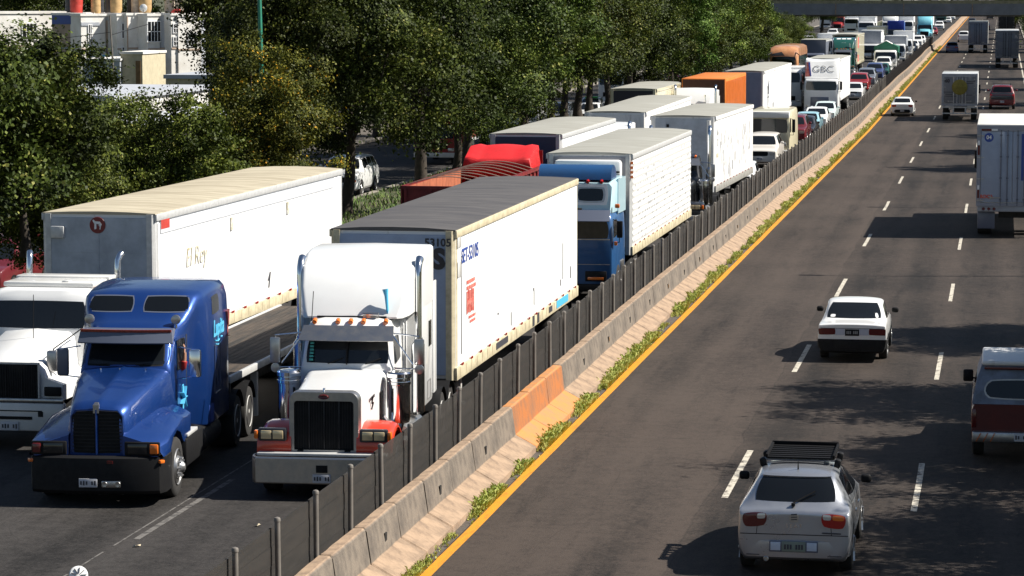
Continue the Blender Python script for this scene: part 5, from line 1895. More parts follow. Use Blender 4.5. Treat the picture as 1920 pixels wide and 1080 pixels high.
def bow_trailer(label, x, y, L, rz, W=2.5, H=3.0, zb=1.15):
    """front (headboard under the tarp) at local y = L; the tail faces the camera"""
    t = thing("open_trailer", label, "trailer", (x, y, 0), rz)
    hw = W / 2
    MB().box((0, L / 2, zb - 0.05), (W, L, 0.12)).build("floor_bed", M_REDP, t)
    for s in (1, -1):
        MB().box((s * (hw - 0.03), L / 2, (zb + H) / 2), (0.05, L, H - zb)).build("side_wall", M_REDP, t)
        MB().box((s * (hw - 0.065), L / 2, (zb + H) / 2), (0.012, L - 0.1, H - zb - 0.1)).build("inner_lining", M_REDIN, t)
        mb = MB()
        for k in range(int(L / 0.75) + 1):
            mb.box((s * (hw + 0.02), min(0.05 + k * 0.75, L - 0.05), (zb + H) / 2), (0.06, 0.08, H - zb))
        mb.box((s * (hw + 0.02), L / 2, H - 0.05), (0.07, L, 0.10))
        mb.box((s * (hw + 0.02), L / 2, zb + 0.05), (0.07, L, 0.12))
        mb.build("side_stake", M_REDP, t)
    mb = MB()
    mb.box((0, 0.03, (zb + H) / 2), (W, 0.06, H - zb))
    for k in range(4):
        mb.box((-hw + 0.1 + k * (W - 0.2) / 3, -0.02, (zb + H) / 2), (0.09, 0.06, H - zb))
    for k in range(3):
        mb.box((0, -0.02, zb + 0.15 + k * (H - zb - 0.2) / 2), (W, 0.05, 0.10))
    mb.build("tailgate", M_REDP, t)
    mb = MB()
    mb.box((-0.42, -0.052, H - 0.42), (0.62, 0.02, 0.07))
    mb.box((0.40, -0.052, H - 0.42), (0.82, 0.02, 0.07))
    mb.build("tailgate_slot", M_REDIN, t)
    MB().box((0, L - 0.03, (zb + H + 0.5) / 2), (W, 0.06, H + 0.5 - zb)).build("headboard", M_REDP, t)
    # bows
    for k in range(9):
        yy = 0.8 + k * (L - 2.8) / 8
        pts = [((-hw + 0.02) + (W - 0.04) * i / 10, yy, H + 0.24 * math.sin(PI * i / 10)) for i in range(11)]
        MB().tube(pts, 0.017, 6).build("bow", M_BOW, t)
    # tarp gathered over the front
    rings = []
    for k in range(9):
        yy = L - 1.9 + k * 1.95 / 8
        lift = 0.25 + 0.45 * min(1, k / 5)
        prof = []
        for i in range(13):
            q = -1 + i / 6
            fold = 0.018 * math.sin(k * 2.4 + i * 1.3)
            if abs(q) > 0.85:
                prof.append((q * (hw + 0.04 + fold * .5), yy + fold, H - 0.6 + fold))
            else:
                prof.append((q * (hw + 0.06), yy + fold, H + lift * (0.75 + 0.25 * math.cos(q * 1.5)) + (0.08 * (abs(q) > 0.6))))
        rings.append(prof)
    mb = MB()
    mb.loft(rings, close=False)
    mb.loft([rings[0], [(p[0] * 0.96, p[1] + 0.25, p[2] - 0.65 if abs(p[0]) < hw * .9 else p[2]) for p in rings[0]]], close=False)
    o = mb.build("tarp", M_REDTARP, t, sharp=60)
    md = o.modifiers.new("thickness", 'SOLIDIFY')
    md.thickness = 0.02
    axle_set(t, [1.4, 2.7], hw - 0.02)
    mb = MB()
    for s in (1, -1):
        mb.box((s * 0.45, L / 2, zb - 0.25), (0.12, L - 0.4, 0.3))
    mb.build("frame", M_CHASSIS, t)
    return t


# ------------------------------------------------------------------ lorries with a box behind a cab (box_truck) for the far queue
def box_truck(name, label, x, y, L, W, H, cab_m, box_m, roof=None, front=None, group="lorries far back in the jam", cab='over', cabL=1.9, zcab=2.5, rz=0.0, over=0.0, cat="truck", fair=None, hood=None, simple=True, z0=1.05):
    t = thing(name, label, cat, (x, y, gz(y)), rz, group)
    hw = W / 2
    if hood:
        # bonnet in front of the cab
        hl = 1.5
        rings = []
        for yy, w, z1 in ((0.0, hw * .55, 1.30), (0.08, hw * .62, 1.45), (0.7, hw * .66, 1.62), (hl, hw * .72, 1.78)):
            rings.append(sym([(0, yy, 0.7), (w, yy, 0.7), (w, yy, z1 - .18), (w - .12, yy, z1 - .04), (0, yy, z1)]))
        MB().loft(rings).build("hood", cab_m, t, sharp=45)
        mb = MB().box((0, -0.02, 1.05), (hw * 1.05, 0.05, 0.62), 0.02)
        mb.build("grille", M_BLACK if hood != 'chrome' else M_CHROMEDULL, t)
        for s in (1, -1):
            MB().loft([[(s * hw * .55, 0.15, 0.75), (s * hw * .97, 0.2, 0.75), (s * hw * .97, 0.25, 1.05), (s * hw * .55, 0.2, 1.2)], [(s * hw * .6, 0.9, 1.0), (s * hw * .99, 0.9, 1.0), (s * hw * .99, 0.9, 1.2), (s * hw * .6, 0.9, 1.35)], [(s * hw * .6, 1.6, 0.75), (s * hw * .99, 1.6, 0.75), (s * hw * .99, 1.6, 0.95), (s * hw * .6, 1.6, 1.2)]]).build("fender", cab_m, t)
            MB().box((s * hw * .80, 0.16, 0.98), (0.26, 0.06, 0.16), 0.02).build("headlight", M_LAMP, t)
    else:
        hl = 0.0
        for s in (1, -1):
            MB().box((s * (hw - .30), -0.015, 0.78), (0.32, 0.05, 0.17), 0.02).build("headlight", M_LAMP, t)
        MB().box((0, -0.02, 0.98), (W * .58, 0.04, 0.34), 0.02).build("grille", M_BLACK, t)
    ce = bpy.data.objects.new("cab_mount", None)
    bpy.data.objects.remove(ce)
    zb_ = 0.55
    holder = t
    # cab at y = hl
    rings_off = hl
    tmp = thing("tmp", None, None)
    cab_over(tmp, W - 0.10, cabL, zb_, zcab - 0.95, zcab - 0.18, zcab, cab_m, lean=0.16 if not hood else 0.3)
    for o in list(tmp.children):
        o.parent = t
        o.location.y += hl
    bpy.data.objects.remove(tmp)
    MB().box((0, -0.05, 0.50), (W - 0.06, 0.18, 0.26), 0.04).build("bumper", M_WHITE2 if not hood else M_CHROMEDULL, t)
    y0 = hl + cabL + 0.12 - over
    if fair:
        yb = hl + cabL
        rings = []
        for yy, w, z1 in ((hl + 0.30, hw * .80, zcab + .02), (hl + 0.7, hw * .88, zcab + .02 + (H - zcab) * .55), (yb - 0.35, hw * .96, H - .15), (yb, hw * .98, H - 0.02)):
            rings.append(sym([(0, yy, zcab - .15), (w, yy, zcab - .15), (w, yy, max(zcab, z1 - .12)), (w - .10, yy, z1), (0, yy, z1 + .02)]))
        MB().loft(rings).build("roof_fairing", fair if fair is not True else cab_m, t, sharp=45)
    h = H - z0
    MB().box((0, y0 + (L - y0) / 2, z0 + h / 2), (W, L - y0, h), 0.03).build("cargo_body", box_m, t)
    if front:
        MB().box((0, y0 - 0.012, z0 + h / 2), (W - 0.16, 0.03, h - 0.16)).build("front_wall", front, t)
    MB().box((0, y0 + (L - y0) / 2, H + 0.01), (W + 0.02, L - y0 + 0.02, 0.06), 0.015).build("roof", roof or M_GREYROOF, t)
    mb = MB()
    for s in (1, -1):
        mb.box((s * (hw + 0.004), y0 + (L - y0) / 2, H - 0.10), (0.03, L - y0 - 0.02, 0.14))
        mb.box((s * (hw + 0.004), y0 + (L - y0) / 2, z0 + 0.08), (0.03, L - y0 - 0.02, 0.14))
    mb.build("rail", M_ALU, t)
    mb = MB()
    for s in (1, -1):
        mb.box((s * 0.42, L / 2, 0.8), (0.12, L - 0.6, 0.3))
    mb.build("frame", M_CHASSIS, t)
    axle_set(t, [hl * .55 + 0.75, L - 2.0] if L < 9 else [hl * .55 + .75, L - 2.8, L - 1.6], hw - 0.04, 0.48, 0.35, simple=simple)
    return t


# rear of a box body: doors, hinges, bars
def rear_doors(t, y, W, H, zb, m, bar=None, border=None):
    hw = W / 2
    h = H - zb
    mb = MB()
    for a, b, c, d in ((-hw + 0.07, 0, 0.14, h), (hw - 0.07, 0, 0.14, h)):
        mb.box((a, y + 0.03, zb + h / 2), (0.14, 0.10, h))
    mb.box((0, y + 0.03, H - 0.10), (W - 0.28, 0.10, 0.20))
    mb.box((0, y + 0.03, zb + 0.06), (W - 0.28, 0.10, 0.12))
    mb.build("door_frame", border or M_ALU, t)
    for s in (1, -1):
        d = MB().box((s * (hw - 0.14) / 2, y + 0.035, zb + h / 2 - 0.03), (hw - 0.16, 0.06, h - 0.36), 0.012).build("door", m, t)
        mb = MB()
        for q in (0.18, 0.42):
            mb.tube([(s * q, y + 0.09, zb + 0.03), (s * q, y + 0.09, H - 0.16)], 0.018, 8)
            for k in range(4):
                mb.box((s * q, y + 0.085, zb + 0.25 + k * (h - 0.6) / 3), (0.08, 0.05, 0.06), 0.01)
        mb.build("lock_rod", bar or M_ALU, d)
        mb = MB()
        mb.bar((s * 0.42, y + 0.11, zb + 0.32), (s * 0.78, y + 0.11, zb + 0.32), 0.03)
        mb.box((s * 0.78, y + 0.10, zb + 0.32), (0.06, 0.05, 0.10))
        mb.build("handle", M_CHROMEDULL, d)
        for k in range(4):
            MB().box((s * (hw - 0.14), y + 0.09, zb + 0.22 + k * (h - 0.6) / 3), (0.26, 0.025, 0.035)).build("hinge", M_CHROMEDULL, d)
# ================================================================== THE JAM (left carriageway, facing the camera)
# white long nosed truck with red fenders
M_FENDRED = mat("orange_red_paint", (0.62, 0.045, 0.015), rough=0.3, coat=0.7)
wt = long_nose("long_nosed_truck", "white long nosed truck with orange red fenders and twin chrome stacks beside the fence", -11.62, 48.5, R(3.4), M_WHITE, M_FENDRED)
mb = MB()
mb.bar((0.672, 1.35, 1.62), (0.70, 1.62, 1.66), 0.012, 0.05)
mb.bar((0.672, 1.48, 1.52), (0.70, 1.44, 1.66), 0.012, 0.04)
mb.bar((0.672, 1.45, 1.42), (0.70, 1.50, 1.55), 0.012, 0.03)
mb.build("hood_badge", M_INKBLACK, wt)
tr1 = box_trailer("box_trailer", "white box trailer with a dark weathered roof behind the red fendered white truck", -12.04, 56.6, 16.9, 2.58, 4.12, 1.08, 0.0, roof=M_DARKROOF, front=M_FRONTBLUE, rail=M_RAILYEL)
lettering("53105", 0.22, M_INKBLACK, tr1, (0.93, -0.032, 3.86), ROT_FRONT, bold=0.006)
lettering("SS", 0.55, M_INKBLACK, tr1, (0.82, -0.034, 3.52), ROT_FRONT, bold=0.03)
lettering("SET-53105", 0.42, M_INKBLUE, tr1, (1.300, 1.55, 3.52), ROT_RIGHT, font_w=1.05, bold=0.004)
# red marking: a slanting block of lines
mb = MB()
for k, (w, h) in enumerate(((0.9, 0.07), (1.0, 0.07), (0.85, 0.46), (0.75, 0.05), (0.6, 0.05))):
    z = 2.95 - (0, 0.12, 0.42, 0.74, 0.84)[k]
    if k == 2:
        for q in range(5):
            mb.box((1.302, 1.55 + (-0.36 + q * 0.18), z + 0.02 * (q % 2)), (0.012, 0.11, h))
        mb.box((1.302, 1.55, z), (0.010, 0.8, 0.08))
    else:
        mb.box((1.302, 1.6 + 0.05 * k, z), (0.012, w, h))
mb.build("red_emblem", M_INKRED, tr1)
for z, w, h in ((3.88, 0.40, 0.28), (3.30, 0.36, 0.32)):
    p = MB().box((1.302, 0.32, z), (0.014, w, h), 0.004).build("patch_plate", M_WHITE2, tr1)
mb = MB()
for (yy, z, w, h) in ((0.55, 2.55, .012, 2.0), (9.8, 1.75, .01, .35), (9.75, 1.95, .05, .06), (14.3, 2.2, .012, .9), (15.6, 1.8, .03, .3), (6.6, 1.6, .012, .3), (13.9, 1.7, .03, .15), (4.9, 1.9, .05, .04)):
    mb.box((1.301, yy, z), (0.010, w * 2, h))
mb.build("scratch_marks", M_INK, tr1)
mb = MB()
for (yy, w, h) in ((5.3, 1.5, 0.14), (9.6, 0.28, 0.24), (10.3, 0.28, 0.24), (12.2, 0.5, 0.14)):
    mb.box((1.318, yy, 1.22), (0.014, w, h))
mb.build("rail_marks", M_INK, tr1)
MB().box((1.318, 14.1, 1.22), (0.014, 1.9, 0.18)).build("cyan_mark", M_INKCYAN, tr1)

# blue tractor and its empty flatbed
bt, btr = slope_nose("sloping_nosed_truck", "metallic blue sloping nosed truck with twin windows over its visor", -15.32, 47.2, R(4.6), M_BLUE)
lettering("Lupita", 0.42, M_INKCYAN, bt, (1.206, 5.18, 2.56), ROT_RIGHT, font_w=1.0, shear=0.25, bold=0.012)
mb = MB()
mb.tube([(1.207, 4.80, 2.35), (1.207, 5.1, 2.31), (1.207, 5.5, 2.36)], 0.015, 6)
mb.tube([(1.207, 4.85, 2.28), (1.207, 5.1, 2.24), (1.207, 5.4, 2.28)], 0.012, 6)
mb.build("flourish", M_INKCYAN, bt)
mb = MB()
for a, b in (((6.00, 2.78), (6.10, 2.50)), ((6.20, 2.80), (6.10, 2.50)), ((6.10, 2.50), (6.08, 2.30)), ((6.08, 2.30), (6.24, 2.28))):
    mb.bar((1.205, *a), (1.205, *b), 0.05, 0.012)
mb.build("pale_emblem", M_INKRED, bt)
mb = MB()
for k in range(7):
    a = k * 0.9
    mb.bar((0.925, 3.18, 1.50), (0.925, 3.18 + 0.17 * math.cos(a), 1.50 + 0.24 * math.sin(a)), 0.10, 0.012)
mb.build("door_decal", M_INKCYAN, bt)
flatbed("empty flatbed trailer with a worn timber deck behind the blue truck", -15.85, 54.0, 13.0, R(0.4), 1.38, 2.2)

# driver in the blue cab: torso and arm at the open window
drv = thing("person", "driver in a red top at the open side window of the blue truck", "person", (bt.location.x, bt.location.y, 0.0), R(4.6))
mb = MB()
mb.tube([(0.46, 3.42, 1.35), (0.47, 3.40, 1.65), (0.48, 3.36, 1.95), (0.50, 3.34, 2.10), (0.50, 3.33, 2.16)], [0.19, 0.20, 0.21, 0.13, 0.06], 14)
mb.tube([(0.50, 3.33, 2.14), (0.50, 3.32, 2.20)], 0.055, 10)
mb.lathe([(2.18, 0.03), (2.20, 0.07), (2.27, 0.09), (2.34, 0.095), (2.41, 0.075), (2.44, 0.02)], (0.50, 3.31, 0), 'Z', 14)
mb.tube([(0.68, 3.34, 2.02), (0.80, 3.26, 1.98), (0.905, 3.20, 2.03)], [0.065, 0.055, 0.048], 10)
mb.tube([(0.905, 3.20, 2.03), (0.95, 3.19, 2.20), (0.955, 3.20, 2.32)], [0.048, 0.038, 0.032], 10)
mb.loft([[(0.945 + a * .012, 3.16 + b * .085, z) for a, b in ((-1, 0), (1, 0), (1, 1), (-1, 1))] for z in (2.31, 2.40)])
for k, l in enumerate((0.065, 0.08, 0.075, 0.055)):
    mb.tube([(0.945, 3.172 + k * 0.021, 2.395), (0.95, 3.172 + k * 0.021, 2.395 + l * .6), (0.93, 3.172 + k * 0.021, 2.395 + l)], [0.010, 0.009, 0.007], 6)
mb.tube([(0.945, 3.245, 2.33), (0.945, 3.275, 2.37), (0.94, 3.272, 2.40)], [0.011, 0.010, 0.008], 6)
b = mb.build("body", M_SKIN, drv, sharp=70)
mb = MB()
mb.tube([(0.46, 3.42, 1.33), (0.47, 3.40, 1.65), (0.48, 3.36, 1.95), (0.50, 3.34, 2.10)], [0.205, 0.215, 0.225, 0.14], 14)
mb.tube([(0.66, 3.35, 2.02), (0.80, 3.26, 1.985), (0.915, 3.195, 2.06), (0.945, 3.19, 2.16)], [0.085, 0.075, 0.070, 0.062], 10)
mb.build("shirt", M_REDSHIRT, drv, sharp=70)
MB().lathe([(2.33, 0.102), (2.41, 0.085), (2.455, 0.03)], (0.50, 3.325, 0), 'Z', 14).build("hair", M_INKBLACK, drv)

# white older truck at the left edge, with the cream roofed trailer
lw = thing("snub_nosed_truck", "white older truck with a wide black grille cut off by the left edge", "truck", (-18.95, 52.9, 0), R(0.8))
mb = MB()
rings = []
for yy, w, z1, wl in ((0.16, 0.98, 1.60, 1.12), (0.24, 1.00, 1.70, 1.14), (0.9, 1.02, 1.86, 1.15), (1.7, 1.04, 2.05, 1.12), (2.2, 1.04, 2.14, 1.05)):
    rings.append(sym([(0, yy, 1.0), (wl, yy, 1.0), (wl, yy, 1.30), (w * .80, yy, 1.42), (w * .74, yy, z1 - .12), (w * .64, yy, z1 - .02), (0, yy, z1 + .04)]))
MB().loft(rings).build("hood", M_WHITE, lw, sharp=45)
g = MB().box((0, 0.12, 1.36), (1.30, 0.06, 0.66), 0.02).build("grille", M_BLACK, lw)
mb = MB()
for k in range(27):
    mb.box((-0.62 + k * 1.24 / 26, 0.085, 1.36), (0.010, 0.02, 0.62))
for q in (-0.32, 0.0, 0.32):
    mb.box((q, 0.075, 1.36), (0.022, 0.02, 0.64))
mb.build("grille_bars", M_CHASSIS, g)
mb = MB()
mb.box((0.665, 0.09, 1.36), (0.03, 0.05, 0.70))
mb.box((-0.665, 0.09, 1.36), (0.03, 0.05, 0.70))
mb.box((0, 0.09, 1.715), (1.36, 0.05, 0.035))
mb.build("grille_trim", M_ALU, g)
MB().box((0, 0.04, 1.00), (2.36, 0.10, 0.09), 0.03).build("bumper_bar", M_CHROMEDULL, lw)
bm_ = MB()
bm_.box((0, 0.10, 0.68), (2.36, 0.22, 0.56), 0.05)
bb = bm_.build("bumper", M_WHITE2, lw)
mb = MB()
mb.box((0, -0.015, 0.80), (1.5, 0.012, 0.02))
mb.box((0, -0.015, 0.66), (1.1, 0.012, 0.06))
mb.box((0.72, -0.015, 0.74), (0.10, 0.012, 0.10))
mb.box((-0.72, -0.015, 0.74), (0.10, 0.012, 0.10))
mb.build("bumper_slot", M_BLACK, bb)
plate(lw, 0.10, -0.03, 0.50, w=0.36, h=0.17)
for s in (1, -1):
    MB().box((s * 0.95, 0.06, 1.18), (0.34, 0.06, 0.18), 0.02).build("headlight", M_BLACK, lw)
    wheel(lw, s * 1.16, 1.2, 0.52, 0.3, s, 'truck_front')
    mb = MB()
    mb.tube([(s * 0.98, 1.9, 2.2), (s * 0.82, 0.55, 1.95), (s * 0.82, 0.50, 1.55), (s * 0.95, 0.9, 1.45)], 0.014, 6)
    a = mb.build("mirror_arm", M_BLACK, lw)
    MB().box((s * 0.82, 0.46, 1.72), (0.22, 0.12, 0.42), 0.05).build("mirror", M_CHROMEDULL, a)
    MB().box((s * 0.98, 2.9, 2.86), (0.14, 0.10, 0.08), 0.03).build("marker_light", M_AMBER, lw)
tmp = thing("tmp", None, None)
cab_over(tmp, 2.16, 2.1, 0.95, 2.16, 2.72, 2.92, M_WHITE, lean=0.22, roundness=0.12)
for o in list(tmp.children):
    if o.name.startswith("mirror"):
        for q in list(o.children):
            bpy.data.objects.remove(q)
        bpy.data.objects.remove(o)
        continue
    o.parent = lw
    o.location.y += 2.1
bpy.data.objects.remove(tmp)
mb = MB()
mb.box((0, 3.3, 2.97), (1.9, 1.0, 0.10), 0.03)
mb.box((0, 4.0, 3.0), (2.0, 0.5, 0.12), 0.03)
mb.box((0.35, 2.95, 2.99), (0.16, 0.20, 0.14), 0.03)
mb.build("roof_rack", M_WHITE2, lw)
for s in (-1, 1):
    MB().tube([(s * 0.95, 4.5, 1.2), (s * 0.95, 4.5, 3.10), (s * 0.95, 4.52, 3.32), (s * 0.97, 4.6, 3.42), (s * 0.99, 4.66, 3.45)], [0.065, 0.065, 0.065, 0.07, 0.07], 12).build("exhaust_stack", M_CHROME, lw)
MB().tube([(0.10, 1.5, 2.0), (0.10, 1.55, 2.9)], 0.008, 5).build("aerial", M_BLACK, lw)
mb = MB()
for s in (1, -1):
    mb.box((s * 0.42, 3.5, 0.75), (0.12, 6.6, 0.28))
mb.build("frame", M_CHASSIS, lw)
axle_set(lw, [5.4, 6.6], 1.2)
tr2 = box_trailer("box_trailer", "white trailer with cream roof and round red dog emblem on its grey front", -19.22, 59.8, 16.7, 2.56, 4.12, 1.10, -0.016, roof=M_CREAM, front=M_FRONTGREY, rail=M_ALU, low_rail=M_RAILYEL)
em = MB().lathe([(0, 0.001), (-0.012, 0.16), (-0.01, 0.175), (0, 0.18)], (0, 0, 0), 'Y', 28).build("round_emblem", mat("maroon_enamel", (0.16, 0.012, 0.014), rough=0.4), tr2, (-0.02, -0.03, 3.86))
mb = MB()
for a, b, w in (((-0.07, 0.06), (0.06, 0.05), 0.055), ((-0.06, 0.06), (-0.085, 0.10), 0.04), ((-0.085, 0.10), (-0.10, 0.105), 0.035), ((-0.05, 0.05), (-0.055, -0.09), 0.022), ((-0.03, 0.04), (-0.03, -0.08), 0.02), ((0.055, 0.05), (0.07, -0.03), 0.035), ((0.07, -0.03), (0.06, -0.09), 0.02), ((0.06, 0.06), (0.10, 0.0), 0.014)):
    mb.bar((a[0], -0.018, a[1]), (b[0], -0.018, b[1]), 0.010, w)
mb.build("dog_figure", M_WHITEINK, em)
mb = MB()
mb.box((-0.92, -0.05, 3.70), (0.30, 0.10, 0.26), 0.02)
mb.build("junction_box", M_ALU, tr2)
mb = MB()
mb.box((1.296, 8.0, 3.80), (0.012, 15.4, 0.26))
mb.build("upper_band", mat("pale_grey_band", (0.50, 0.52, 0.55), rough=0.5, var=0.35, vscale=7, col2=(0.62, 0.63, 0.66)), tr2)
mb = MB()
mb.box((1.300, 0.62, 3.86), (0.012, 0.62, 0.20))
mb.build("red_label", M_TANKR, tr2)
mb = MB()
for yy in (5.8, 10.9):
    mb.box((1.305, yy, 3.46), (0.03, 0.16, 0.30))
mb.build("side_lamp_box", M_GOLDINK, tr2)
lettering("El Rey", 0.62, M_GOLDINK, tr2, (1.300, 2.95, 2.95), ROT_RIGHT, bold=-0.004, shear=0.2, font_w=1.05)
lettering("Mexico", 0.28, M_GOLDINK, tr2, (1.300, 2.95, 2.40), ROT_RIGHT, bold=-0.002, shear=0.2)
mb = MB()
mb.bar((1.300, 9.05, 1.62), (1.300, 9.2, 2.0), 0.03, 0.012)
mb.bar((1.300, 9.2, 2.0), (1.300, 9.0, 1.8), 0.03, 0.012)
mb.build("scratch_marks", M_INK, tr2)

# blue cab over truck with a corrugated refrigerated trailer
M_MIDBLUE = mat("mid_blue_paint", (0.022, 0.095, 0.25), rough=0.35, metal=0.2, coat=0.6, var=0.2, vscale=2)
M_PALECYAN = mat("pale_cyan_paint", (0.42, 0.60, 0.66), rough=0.35, coat=0.6)
co = thing("cab_over_truck", "tall blue flat fronted truck with a white upper band just behind the dark roofed trailer", "truck", (-12.1, 81.6, 0), 0)
tmpc, trc = cab_over(co, 2.36, 2.75, 0.55, 1.86, 2.40, 2.62, M_MIDBLUE, lean=0.06, roundness=0.10)
v = MB().loft([[(x_, 0.10 + (0.05 if abs(x_) > 1 else 0), 2.66), (x_, -0.16 + (0.05 if abs(x_) > 1 else 0), 2.36), (x_, -0.17 + (0.05 if abs(x_) > 1 else 0), 2.38), (x_, 0.09 + (0.05 if abs(x_) > 1 else 0), 2.68)] for x_ in (-1.1, -0.9, 0, 0.9, 1.1)]).build("sun_visor", M_GREYBLUE, co)
MB().box((0, 0.30, 2.66), (0.5, 0.1, 0.12), 0.03).build("roof_horn", M_CHASSIS, co)
rings = []
for yy, w, z1 in ((0.30, 1.06, 2.75), (0.42, 1.10, 3.42), (0.9, 1.14, 3.50), (2.75, 1.16, 3.52)):
    rings.append(sym([(0, yy, 2.58), (w, yy, 2.58), (w, yy, z1 - .1), (w - .08, yy, z1), (0, yy, z1 + .02)]))
ub = MB().loft(rings).build("raised_roof", M_PALECYAN, co, sharp=45)
tru = bvh_of(ub)
for s in (1, -1):
    patch(tru, rquad([(s * 0.12, 3.28), (s * 0.86, 3.28), (s * 0.86, 2.92), (s * 0.12, 2.92)], 0.10), '-Y', 0.010, 8, 4).build("roof_window", M_GLASSB, ub)
    patch(tru, rquad([(s * 0.07, 3.33), (s * 0.92, 3.33), (s * 0.92, 2.87), (s * 0.07, 2.87)], 0.10), '-Y', 0.005, 8, 4).build("roof_window_frame", M_CHROMEDULL, ub)
    patch(tru, rquad([(s * -1.04, 3.40), (s * 1.0, 3.40), (s * 1.0, 2.80), (s * -1.04, 2.80)], 0.04), '-Y', 0.002, 10, 4).build("white_band", M_WHITE, ub) if s > 0 else None
for q in (-0.8, -0.4, 0.0, 0.4, 0.8):
    MB().tube([(q, 0.36, 3.46), (q, 0.44, 3.50), (q, 0.6, 3.51)], [0.05, 0.05, 0.012], 8).build("marker_light", M_RED, co)
rings = []
for k in range(9):
    a = PI * k / 8
    rings.append([(q, 0.95 - 0.42 * math.cos(a) * (1 if math.cos(a) > 0 else 1.8), 3.52 + 0.42 * math.sin(a)) for q in (-1.06, -0.98, 0, 0.98, 1.06)])
mb = MB().loft(rings, close=False)
for s_ in (0, 4):
    mb.bm.faces.new([mb.bm.verts.new(Vector(rg_[s_])) for rg_ in rings])
mb.build("wind_deflector", M_MIDBLUE, co, sharp=45)
for s in (1, -1):
    mb = MB()
    mb.loft([[(s * 1.17, 1.3, 2.5), (s * 1.19, 2.8, 2.5), (s * 1.19, 2.8, 3.5), (s * 1.17, 1.3, 3.5)], [(s * 1.12, 1.3, 2.5), (s * 1.12, 2.8, 2.5), (s * 1.12, 2.8, 3.5), (s * 1.12, 1.3, 3.5)]])
    mb.build("side_fairing", M_PALECYAN, co)
    MB().box((s * 1.25, 0.45, 2.78), (0.14, 0.10, 0.12), 0.03).build("amber_lamp", M_AMBER, co)
    MB().box((s * 1.25, 0.15, 1.72), (0.10, 0.08, 0.12), 0.03).build("amber_lamp", M_AMBER, co)
    wheel(co, s * 1.2, 1.2, 0.52, 0.3, s, 'truck_front')
    MB().box((s * 1.05, 1.95, 0.80), (0.36, 0.7, 0.6), 0.05).build("fuel_tank", M_CHROMEDULL, co)
mb = MB()
mb.box((0.70, -0.02, 0.78), (0.62, 0.05, 0.30), 0.02)
hl = mb.build("headlight", M_BLACK, co)
MB().box((0.70, -0.05, 0.72), (0.46, 0.02, 0.08), 0.01).build("lens", M_AMBER, hl)
mb = MB()
mb.box((-0.70, -0.02, 0.78), (0.62, 0.05, 0.30), 0.02)
hl = mb.build("headlight", M_BLACK, co)
MB().box((-0.70, -0.05, 0.72), (0.46, 0.02, 0.08), 0.01).build("lens", M_AMBER, hl)
mb = MB()
mb.box((0, -0.01, 1.84), (2.2, 0.03, 0.025))
mb.box((0, -0.01, 1.12), (2.2, 0.02, 0.015))
mb.build("front_seam", M_CHROMEDULL, co)
MB().box((0, 0.03, 0.46), (2.30, 0.12, 0.20), 0.04).build("bumper", M_BLACK, co)
mb = MB()
for s in (1, -1):
    mb.box((s * 0.42, 2.8, 0.75), (0.12, 5.4, 0.28))
mb.build("frame", M_CHASSIS, co)
axle_set(co, [4.1, 5.3], 1.2)
tr3 = box_trailer("refrigerated_trailer", "white corrugated refrigerated trailer with a pale roof behind the blue flat fronted truck", -12.08, 85.0, 15.6, 2.58, 4.12, 1.10, -0.006, ribs='corrugated', side=M_WOLD, front=mat("dark_reefer_front", (0.20, 0.21, 0.24), rough=0.5), rail=M_ALU, low_rail=M_RAILYEL)
cu = MB()
cu.box((0, -0.22, 3.35), (2.0, 0.40, 1.2), 0.10)
un = cu.build("cooling_unit", M_WHITE, tr3)
mb = MB()
for k in range(8):
    mb.box((0.72, -0.43, 2.90 + k * 0.10), (0.5, 0.03, 0.05))
mb.build("cooling_grille", M_BLACK, un)
mb = MB()
r3 = random.Random(4)
for k in range(230):
    row = r3.randrange(13)
    yy = r3.uniform(0.4, 15.2)
    mb.box((1.304, yy, 1.50 + row * 0.182), (0.012, r3.choice((0.03, 0.05, 0.07)), r3.uniform(0.05, 0.11)))
mb.build("dent_marks", mat("grey_dents", (0.58, 0.58, 0.58), rough=0.6), tr3)
mb = MB()
for k in range(4):
    mb.box((1.27, -0.02 + 0.02, 3.85 - k * 0.14), (0.09, 0.02, 0.08))
mb.build("orange_marks", M_AMBER, tr3)

# dark tractor with the streaked white trailer
M_BLACKP = mat("black_paint", (0.010, 0.011, 0.013), rough=0.25, coat=0.7, var=0.2)
bk = long_nose("long_nosed_truck", "black long nosed truck half hidden behind the corrugated trailer", -11.85, 104.2, R(1.5), M_BLACKP, None, sleeper=False, grille_m=None, visor=True)
tr4 = box_trailer("box_trailer", "streaked white box trailer numbered 67 behind the black truck", -12.3, 112.6, 13.0, 2.58, 4.10, 1.12, R(-1.6), side=M_WOLD, front=M_FRONTGREY, rail=M_WOLD, low_rail=mat("grey_rail", (0.36, 0.35, 0.32), rough=0.6, var=0.3))
lettering("6", 0.42, M_INK, tr4, (1.302, 0.62, 3.45), ROT_RIGHT)
lettering("7", 0.42, M_INK, tr4, (1.302, 0.62, 3.02), ROT_RIGHT)
MB().box((1.302, 0.55, 2.55), (0.012, 0.5, 0.16)).build("brown_label", M_RAILYEL, tr4)
MB().box((-0.6, -0.03, 3.72), (0.10, 0.02, 0.12)).build("front_lamp", M_BLACK, tr4)
mb = MB()
for k in range(70):
    mb.box((1.303, r3.uniform(1.0, 12.5), r3.uniform(1.6, 3.4)), (0.010, r3.uniform(0.02, 0.08), r3.uniform(0.1, 0.55)))
mb.build("dirt_streaks", mat("grey_streak", (0.58, 0.58, 0.59), rough=0.6), tr4)
MB().tube([(1.05, -0.25, 3.1), (1.05, -0.25, 3.95)], 0.08, 12).build("corner_pipe", M_WHITE2, tr4)

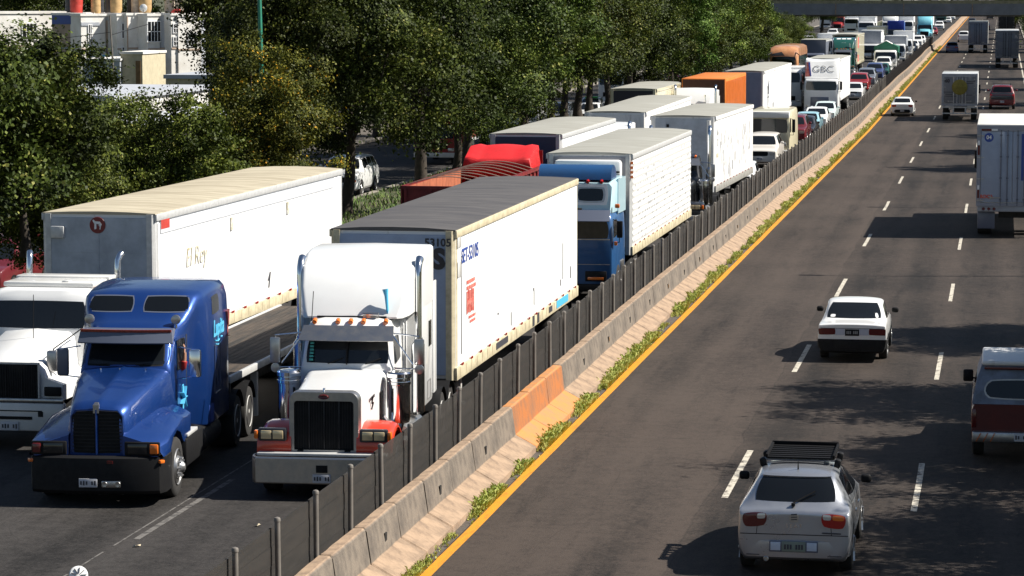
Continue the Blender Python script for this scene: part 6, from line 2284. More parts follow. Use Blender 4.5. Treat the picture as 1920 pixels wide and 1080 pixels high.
# red open trailer, and the trailers of the second and third lane
bow_trailer("open dark red trailer with roof bows and a bright red tarp bunched at its head", -16.45, 84.6, 11.2, R(0.0), 2.5, 3.12)
box_trailer("box_trailer", "grey roofed white trailer with a dark blue front right behind the red tarp", -16.02, 97.2, 13.2, 2.5, 4.10, 1.1, R(-0.4), front=mat("dark_blue_front", (0.035, 0.045, 0.085), rough=0.5), rail=M_ALU)
box_trailer("box_trailer", "white trailer with cream grey roof left of the trailer numbered 67", -15.45, 116.2, 19.0, 2.5, 4.10, 1.1, R(0.6), front=M_WOLD, rail=M_WOLD)
b2 = long_nose("long_nosed_truck", "white truck whose rounded roof fairing shows above the corrugated trailer", -15.4, 107.5, R(0.6), M_WHITE, None, topz=3.80)
mb = MB()
trw = [(-0.70, -0.60)]
for k in range(7):
    mb.box((-0.66, 2.785 + k * 0.026, 2.14 + k * 0.058), (0.07, 0.02, 0.04), 0.004, rot=(-0.38, 0, 0))
mb.build("windscreen_stickers", mat("teal_sticker", (0.05, 0.30, 0.28), rough=0.4), wt)
# ------------------------------------------------------------------ rest of the jam
M_SILVER = mat("silver_car_paint", (0.40, 0.415, 0.45), rough=0.27, metal=0.7, coat=0.7, var=0.06)
M_CARWHITE = paint("white_car_paint", (0.76, 0.76, 0.75), var=0.04, coat=0.8)
M_PEARL = paint("pearl_car_paint", (0.70, 0.66, 0.60), var=0.05)
M_DRED = paint("wine_red_paint", (0.14, 0.010, 0.016), coat=0.8)
M_CARRED = paint("red_car_paint", (0.30, 0.016, 0.016), coat=0.8)
M_CARDARK = paint("charcoal_car_paint", (0.022, 0.024, 0.03), coat=0.8)
M_CARGREY = paint("grey_car_paint", (0.15, 0.16, 0.18), coat=0.8)
M_CARCYAN = paint("pale_blue_car_paint", (0.30, 0.52, 0.60), coat=0.8)
M_CARNAVY = paint("navy_car_paint", (0.05, 0.07, 0.18), coat=0.8)
M_CREAMP = paint("cream_paint", (0.66, 0.60, 0.42), var=0.15)
M_ORANGE = paint("orange_container_paint", (0.70, 0.20, 0.025), var=0.15, coat=0.1, rough=0.5)
M_TEALP = paint("dark_green_paint", (0.010, 0.085, 0.065), coat=0.8)
M_AQUA = paint("aqua_paint", (0.20, 0.55, 0.66), coat=0.7)
M_GREENTARP = mat("green_tarp", (0.012, 0.13, 0.075), rough=0.55, var=0.3, vscale=2, bump=0.5, bscale=4)
M_BLUETARP = mat("blue_tarp", (0.02, 0.05, 0.36), rough=0.5, var=0.2, vscale=2)
M_TAN = paint("tan_bus_paint", (0.60, 0.30, 0.14), var=0.35, col2=(0.36, 0.13, 0.05), vscale=0.9)
M_GREYBOX = mat("grey_box_panel", (0.34, 0.36, 0.40), rough=0.5, metal=0.2, var=0.15)
GJ = "cars in the lane beside the fence"

# small white car, then the pickup, camper van, and the line of cars along the fence
car('sedan', "car", "white car mostly hidden behind the rear corner of the trailer numbered 67", -11.55, 127.6, M_CARWHITE, group=GJ)
car('suv', "pickup_truck", "white pickup truck with silver hood following the trailer numbered 67", -12.08, 146.5, M_PEARL, group=GJ, cat="pickup")
cv = thing("camper_van", "boxy cream camper van with a wide dark windscreen behind the white pickup", "van", (-12.15, 153.0, 0), 0)
cab_over(cv, 2.25, 6.2, 0.5, 1.55, 2.32, 2.72, M_CREAMP, lean=0.06, roundness=0.08, name="body")
MB().box((0, 0.05, 2.52), (2.20, 0.36, 0.34), 0.06).build("sun_visor", M_WOLD, cv)
MB().box((0, -0.02, 1.0), (1.2, 0.05, 0.4), 0.03).build("grille", M_BLACK, cv)
for s in (1, -1):
    MB().box((s * 0.8, -0.02, 0.95), (0.28, 0.05, 0.2), 0.02).build("headlight", M_LAMP, cv)
MB().box((0, -0.05, 0.55), (2.2, 0.2, 0.22), 0.04).build("bumper", M_WHITE2, cv)
axle_set(cv, [1.1, 4.6], 1.12, 0.40, 0.3, simple=True)
car('suv', "sport_utility_car", "dark wine red sport utility car behind the cream camper van", -12.2, 170.0, M_DRED, group=GJ)
car('sedan', "car", "charcoal car tucked in between the wine red and the pale blue cars", -12.05, 177.0, M_CARDARK, group=GJ)
car('sedan', "car", "pale blue car in the fence lane ahead of two white cars", -12.2, 183.4, M_CARCYAN, group=GJ)
car('sedan', "car", "white saloon car directly behind the pale blue car", -12.15, 191.5, M_CARWHITE, group=GJ)
car('sedan', "car", "white car with a pale aqua roof just before the lettered white lorry", -12.1, 200.2, paint("pale_aqua_paint", (0.60, 0.70, 0.70)), group=GJ)

gb = thing("cab_over_truck", "tall white flat fronted truck lettered GBC on its roof fairing", "truck", (-12.75, 207.5, gz(207)), 0)
cab_over(gb, 2.45, 2.2, 0.55, 1.95, 2.62, 2.80, M_WHITE, lean=0.08, roundness=0.1)
rings = []
for yy, w, z1 in ((0.25, 1.16, 2.82), (0.34, 1.18, 2.9), (0.7, 1.20, 3.95), (0.9, 1.22, 4.08), (2.4, 1.23, 4.12)):
    rings.append(sym([(0, yy, 2.72), (w, yy, 2.72), (w, yy, z1), (w - .08, yy, z1 + (0.12 if yy > .6 else 0.02)), (w * .6, yy, z1 + .02), (0, yy, z1)]))
fa = MB().loft(rings).build("roof_fairing", M_WHITE, gb, sharp=45)
trg = bvh_of(fa)
patch(trg, rquad([(-1.17, 3.95), (-0.85, 3.95), (-0.72, 2.95), (-1.17, 2.9)], 0.03), '-Y', 0.01, 3, 4).build("red_stripe", M_INKRED, fa)
patch(trg, rquad([(-0.98, 3.95), (-0.85, 3.95), (-0.72, 2.95), (-0.80, 2.95)], 0.03), '-Y', 0.02, 3, 4).build("blue_stripe", M_INKBLUE, fa)
lt = lettering("GBC", 0.66, M_INK, gb, (0.12, 0.0, 3.45), ROT_FRONT, bold=-0.014, font_w=1.2, thick=0.002)
drape(lt.data, trg, '-Y', 0.012)
MB().box((-0.1, -0.01, 1.10), (1.3, 0.05, 0.75), 0.04).build("grille", M_GREYBLUE, gb)
for s in (1, -1):
    MB().box((s * 0.92, -0.015, 0.82), (0.30, 0.05, 0.18), 0.02).build("headlight", M_LAMP, gb)
    MB().box((s * 1.02, -0.03, 0.62), (0.34, 0.06, 0.12), 0.02).build("fog_lamp", M_DARKRED, gb)
MB().box((0, -0.05, 0.52), (2.4, 0.2, 0.26), 0.05).build("bumper", M_WHITE, gb)
axle_set(gb, [1.1, 3.9], 1.18, simple=True)
MB().box((0, 2.5, 0.75), (0.9, 4.8, 0.3)).build("frame", M_CHASSIS, gb)
box_trailer("box_trailer", "plain white box trailer coupled behind the GBC lettered truck", -12.8, 210.6, 13.5, 2.5, 4.10, 1.1, 0, simple=True, rail=M_WOLD)
# lane beside the fence, behind
car('sedan', "car", "small white car whose front shows between the lettered truck and the fence", -12.0, 237.5, M_CARWHITE, group=GJ, detail=1)
car('suv', "sport_utility_car", "dark red sport utility car far along the fence", -12.25, 251.0, M_CARRED, group=GJ, detail=1)
car('suv', "sport_utility_car", "silver white sport utility car right behind the dark red one", -12.2, 264.0, M_SILVER, group=GJ, detail=1)
car('suv', "van", "navy blue roofed van far along the fence", -12.2, 281.0, M_CARNAVY, group=GJ, detail=1, cat="van")
car('sedan', "car", "dark green car ahead of the white van under the green tarp", -12.0, 292.5, M_TEALP, group=GJ, detail=1)
car('suv', "van", "white van right in front of the green tarped lorry", -12.25, 303.0, M_CARWHITE, group=GJ, detail=1, cat="van")
gtk = box_truck("stake_truck", "lorry with a load under a peaked green tarp behind the white van", -12.4, 313.0, 7.0, 2.5, 2.55, M_WHITE, M_GREENTARP, M_GREENTARP, zcab=2.2, over=0.0)
mb = MB()
mb.loft([[(-1.3, 2.0, 2.55), (0, 2.0, 3.15), (1.3, 2.0, 2.55), (1.25, 2.0, 1.2), (-1.25, 2.0, 1.2)], [(-1.3, 6.9, 2.55), (0, 6.9, 3.0), (1.3, 6.9, 2.55), (1.25, 6.9, 1.2), (-1.25, 6.9, 1.2)]])
mb.build("tarp", M_GREENTARP, gtk, sharp=20)
mb = MB()
mb.loft([[(-0.7, 1.9, 2.85), (0, 1.85, 3.22), (0.7, 1.9, 2.85)], [(-0.7, 2.9, 2.9), (0, 3.0, 3.26), (0.7, 2.9, 2.9)]], close=False)
o = mb.build("tarp_flap", M_WOLD, gtk)
md = o.modifiers.new("thickness", 'SOLIDIFY'); md.thickness = 0.03
box_truck("box_truck", "white box lorry with its cab to the right of the green tarped lorry", -12.45, 343.0, 7.5, 2.5, 3.1, M_CARWHITE, M_GREYBOX, M_WHITE, front=M_GREYBOX, zcab=2.2)
box_truck("box_truck", "second white box lorry showing just above the first one by the fence", -12.35, 366.0, 7.5, 2.5, 3.25, M_CARWHITE, M_WPANEL, M_WHITE, zcab=2.3)
for k, yy in enumerate((388, 401, 417, 436)):
    car('sedan' if k != 2 else 'suv', "car", ("first of the four small white cars beyond the two white box lorries", "second small white car of the four beyond the box lorries", "taller third white car of the four beyond the box lorries", "last small white car of the four just before the aqua truck")[k], -12.15, yy, M_CARWHITE, group="white cars far along the fence", detail=0)
aq = box_truck("box_truck", "aqua blue bonneted truck with a white box just below the bridge", -12.35, 468, 11, 2.5, 4.0, M_AQUA, M_WPANEL, M_WHITE, zcab=2.6, fair=True, hood=True)
car('suv', "car", "dark wine red car beside the aqua truck under the bridge", -13.9, 440, M_DRED, group=GJ, detail=0)
car('sedan', "car", "red car just past the aqua truck beneath the bridge", -11.9, 505, M_CARRED, group=GJ, detail=0)
car('suv', "pickup_truck", "white pickup with a roof rack beneath the bridge", -11.9, 555, M_CARWHITE, group=GJ, detail=0, cat="pickup")
box_truck("box_truck", "dark teal lorry seen small beneath the bridge", -13.4, 640, 9, 2.5, 4.0, M_TEALP, M_TEALP, zcab=2.5)
for k, yy in enumerate((640, 690, 745, 800)):
    car('sedan', "car", "tiny white car far away in the fence lane beyond the bridge", -11.9, yy, M_CARWHITE, group="tiny white cars beyond the bridge", detail=0)

# second lane
box_trailer("box_trailer", "long white box trailer with a black emblem on its side beyond the orange container", -15.9, 180.6, 23.5, 2.5, 4.10, 1.1, 0.0, front=M_FRONTBLUE, rail=M_WOLD, simple=True)
tr5 = [o for o in COL.objects if o.get('label', '').startswith("long white box trailer")][0]
mb = MB()
for a, b in (((2.6, 1.8), (2.6, 3.1)), ((3.6, 2.0), (3.6, 3.5)), ((2.6, 2.35), (3.6, 2.45)), ((2.6, 3.0), (3.6, 3.4)), ((3.0, 2.6), (3.35, 3.1)), ((3.35, 2.6), (3.0, 3.0))):
    mb.bar((1.262, *a), (1.262, *b), 0.07, 0.02)
mb.build("side_emblem", M_INK, tr5)
MB().box((1.262, 7.2, 1.75), (0.02, 0.5, 0.30)).build("side_mark", M_INK, tr5)
wc = box_truck("box_truck", "white lorry cab with orange stickers beside the GBC lettered truck", -15.95, 217.0, 9, 2.4, 3.2, M_WHITE, M_WPANEL, M_WHITE, zcab=3.1, cabL=2.2)
MB().loft([[(1.16, 1.2, 2.0), (1.19, 1.2, 2.0), (1.19, 1.2, 2.6), (1.16, 1.2, 2.6)], [(1.16, 1.9, 1.9), (1.19, 1.9, 1.9), (1.19, 1.9, 2.8), (1.16, 1.9, 2.8)]]).build("orange_sticker", M_AMBER, wc)
gs = long_nose("long_nosed_truck", "dark green bonneted truck with white lettering on its tall fairing", -15.85, 290.5, 0, M_TEALP, None, simple=True, topz=3.95, stacks=True)
mb = MB()
fag = [o for o in gs.children if o.name.startswith('roof_fairing')][0]
trf = bvh_of(fag)
for q in (-0.52, 0.0, 0.52):
    patch(trf, rquad([(q - .22, 3.86), (q + .22, 3.86), (q + .20, 3.76), (q - .24, 3.76)], 0.1), '-Y', 0.02, 4, 2, 0.02, mb)
mb.build('white_lettering', M_WHITEINK, gs)
mb = MB()
mb.tube([(-0.6, 3.85, 3.22), (-0.2, 3.85, 3.40), (0.2, 3.85, 3.40), (0.6, 3.85, 3.22)], 0.05, 6)
mb.build("white_script", M_WHITEINK, gs)
tg = box_trailer("box_trailer", "cream sided trailer with red panels behind the dark green truck", -15.95, 298.5, 15, 2.55, 4.15, 1.1, 0, simple=True, side=M_CREAMP, front=M_BLACKP, rail=M_CREAMP)
for yy, z, w, h in ((1.6, 3.3, 2.2, 1.1), (1.6, 1.7, 2.2, 0.7)):
    MB().box((1.292, yy, z), (0.02, w, h), 0.0).build("red_panel", M_INKRED, tg)
box_truck("box_truck", "lorry with a plain grey box front behind the dark green truck", -15.95, 356, 9, 2.55, 3.5, M_CARWHITE, M_WPANEL, M_WHITE, front=M_GREYBOX, zcab=1.9)
box_truck("box_truck", "white lorry showing its roof behind the grey box front", -16.6, 386, 10, 2.5, 3.5, M_CARWHITE, M_CREAMP, M_WHITE, zcab=2.4)
bl = box_truck("stake_truck", "lorry with a bright blue tarp over its load near the bridge", -16.0, 440, 7, 2.5, 3.4, M_BLACKP, M_BLUETARP, M_BLUETARP, zcab=2.2)
MB().loft([[(1.28, 2.2, 1.1), (1.30, 2.2, 1.1), (1.30, 2.2, 3.4), (1.28, 2.2, 3.4)], [(1.28, 3.2, 1.1), (1.30, 3.2, 1.1), (1.30, 3.2, 3.4), (1.28, 3.2, 3.4)]]).build("pale_edge", M_AQUA, bl)
box_truck("box_truck", "white lorry with a dark windscreen behind the blue tarped one", -15.8, 482, 9, 2.5, 3.9, M_CARWHITE, M_WPANEL, M_WHITE, zcab=2.9, cabL=1.8)
box_truck("box_truck", "white lorry left of the blue tarp beneath the bridge", -19.2, 500, 9, 2.5, 3.9, M_CARWHITE, M_WPANEL, M_WHITE, zcab=2.5, fair=True)

# third lane
oc = long_nose("long_nosed_truck", "white truck with a smooth roof fairing in front of the orange container", -16.65, 154.2, 0, M_WHITE, None, simple=True, topz=3.6)
ot = thing("container_trailer", "bright orange shipping container on a trailer behind a white fairing", "trailer", (-16.65, 163.0, 0), 0)
MB().box((0, 6.6, 2.66), (2.50, 13.2, 2.95), 0.03).build("container", M_ORANGE, ot)
mb = MB()
for s in (1, -1):
    for k in range(31):
        mb.box((s * 1.255, 0.4 + k * 0.41, 2.66), (0.04, 0.20, 2.6))
mb.build("corrugation", M_ORANGE, ot)
MB().box((0, -0.012, 2.66), (2.36, 0.03, 2.8)).build("front_wall", mat("dark_brown_steel", (0.07, 0.025, 0.015), rough=0.7), ot)
mb = MB()
for q in (0, 1):
    mb.box((1.285, 3.2 + q * 0.5, 1.75), (0.01, 0.25, 0.35))
mb.build("container_marks", M_INK, ot)
MB().box((0, 6.6, 1.05), (1.2, 12.6, 0.2)).build("frame", M_CHASSIS, ot)
axle_set(ot, [10.3, 11.6], 1.2, simple=True)
tb = box_trailer("box_trailer", "pale box trailer with dark front windows left of the orange container", -19.2, 151.5, 12.5, 2.5, 3.9, 1.1, 0, simple=True, front=mat("dark_front", (0.03, 0.03, 0.04), rough=0.4), rail=M_CREAMP, side=M_CREAMP)
bs = thing("bus", "tall brown and tan bus with a wide dark windscreen in the far left lane", "bus", (-18.75, 252, gz(252)), 0)
rings = []
for yy, w, z0, z1 in ((0.0, 1.05, 0.6, 2.9), (0.06, 1.18, 0.4, 3.3), (0.35, 1.24, 0.35, 3.75), (1.0, 1.27, 0.35, 4.02), (2.2, 1.27, 0.35, 4.1), (11.5, 1.27, 0.35, 4.1), (11.8, 1.2, 0.45, 3.9)):
    rings.append(sym([(0, yy, z0), (w - .08, yy, z0), (w, yy, z0 + .1), (w, yy, z1 - .55), (w * .95, yy, z1 - .18), (w * .7, yy, z1 - .03), (0, yy, z1)]))
bo = MB().loft(rings).build("body", M_TAN, bs, sharp=50)
trb = bvh_of(bo)
patch(trb, rquad([(-1.08, 3.15), (1.08, 3.15), (1.14, 1.55), (-1.14, 1.55)], 0.08), '-Y', 0.01, 12, 6).build("windscreen", M_GLASSB, bs)
patch(trb, rquad([(-1.1, 3.35), (-0.2, 3.55), (0.1, 3.2), (-1.1, 3.2)], 0.02), '-Y', 0.008, 8, 3).build("dark_swoosh", M_INKBLACK, bs)
for s in ('+X', '-X'):
    patch(trb, rquad([(0.9, 3.2), (11.2, 3.2), (11.2, 2.2), (0.9, 2.0)], 0.01), s, 0.01, 16, 3).build("side_window", M_GLASSB, bs)
MB().box((0, -0.04, 0.62), (2.3, 0.16, 0.34), 0.05).build("bumper", M_INKBLACK, bs)
axle_set(bs, [2.4, 8.6], 1.26, simple=True)
for s in (1, -1):
    MB().tube([(s * 1.0, 0.3, 3.5), (s * 1.35, -0.15, 3.3), (s * 1.35, -0.15, 2.6)], 0.04, 6).build("mirror_arm", M_BLACK, bs)
box_truck("box_truck", "dark grey box lorry between the brown bus and the dark green truck", -18.6, 288, 9, 2.5, 3.8, M_GREYBLUE, mat("dark_grey_box", (0.10, 0.11, 0.14), rough=0.5), M_GREYROOF, zcab=2.5, over=0.6)
box_truck("box_truck", "white lorry cab showing just left of the dark green truck", -18.5, 312, 9, 2.5, 3.9, M_CARWHITE, M_WPANEL, M_WHITE, zcab=3.4)
# beyond the bridge on the left
rd = box_truck("box_truck", "dark red truck at the far left beneath the bridge", -30.3, 540, 9, 2.6, 4.3, M_CARRED, M_DRED, M_CARRED, zcab=2.7, fair=True, hood=True)
box_truck("box_truck", "white bus sized lorry right of the dark red truck beneath the bridge", -25.9, 505, 10, 2.6, 3.8, M_CARWHITE, M_WPANEL, M_WHITE, zcab=3.0)
box_truck("box_truck", "white lorry with a broad pale front in the middle beneath the bridge", -20.9, 452, 9, 2.6, 3.9, M_CARWHITE, M_WPANEL, M_WHITE, zcab=3.2, front=M_WHITE)
box_truck("box_truck", "white lorry farthest left beneath the bridge", -33.6, 560, 9, 2.6, 3.9, M_CARWHITE, M_WPANEL, M_WHITE, zcab=2.8)
for x_, y_, m_, l_ in ((-27.2, 470, M_CARWHITE, "white car low in front of the white lorries beneath the bridge"), (-24.5, 430, M_CARDARK, "charcoal car left of the white lorries by the bridge"), (-21.5, 420, M_SILVER, "silver car among the lorries by the bridge"), (-27.5, 415, M_CARWHITE, "white car beside the last trees before the bridge")):
    car('suv', "car", l_, x_, y_, m_, group="cars near the bridge", detail=0)

# ------------------------------------------------------------------ side road beyond the trees
GS = "vehicles on the side road"
car('suv', "sport_utility_car", "dark red car at the left edge under the tall dark tree", -28.9, 78.2, M_DRED, group=GS)
car('sedan', "car", "white car touching the left edge of the picture", -30.9, 84.0, M_CARWHITE, group=GS)
p1, bo1 = car('suv', "pickup_truck", "white pickup truck with a black grille behind the forked tree trunk", -28.6, 122.5, M_CARWHITE, group=GS, cat="pickup", wide=1.06)
tp = bvh_of(bo1)
patch(tp, rquad([(-0.80, 1.02), (0.50, 1.02), (0.50, 0.66), (-0.80, 0.66)], 0.05), '-Y', 0.012, 8, 3).build("wide_grille", M_BLACK, p1)
patch(tp, rquad([(0.52, 0.82), (0.84, 0.80), (0.84, 0.70), (0.52, 0.70)], 0.05), '-Y', 0.016, 8, 3).build("turn_signal", M_AMBER, p1)
rv = box_truck("box_truck", "red and white lorry under the trees behind the open red trailer", -29.2, 148, 7, 2.3, 2.9, M_CARRED, M_CARRED, M_WHITE, group=GS, zcab=2.3)
box_truck("box_truck", "dark grey box lorry under the trees next to the red and white one", -30.3, 157, 8, 2.5, 3.4, M_CARDARK, mat("dark_grey_box", (0.1, 0.1, 0.1)), M_GREYROOF, group=GS, zcab=2.3, front=mat("slate_front", (0.10, 0.11, 0.11), rough=0.6), over=1.5)
M_GREENSIGN = mat("green_windscreen_sign", (0.03, 0.55, 0.06), rough=0.4)
mbus = box_truck("minibus", "white minibus with a green sign in its windscreen under the trees", -31.0, 186, 6.5, 2.1, 2.75, M_WHITE, M_WHITE, M_WHITE, group=GS, zcab=2.65, cabL=2.5, cat="minibus")
MB().box((-0.45, 0.05, 1.95), (0.55, 0.04, 0.24), 0.04).build("route_sign", M_GREENSIGN, mbus)
car('suv', "people_carrier", "dark grey people carrier above the grey roofed trailer", -29.0, 187.5, M_CARGREY, group=GS, cat="car", detail=1)
car('sedan', "car", "white car right beside the dark grey people carrier", -28.1, 196, M_CARWHITE, group=GS, detail=1)
tx = car('sedan', "taxi", "white taxi with a green roof under the trees", -29.3, 205, M_CARWHITE, group=GS, detail=1, cat="taxi")[0]
MB().box((0, 2.4, 1.40), (0.9, 1.2, 0.06), 0.02).build("green_roof", M_GREENSIGN, tx)
mb2 = box_truck("minibus", "second white minibus with a green stripe farther along the side road", -29.9, 222, 6.5, 2.1, 2.75, M_WHITE, M_WHITE, M_WHITE, group=GS, zcab=2.65, cabL=2.5, cat="minibus")
MB().box((0.3, 0.04, 1.2), (0.7, 0.05, 0.3), 0.04).build("green_panel", M_GREENSIGN, mb2)
for x_, y_, m_, l_ in ((-29.5, 262, M_CARRED, "red car on the side road beneath the far trees"), (-29.0, 285, M_CARWHITE, "white car on the side road beneath the far trees"), (-28.6, 330, M_CARWHITE, "white car on the side road near the bridge end of the trees")):
    car('suv', "car", l_, x_, y_, m_, group=GS, detail=0)

# ================================================================== OPEN LANES (right carriageway, driving away)
GO = "traffic driving away on the right"
# silver hatchback with a roof basket
sv, svb = car('hatch', "hatchback_car", "silver hatchback with a black roof basket driving away in the foreground", -3.0, 43.3, M_SILVER, away=True, rz=0.0, rim='alloy', rear_plate=False, lamps=False, glass=M_GLASSB)
for o in sv.children:
    if o.name.startswith('mirror'):
        o.material_slots[0].material = M_BLACK
L_ = CARS['hatch']['L']
sv.scale = (1.0, 1.0, 1.06)
tv = bvh_of(svb)
for s in (1, -1):
    patch(tv, rquad([(s * 0.40, 0.925), (s * 0.80, 0.905), (s * 0.76, 0.70), (s * 0.43, 0.73)], 0.16), '+Y', 0.010, 12, 6, 0.02).build("tail_light", M_DARKRED if s > 0 else M_RED, sv)
    tl = [o for o in sv.children if o.name.startswith("tail_light")][-1]
    patch(tv, rquad([(s * 0.58, 0.905), (s * 0.76, 0.895), (s * 0.76, 0.825), (s * 0.58, 0.83)], 0.15), '+Y', 0.016, 8, 4, 0.02).build("indicator", M_AMBER if s < 0 else M_DARKRED, tl)
    patch(tv, rquad([(s * 0.43, 0.91), (s * 0.56, 0.905), (s * 0.56, 0.83), (s * 0.44, 0.835)], 0.15), '+Y', 0.016, 8, 4, 0.02).build("reversing_lamp", M_LAMP, tl)
bg_ = patch(tv, rquad([(0.075, 0.90), (-0.075, 0.90), (-0.065, 0.79), (0.065, 0.79)], 0.15), '+Y', 0.012, 6, 6, 0.02).build("badge", M_CHROMEDULL, sv)
mb = MB()
for q in (-0.035, 0.0, 0.035):
    patch(tv, pmap([(0.045, 0.862 + q + .008), (-0.045, 0.862 + q + .014), (-0.045, 0.862 + q), (0.045, 0.862 + q - .006)]), '+Y', 0.016, 3, 1, 0.01, mb)
mb.build("badge_mark", M_INK, bg_)
lettering("S E A T", 0.075, M_CHROME, sv, (0, L_ + 0.002, 0.735), ROT_REAR, font_w=1.1)
patch(tv, rquad([(-0.42, 0.655), (-0.72, 0.65), (-0.72, 0.628), (-0.42, 0.632)], 0.1), '+Y', 0.008, 6, 2).build("model_script", M_INK, sv)
# plate recess on the bumper with pale panels either side
rc = MB().box((0, L_ + 0.035, 0.44), (0.74, 0.02, 0.16), 0.01).build("plate_recess", M_GREYBLUE, sv)
pl = MB().box((0, L_ + 0.050, 0.445), (0.36, 0.02, 0.15), 0.006).build("number_plate", mat("green_grey_plate", (0.20, 0.24, 0.20), rough=0.5, var=0.2), sv)
mb = MB()
for k in range(7):
    if k != 3:
        mb.box((-0.13 + k * 0.043, L_ + 0.062, 0.44), (0.028, 0.006, 0.07))
mb.build("plate_marks", M_INK, pl)
for s in (1, -1):
    MB().box((s * 0.275, L_ + 0.048, 0.445), (0.15, 0.016, 0.12), 0.004).build("plate_panel", mat("pale_blue_panel", (0.50, 0.56, 0.66), rough=0.4), rc)
mb = MB().lathe([(-0.10, 0.035), (0.03, 0.04), (0.035, 0.03), (0.0, 0.028)], (0.42, L_ - 0.02, 0.25), 'Y', 16)
mb.build("exhaust_pipe", M_CHROMEDULL, sv)
# seam between hatch and bumper, crease, tailgate edges
mb = MB()
patch(tv, pmap([(-0.82, 0.615), (0.82, 0.615), (0.82, 0.603), (-0.82, 0.603)]), '+Y', 0.003, 20, 1, 0.006, mb)
for s in (1, -1):
    patch(tv, pmap([(s * 0.555, 0.72), (s * 0.565, 0.72), (s * 0.575, 0.615), (s * 0.565, 0.615)]), '+Y', 0.003, 1, 6, 0.006, mb)
mb.build("tailgate_seam", M_BLACK, sv)
patch(tv, pmap([(-0.50, 1.375), (0.50, 1.375), (0.52, 1.348), (-0.52, 1.348)]), '+Y', 0.03, 12, 1, 0.04).build("spoiler_lip", M_SILVER, sv)
MB().tube([(0, 3.35, 1.42), (0, 3.40, 1.56)], [0.014, 0.006], 6).build("aerial", M_BLACK, sv)
# roof basket: two bars with feet, a wind deflector and rails
rb = MB()
for yy in (2.15, 2.85):
    rb.tube([(-0.58, yy, 1.50), (0.58, yy, 1.50)], 0.022, 8)
rk = rb.build("roof_rack", M_CHROMEDULL, sv)
mb = MB()
for yy in (2.15, 2.85):
    for s in (1, -1):
        mb.box((s * 0.58, yy, 1.455), (0.10, 0.16, 0.13), 0.03, rot=(0, s * 0.25, 0))
mb.build("rack_foot", M_BLACK, rk)
mb = MB()
for k in range(7):
    mb.box((0, 1.75 + k * 0.19, 1.535), (1.02, 0.11, 0.022))
for q in (-0.52, 0.52):
    mb.box((q, 2.3, 1.555), (0.04, 1.25, 0.06), 0.01)
mb.box((0, 1.67, 1.565), (1.06, 0.03, 0.07), 0.01)
mb.build("roof_basket", mat("matt_black", (0.006, 0.006, 0.007), rough=0.8, spec=0.15), rk)

mb = MB()
mb.bar((0.02, L_ - 0.135, 1.05), (-0.30, L_ - 0.30, 1.20), 0.018)
mb.box((0.02, L_ - 0.10, 1.03), (0.06, 0.05, 0.05), 0.01)
mb.build("rear_wiper", M_BLACK, sv)
mb = MB()
patch(tv, pmap([(-0.80, 0.315), (0.80, 0.315), (0.80, 0.30), (-0.80, 0.30)]), '+Y', 0.003, 20, 1, 0.006, mb)
mb.build("bumper_seam", M_INK, sv)
for s in (1, -1):
    for yy in (2.28, 3.05):
        MB().box((s * 0.885, yy, 0.82), (0.03, 0.17, 0.035), 0.01).build("door_handle", M_SILVER, sv)

# white saloon
ws_, wsb = car('sedan', "saloon_car", "white saloon car with dark tail lights driving away in the second lane", -3.45, 69.3, M_CARWHITE, away=True, bumper=M_BLACK, rear_plate=False, lamps=False)
L_ = CARS['sedan']['L']
tv = bvh_of(wsb)
for o in list(ws_.children):
    if o.name.startswith('bumper'):
        bpy.data.objects.remove(o)
u_bumper(1.60, L_ - 0.06, 0.30, 0.55, 0.10, 1, depth=0.5).build('bumper', M_BLACK, ws_)
def split_low(o, z, m, nm):
    for nme, keep in ((nm, False), (None, True)):
        bm = bmesh.new()
        bm.from_mesh(o.data if nme else base)
        if nme:
            base = o.data
        bmesh.ops.bisect_plane(bm, geom=bm.verts[:] + bm.edges[:] + bm.faces[:], plane_co=(0, 0, z), plane_no=(0, 0, 1), clear_outer=not keep, clear_inner=keep)
        me = bpy.data.meshes.new(nme or 'body')
        bm.to_mesh(me)
        bm.free()
        for p_ in me.polygons:
            p_.use_smooth = True
        me.set_sharp_from_angle(angle=R(50))
        if nme:
            link(nme, me, m, o.parent)
        else:
            mm_ = o.material_slots[0].material
            me.materials.clear(); me.materials.append(None)
            o.data = me
            o.material_slots[0].link = 'OBJECT'
            o.material_slots[0].material = mm_
split_low(wsb, 0.565, M_BLACK, 'lower_body')
for s in (1, -1):
    patch(tv, rquad([(s * 0.40, 0.825), (s * 0.81, 0.82), (s * 0.80, 0.665), (s * 0.40, 0.675)], 0.05), '+Y', 0.008, 10, 4, 0.02).build("tail_light", M_DARKRED, ws_)
    patch(tv, rquad([(s * 0.18, 0.82), (s * 0.40, 0.82), (s * 0.40, 0.665), (s * 0.18, 0.665)], 0.02), '+Y', 0.006, 6, 3).build("tail_panel", mat("pale_lilac_panel", (0.46, 0.48, 0.56), rough=0.4), ws_)
p = MB().box((0, L_ + 0.012, 0.73), (0.34, 0.02, 0.16), 0.006).build("number_plate", M_BLACK, ws_)
mb = MB()
for k in range(7):
    if k != 3:
        mb.box((-0.12 + k * 0.04, L_ + 0.024, 0.73), (0.026, 0.006, 0.07))
mb.build("plate_marks", mat("grey_marks", (0.25, 0.25, 0.25), rough=0.6), p)
mb = MB()
patch(tv, pmap([(-0.76, 0.835), (0.76, 0.835), (0.76, 0.822), (-0.76, 0.822)]), '+Y', 0.003, 20, 1, 0.006, mb)
mb.build("boot_seam", M_INK, ws_)
lettering("TSURU", 0.055, M_INK, ws_, (-0.30, L_ - 0.012, 0.862), ROT_REAR, font_w=1.2)
bgm = MB().lathe([(0, 0.001), (0.008, 0.035), (0.0, 0.04)], (0, L_ - 0.015, 0.86), 'Y', 14)
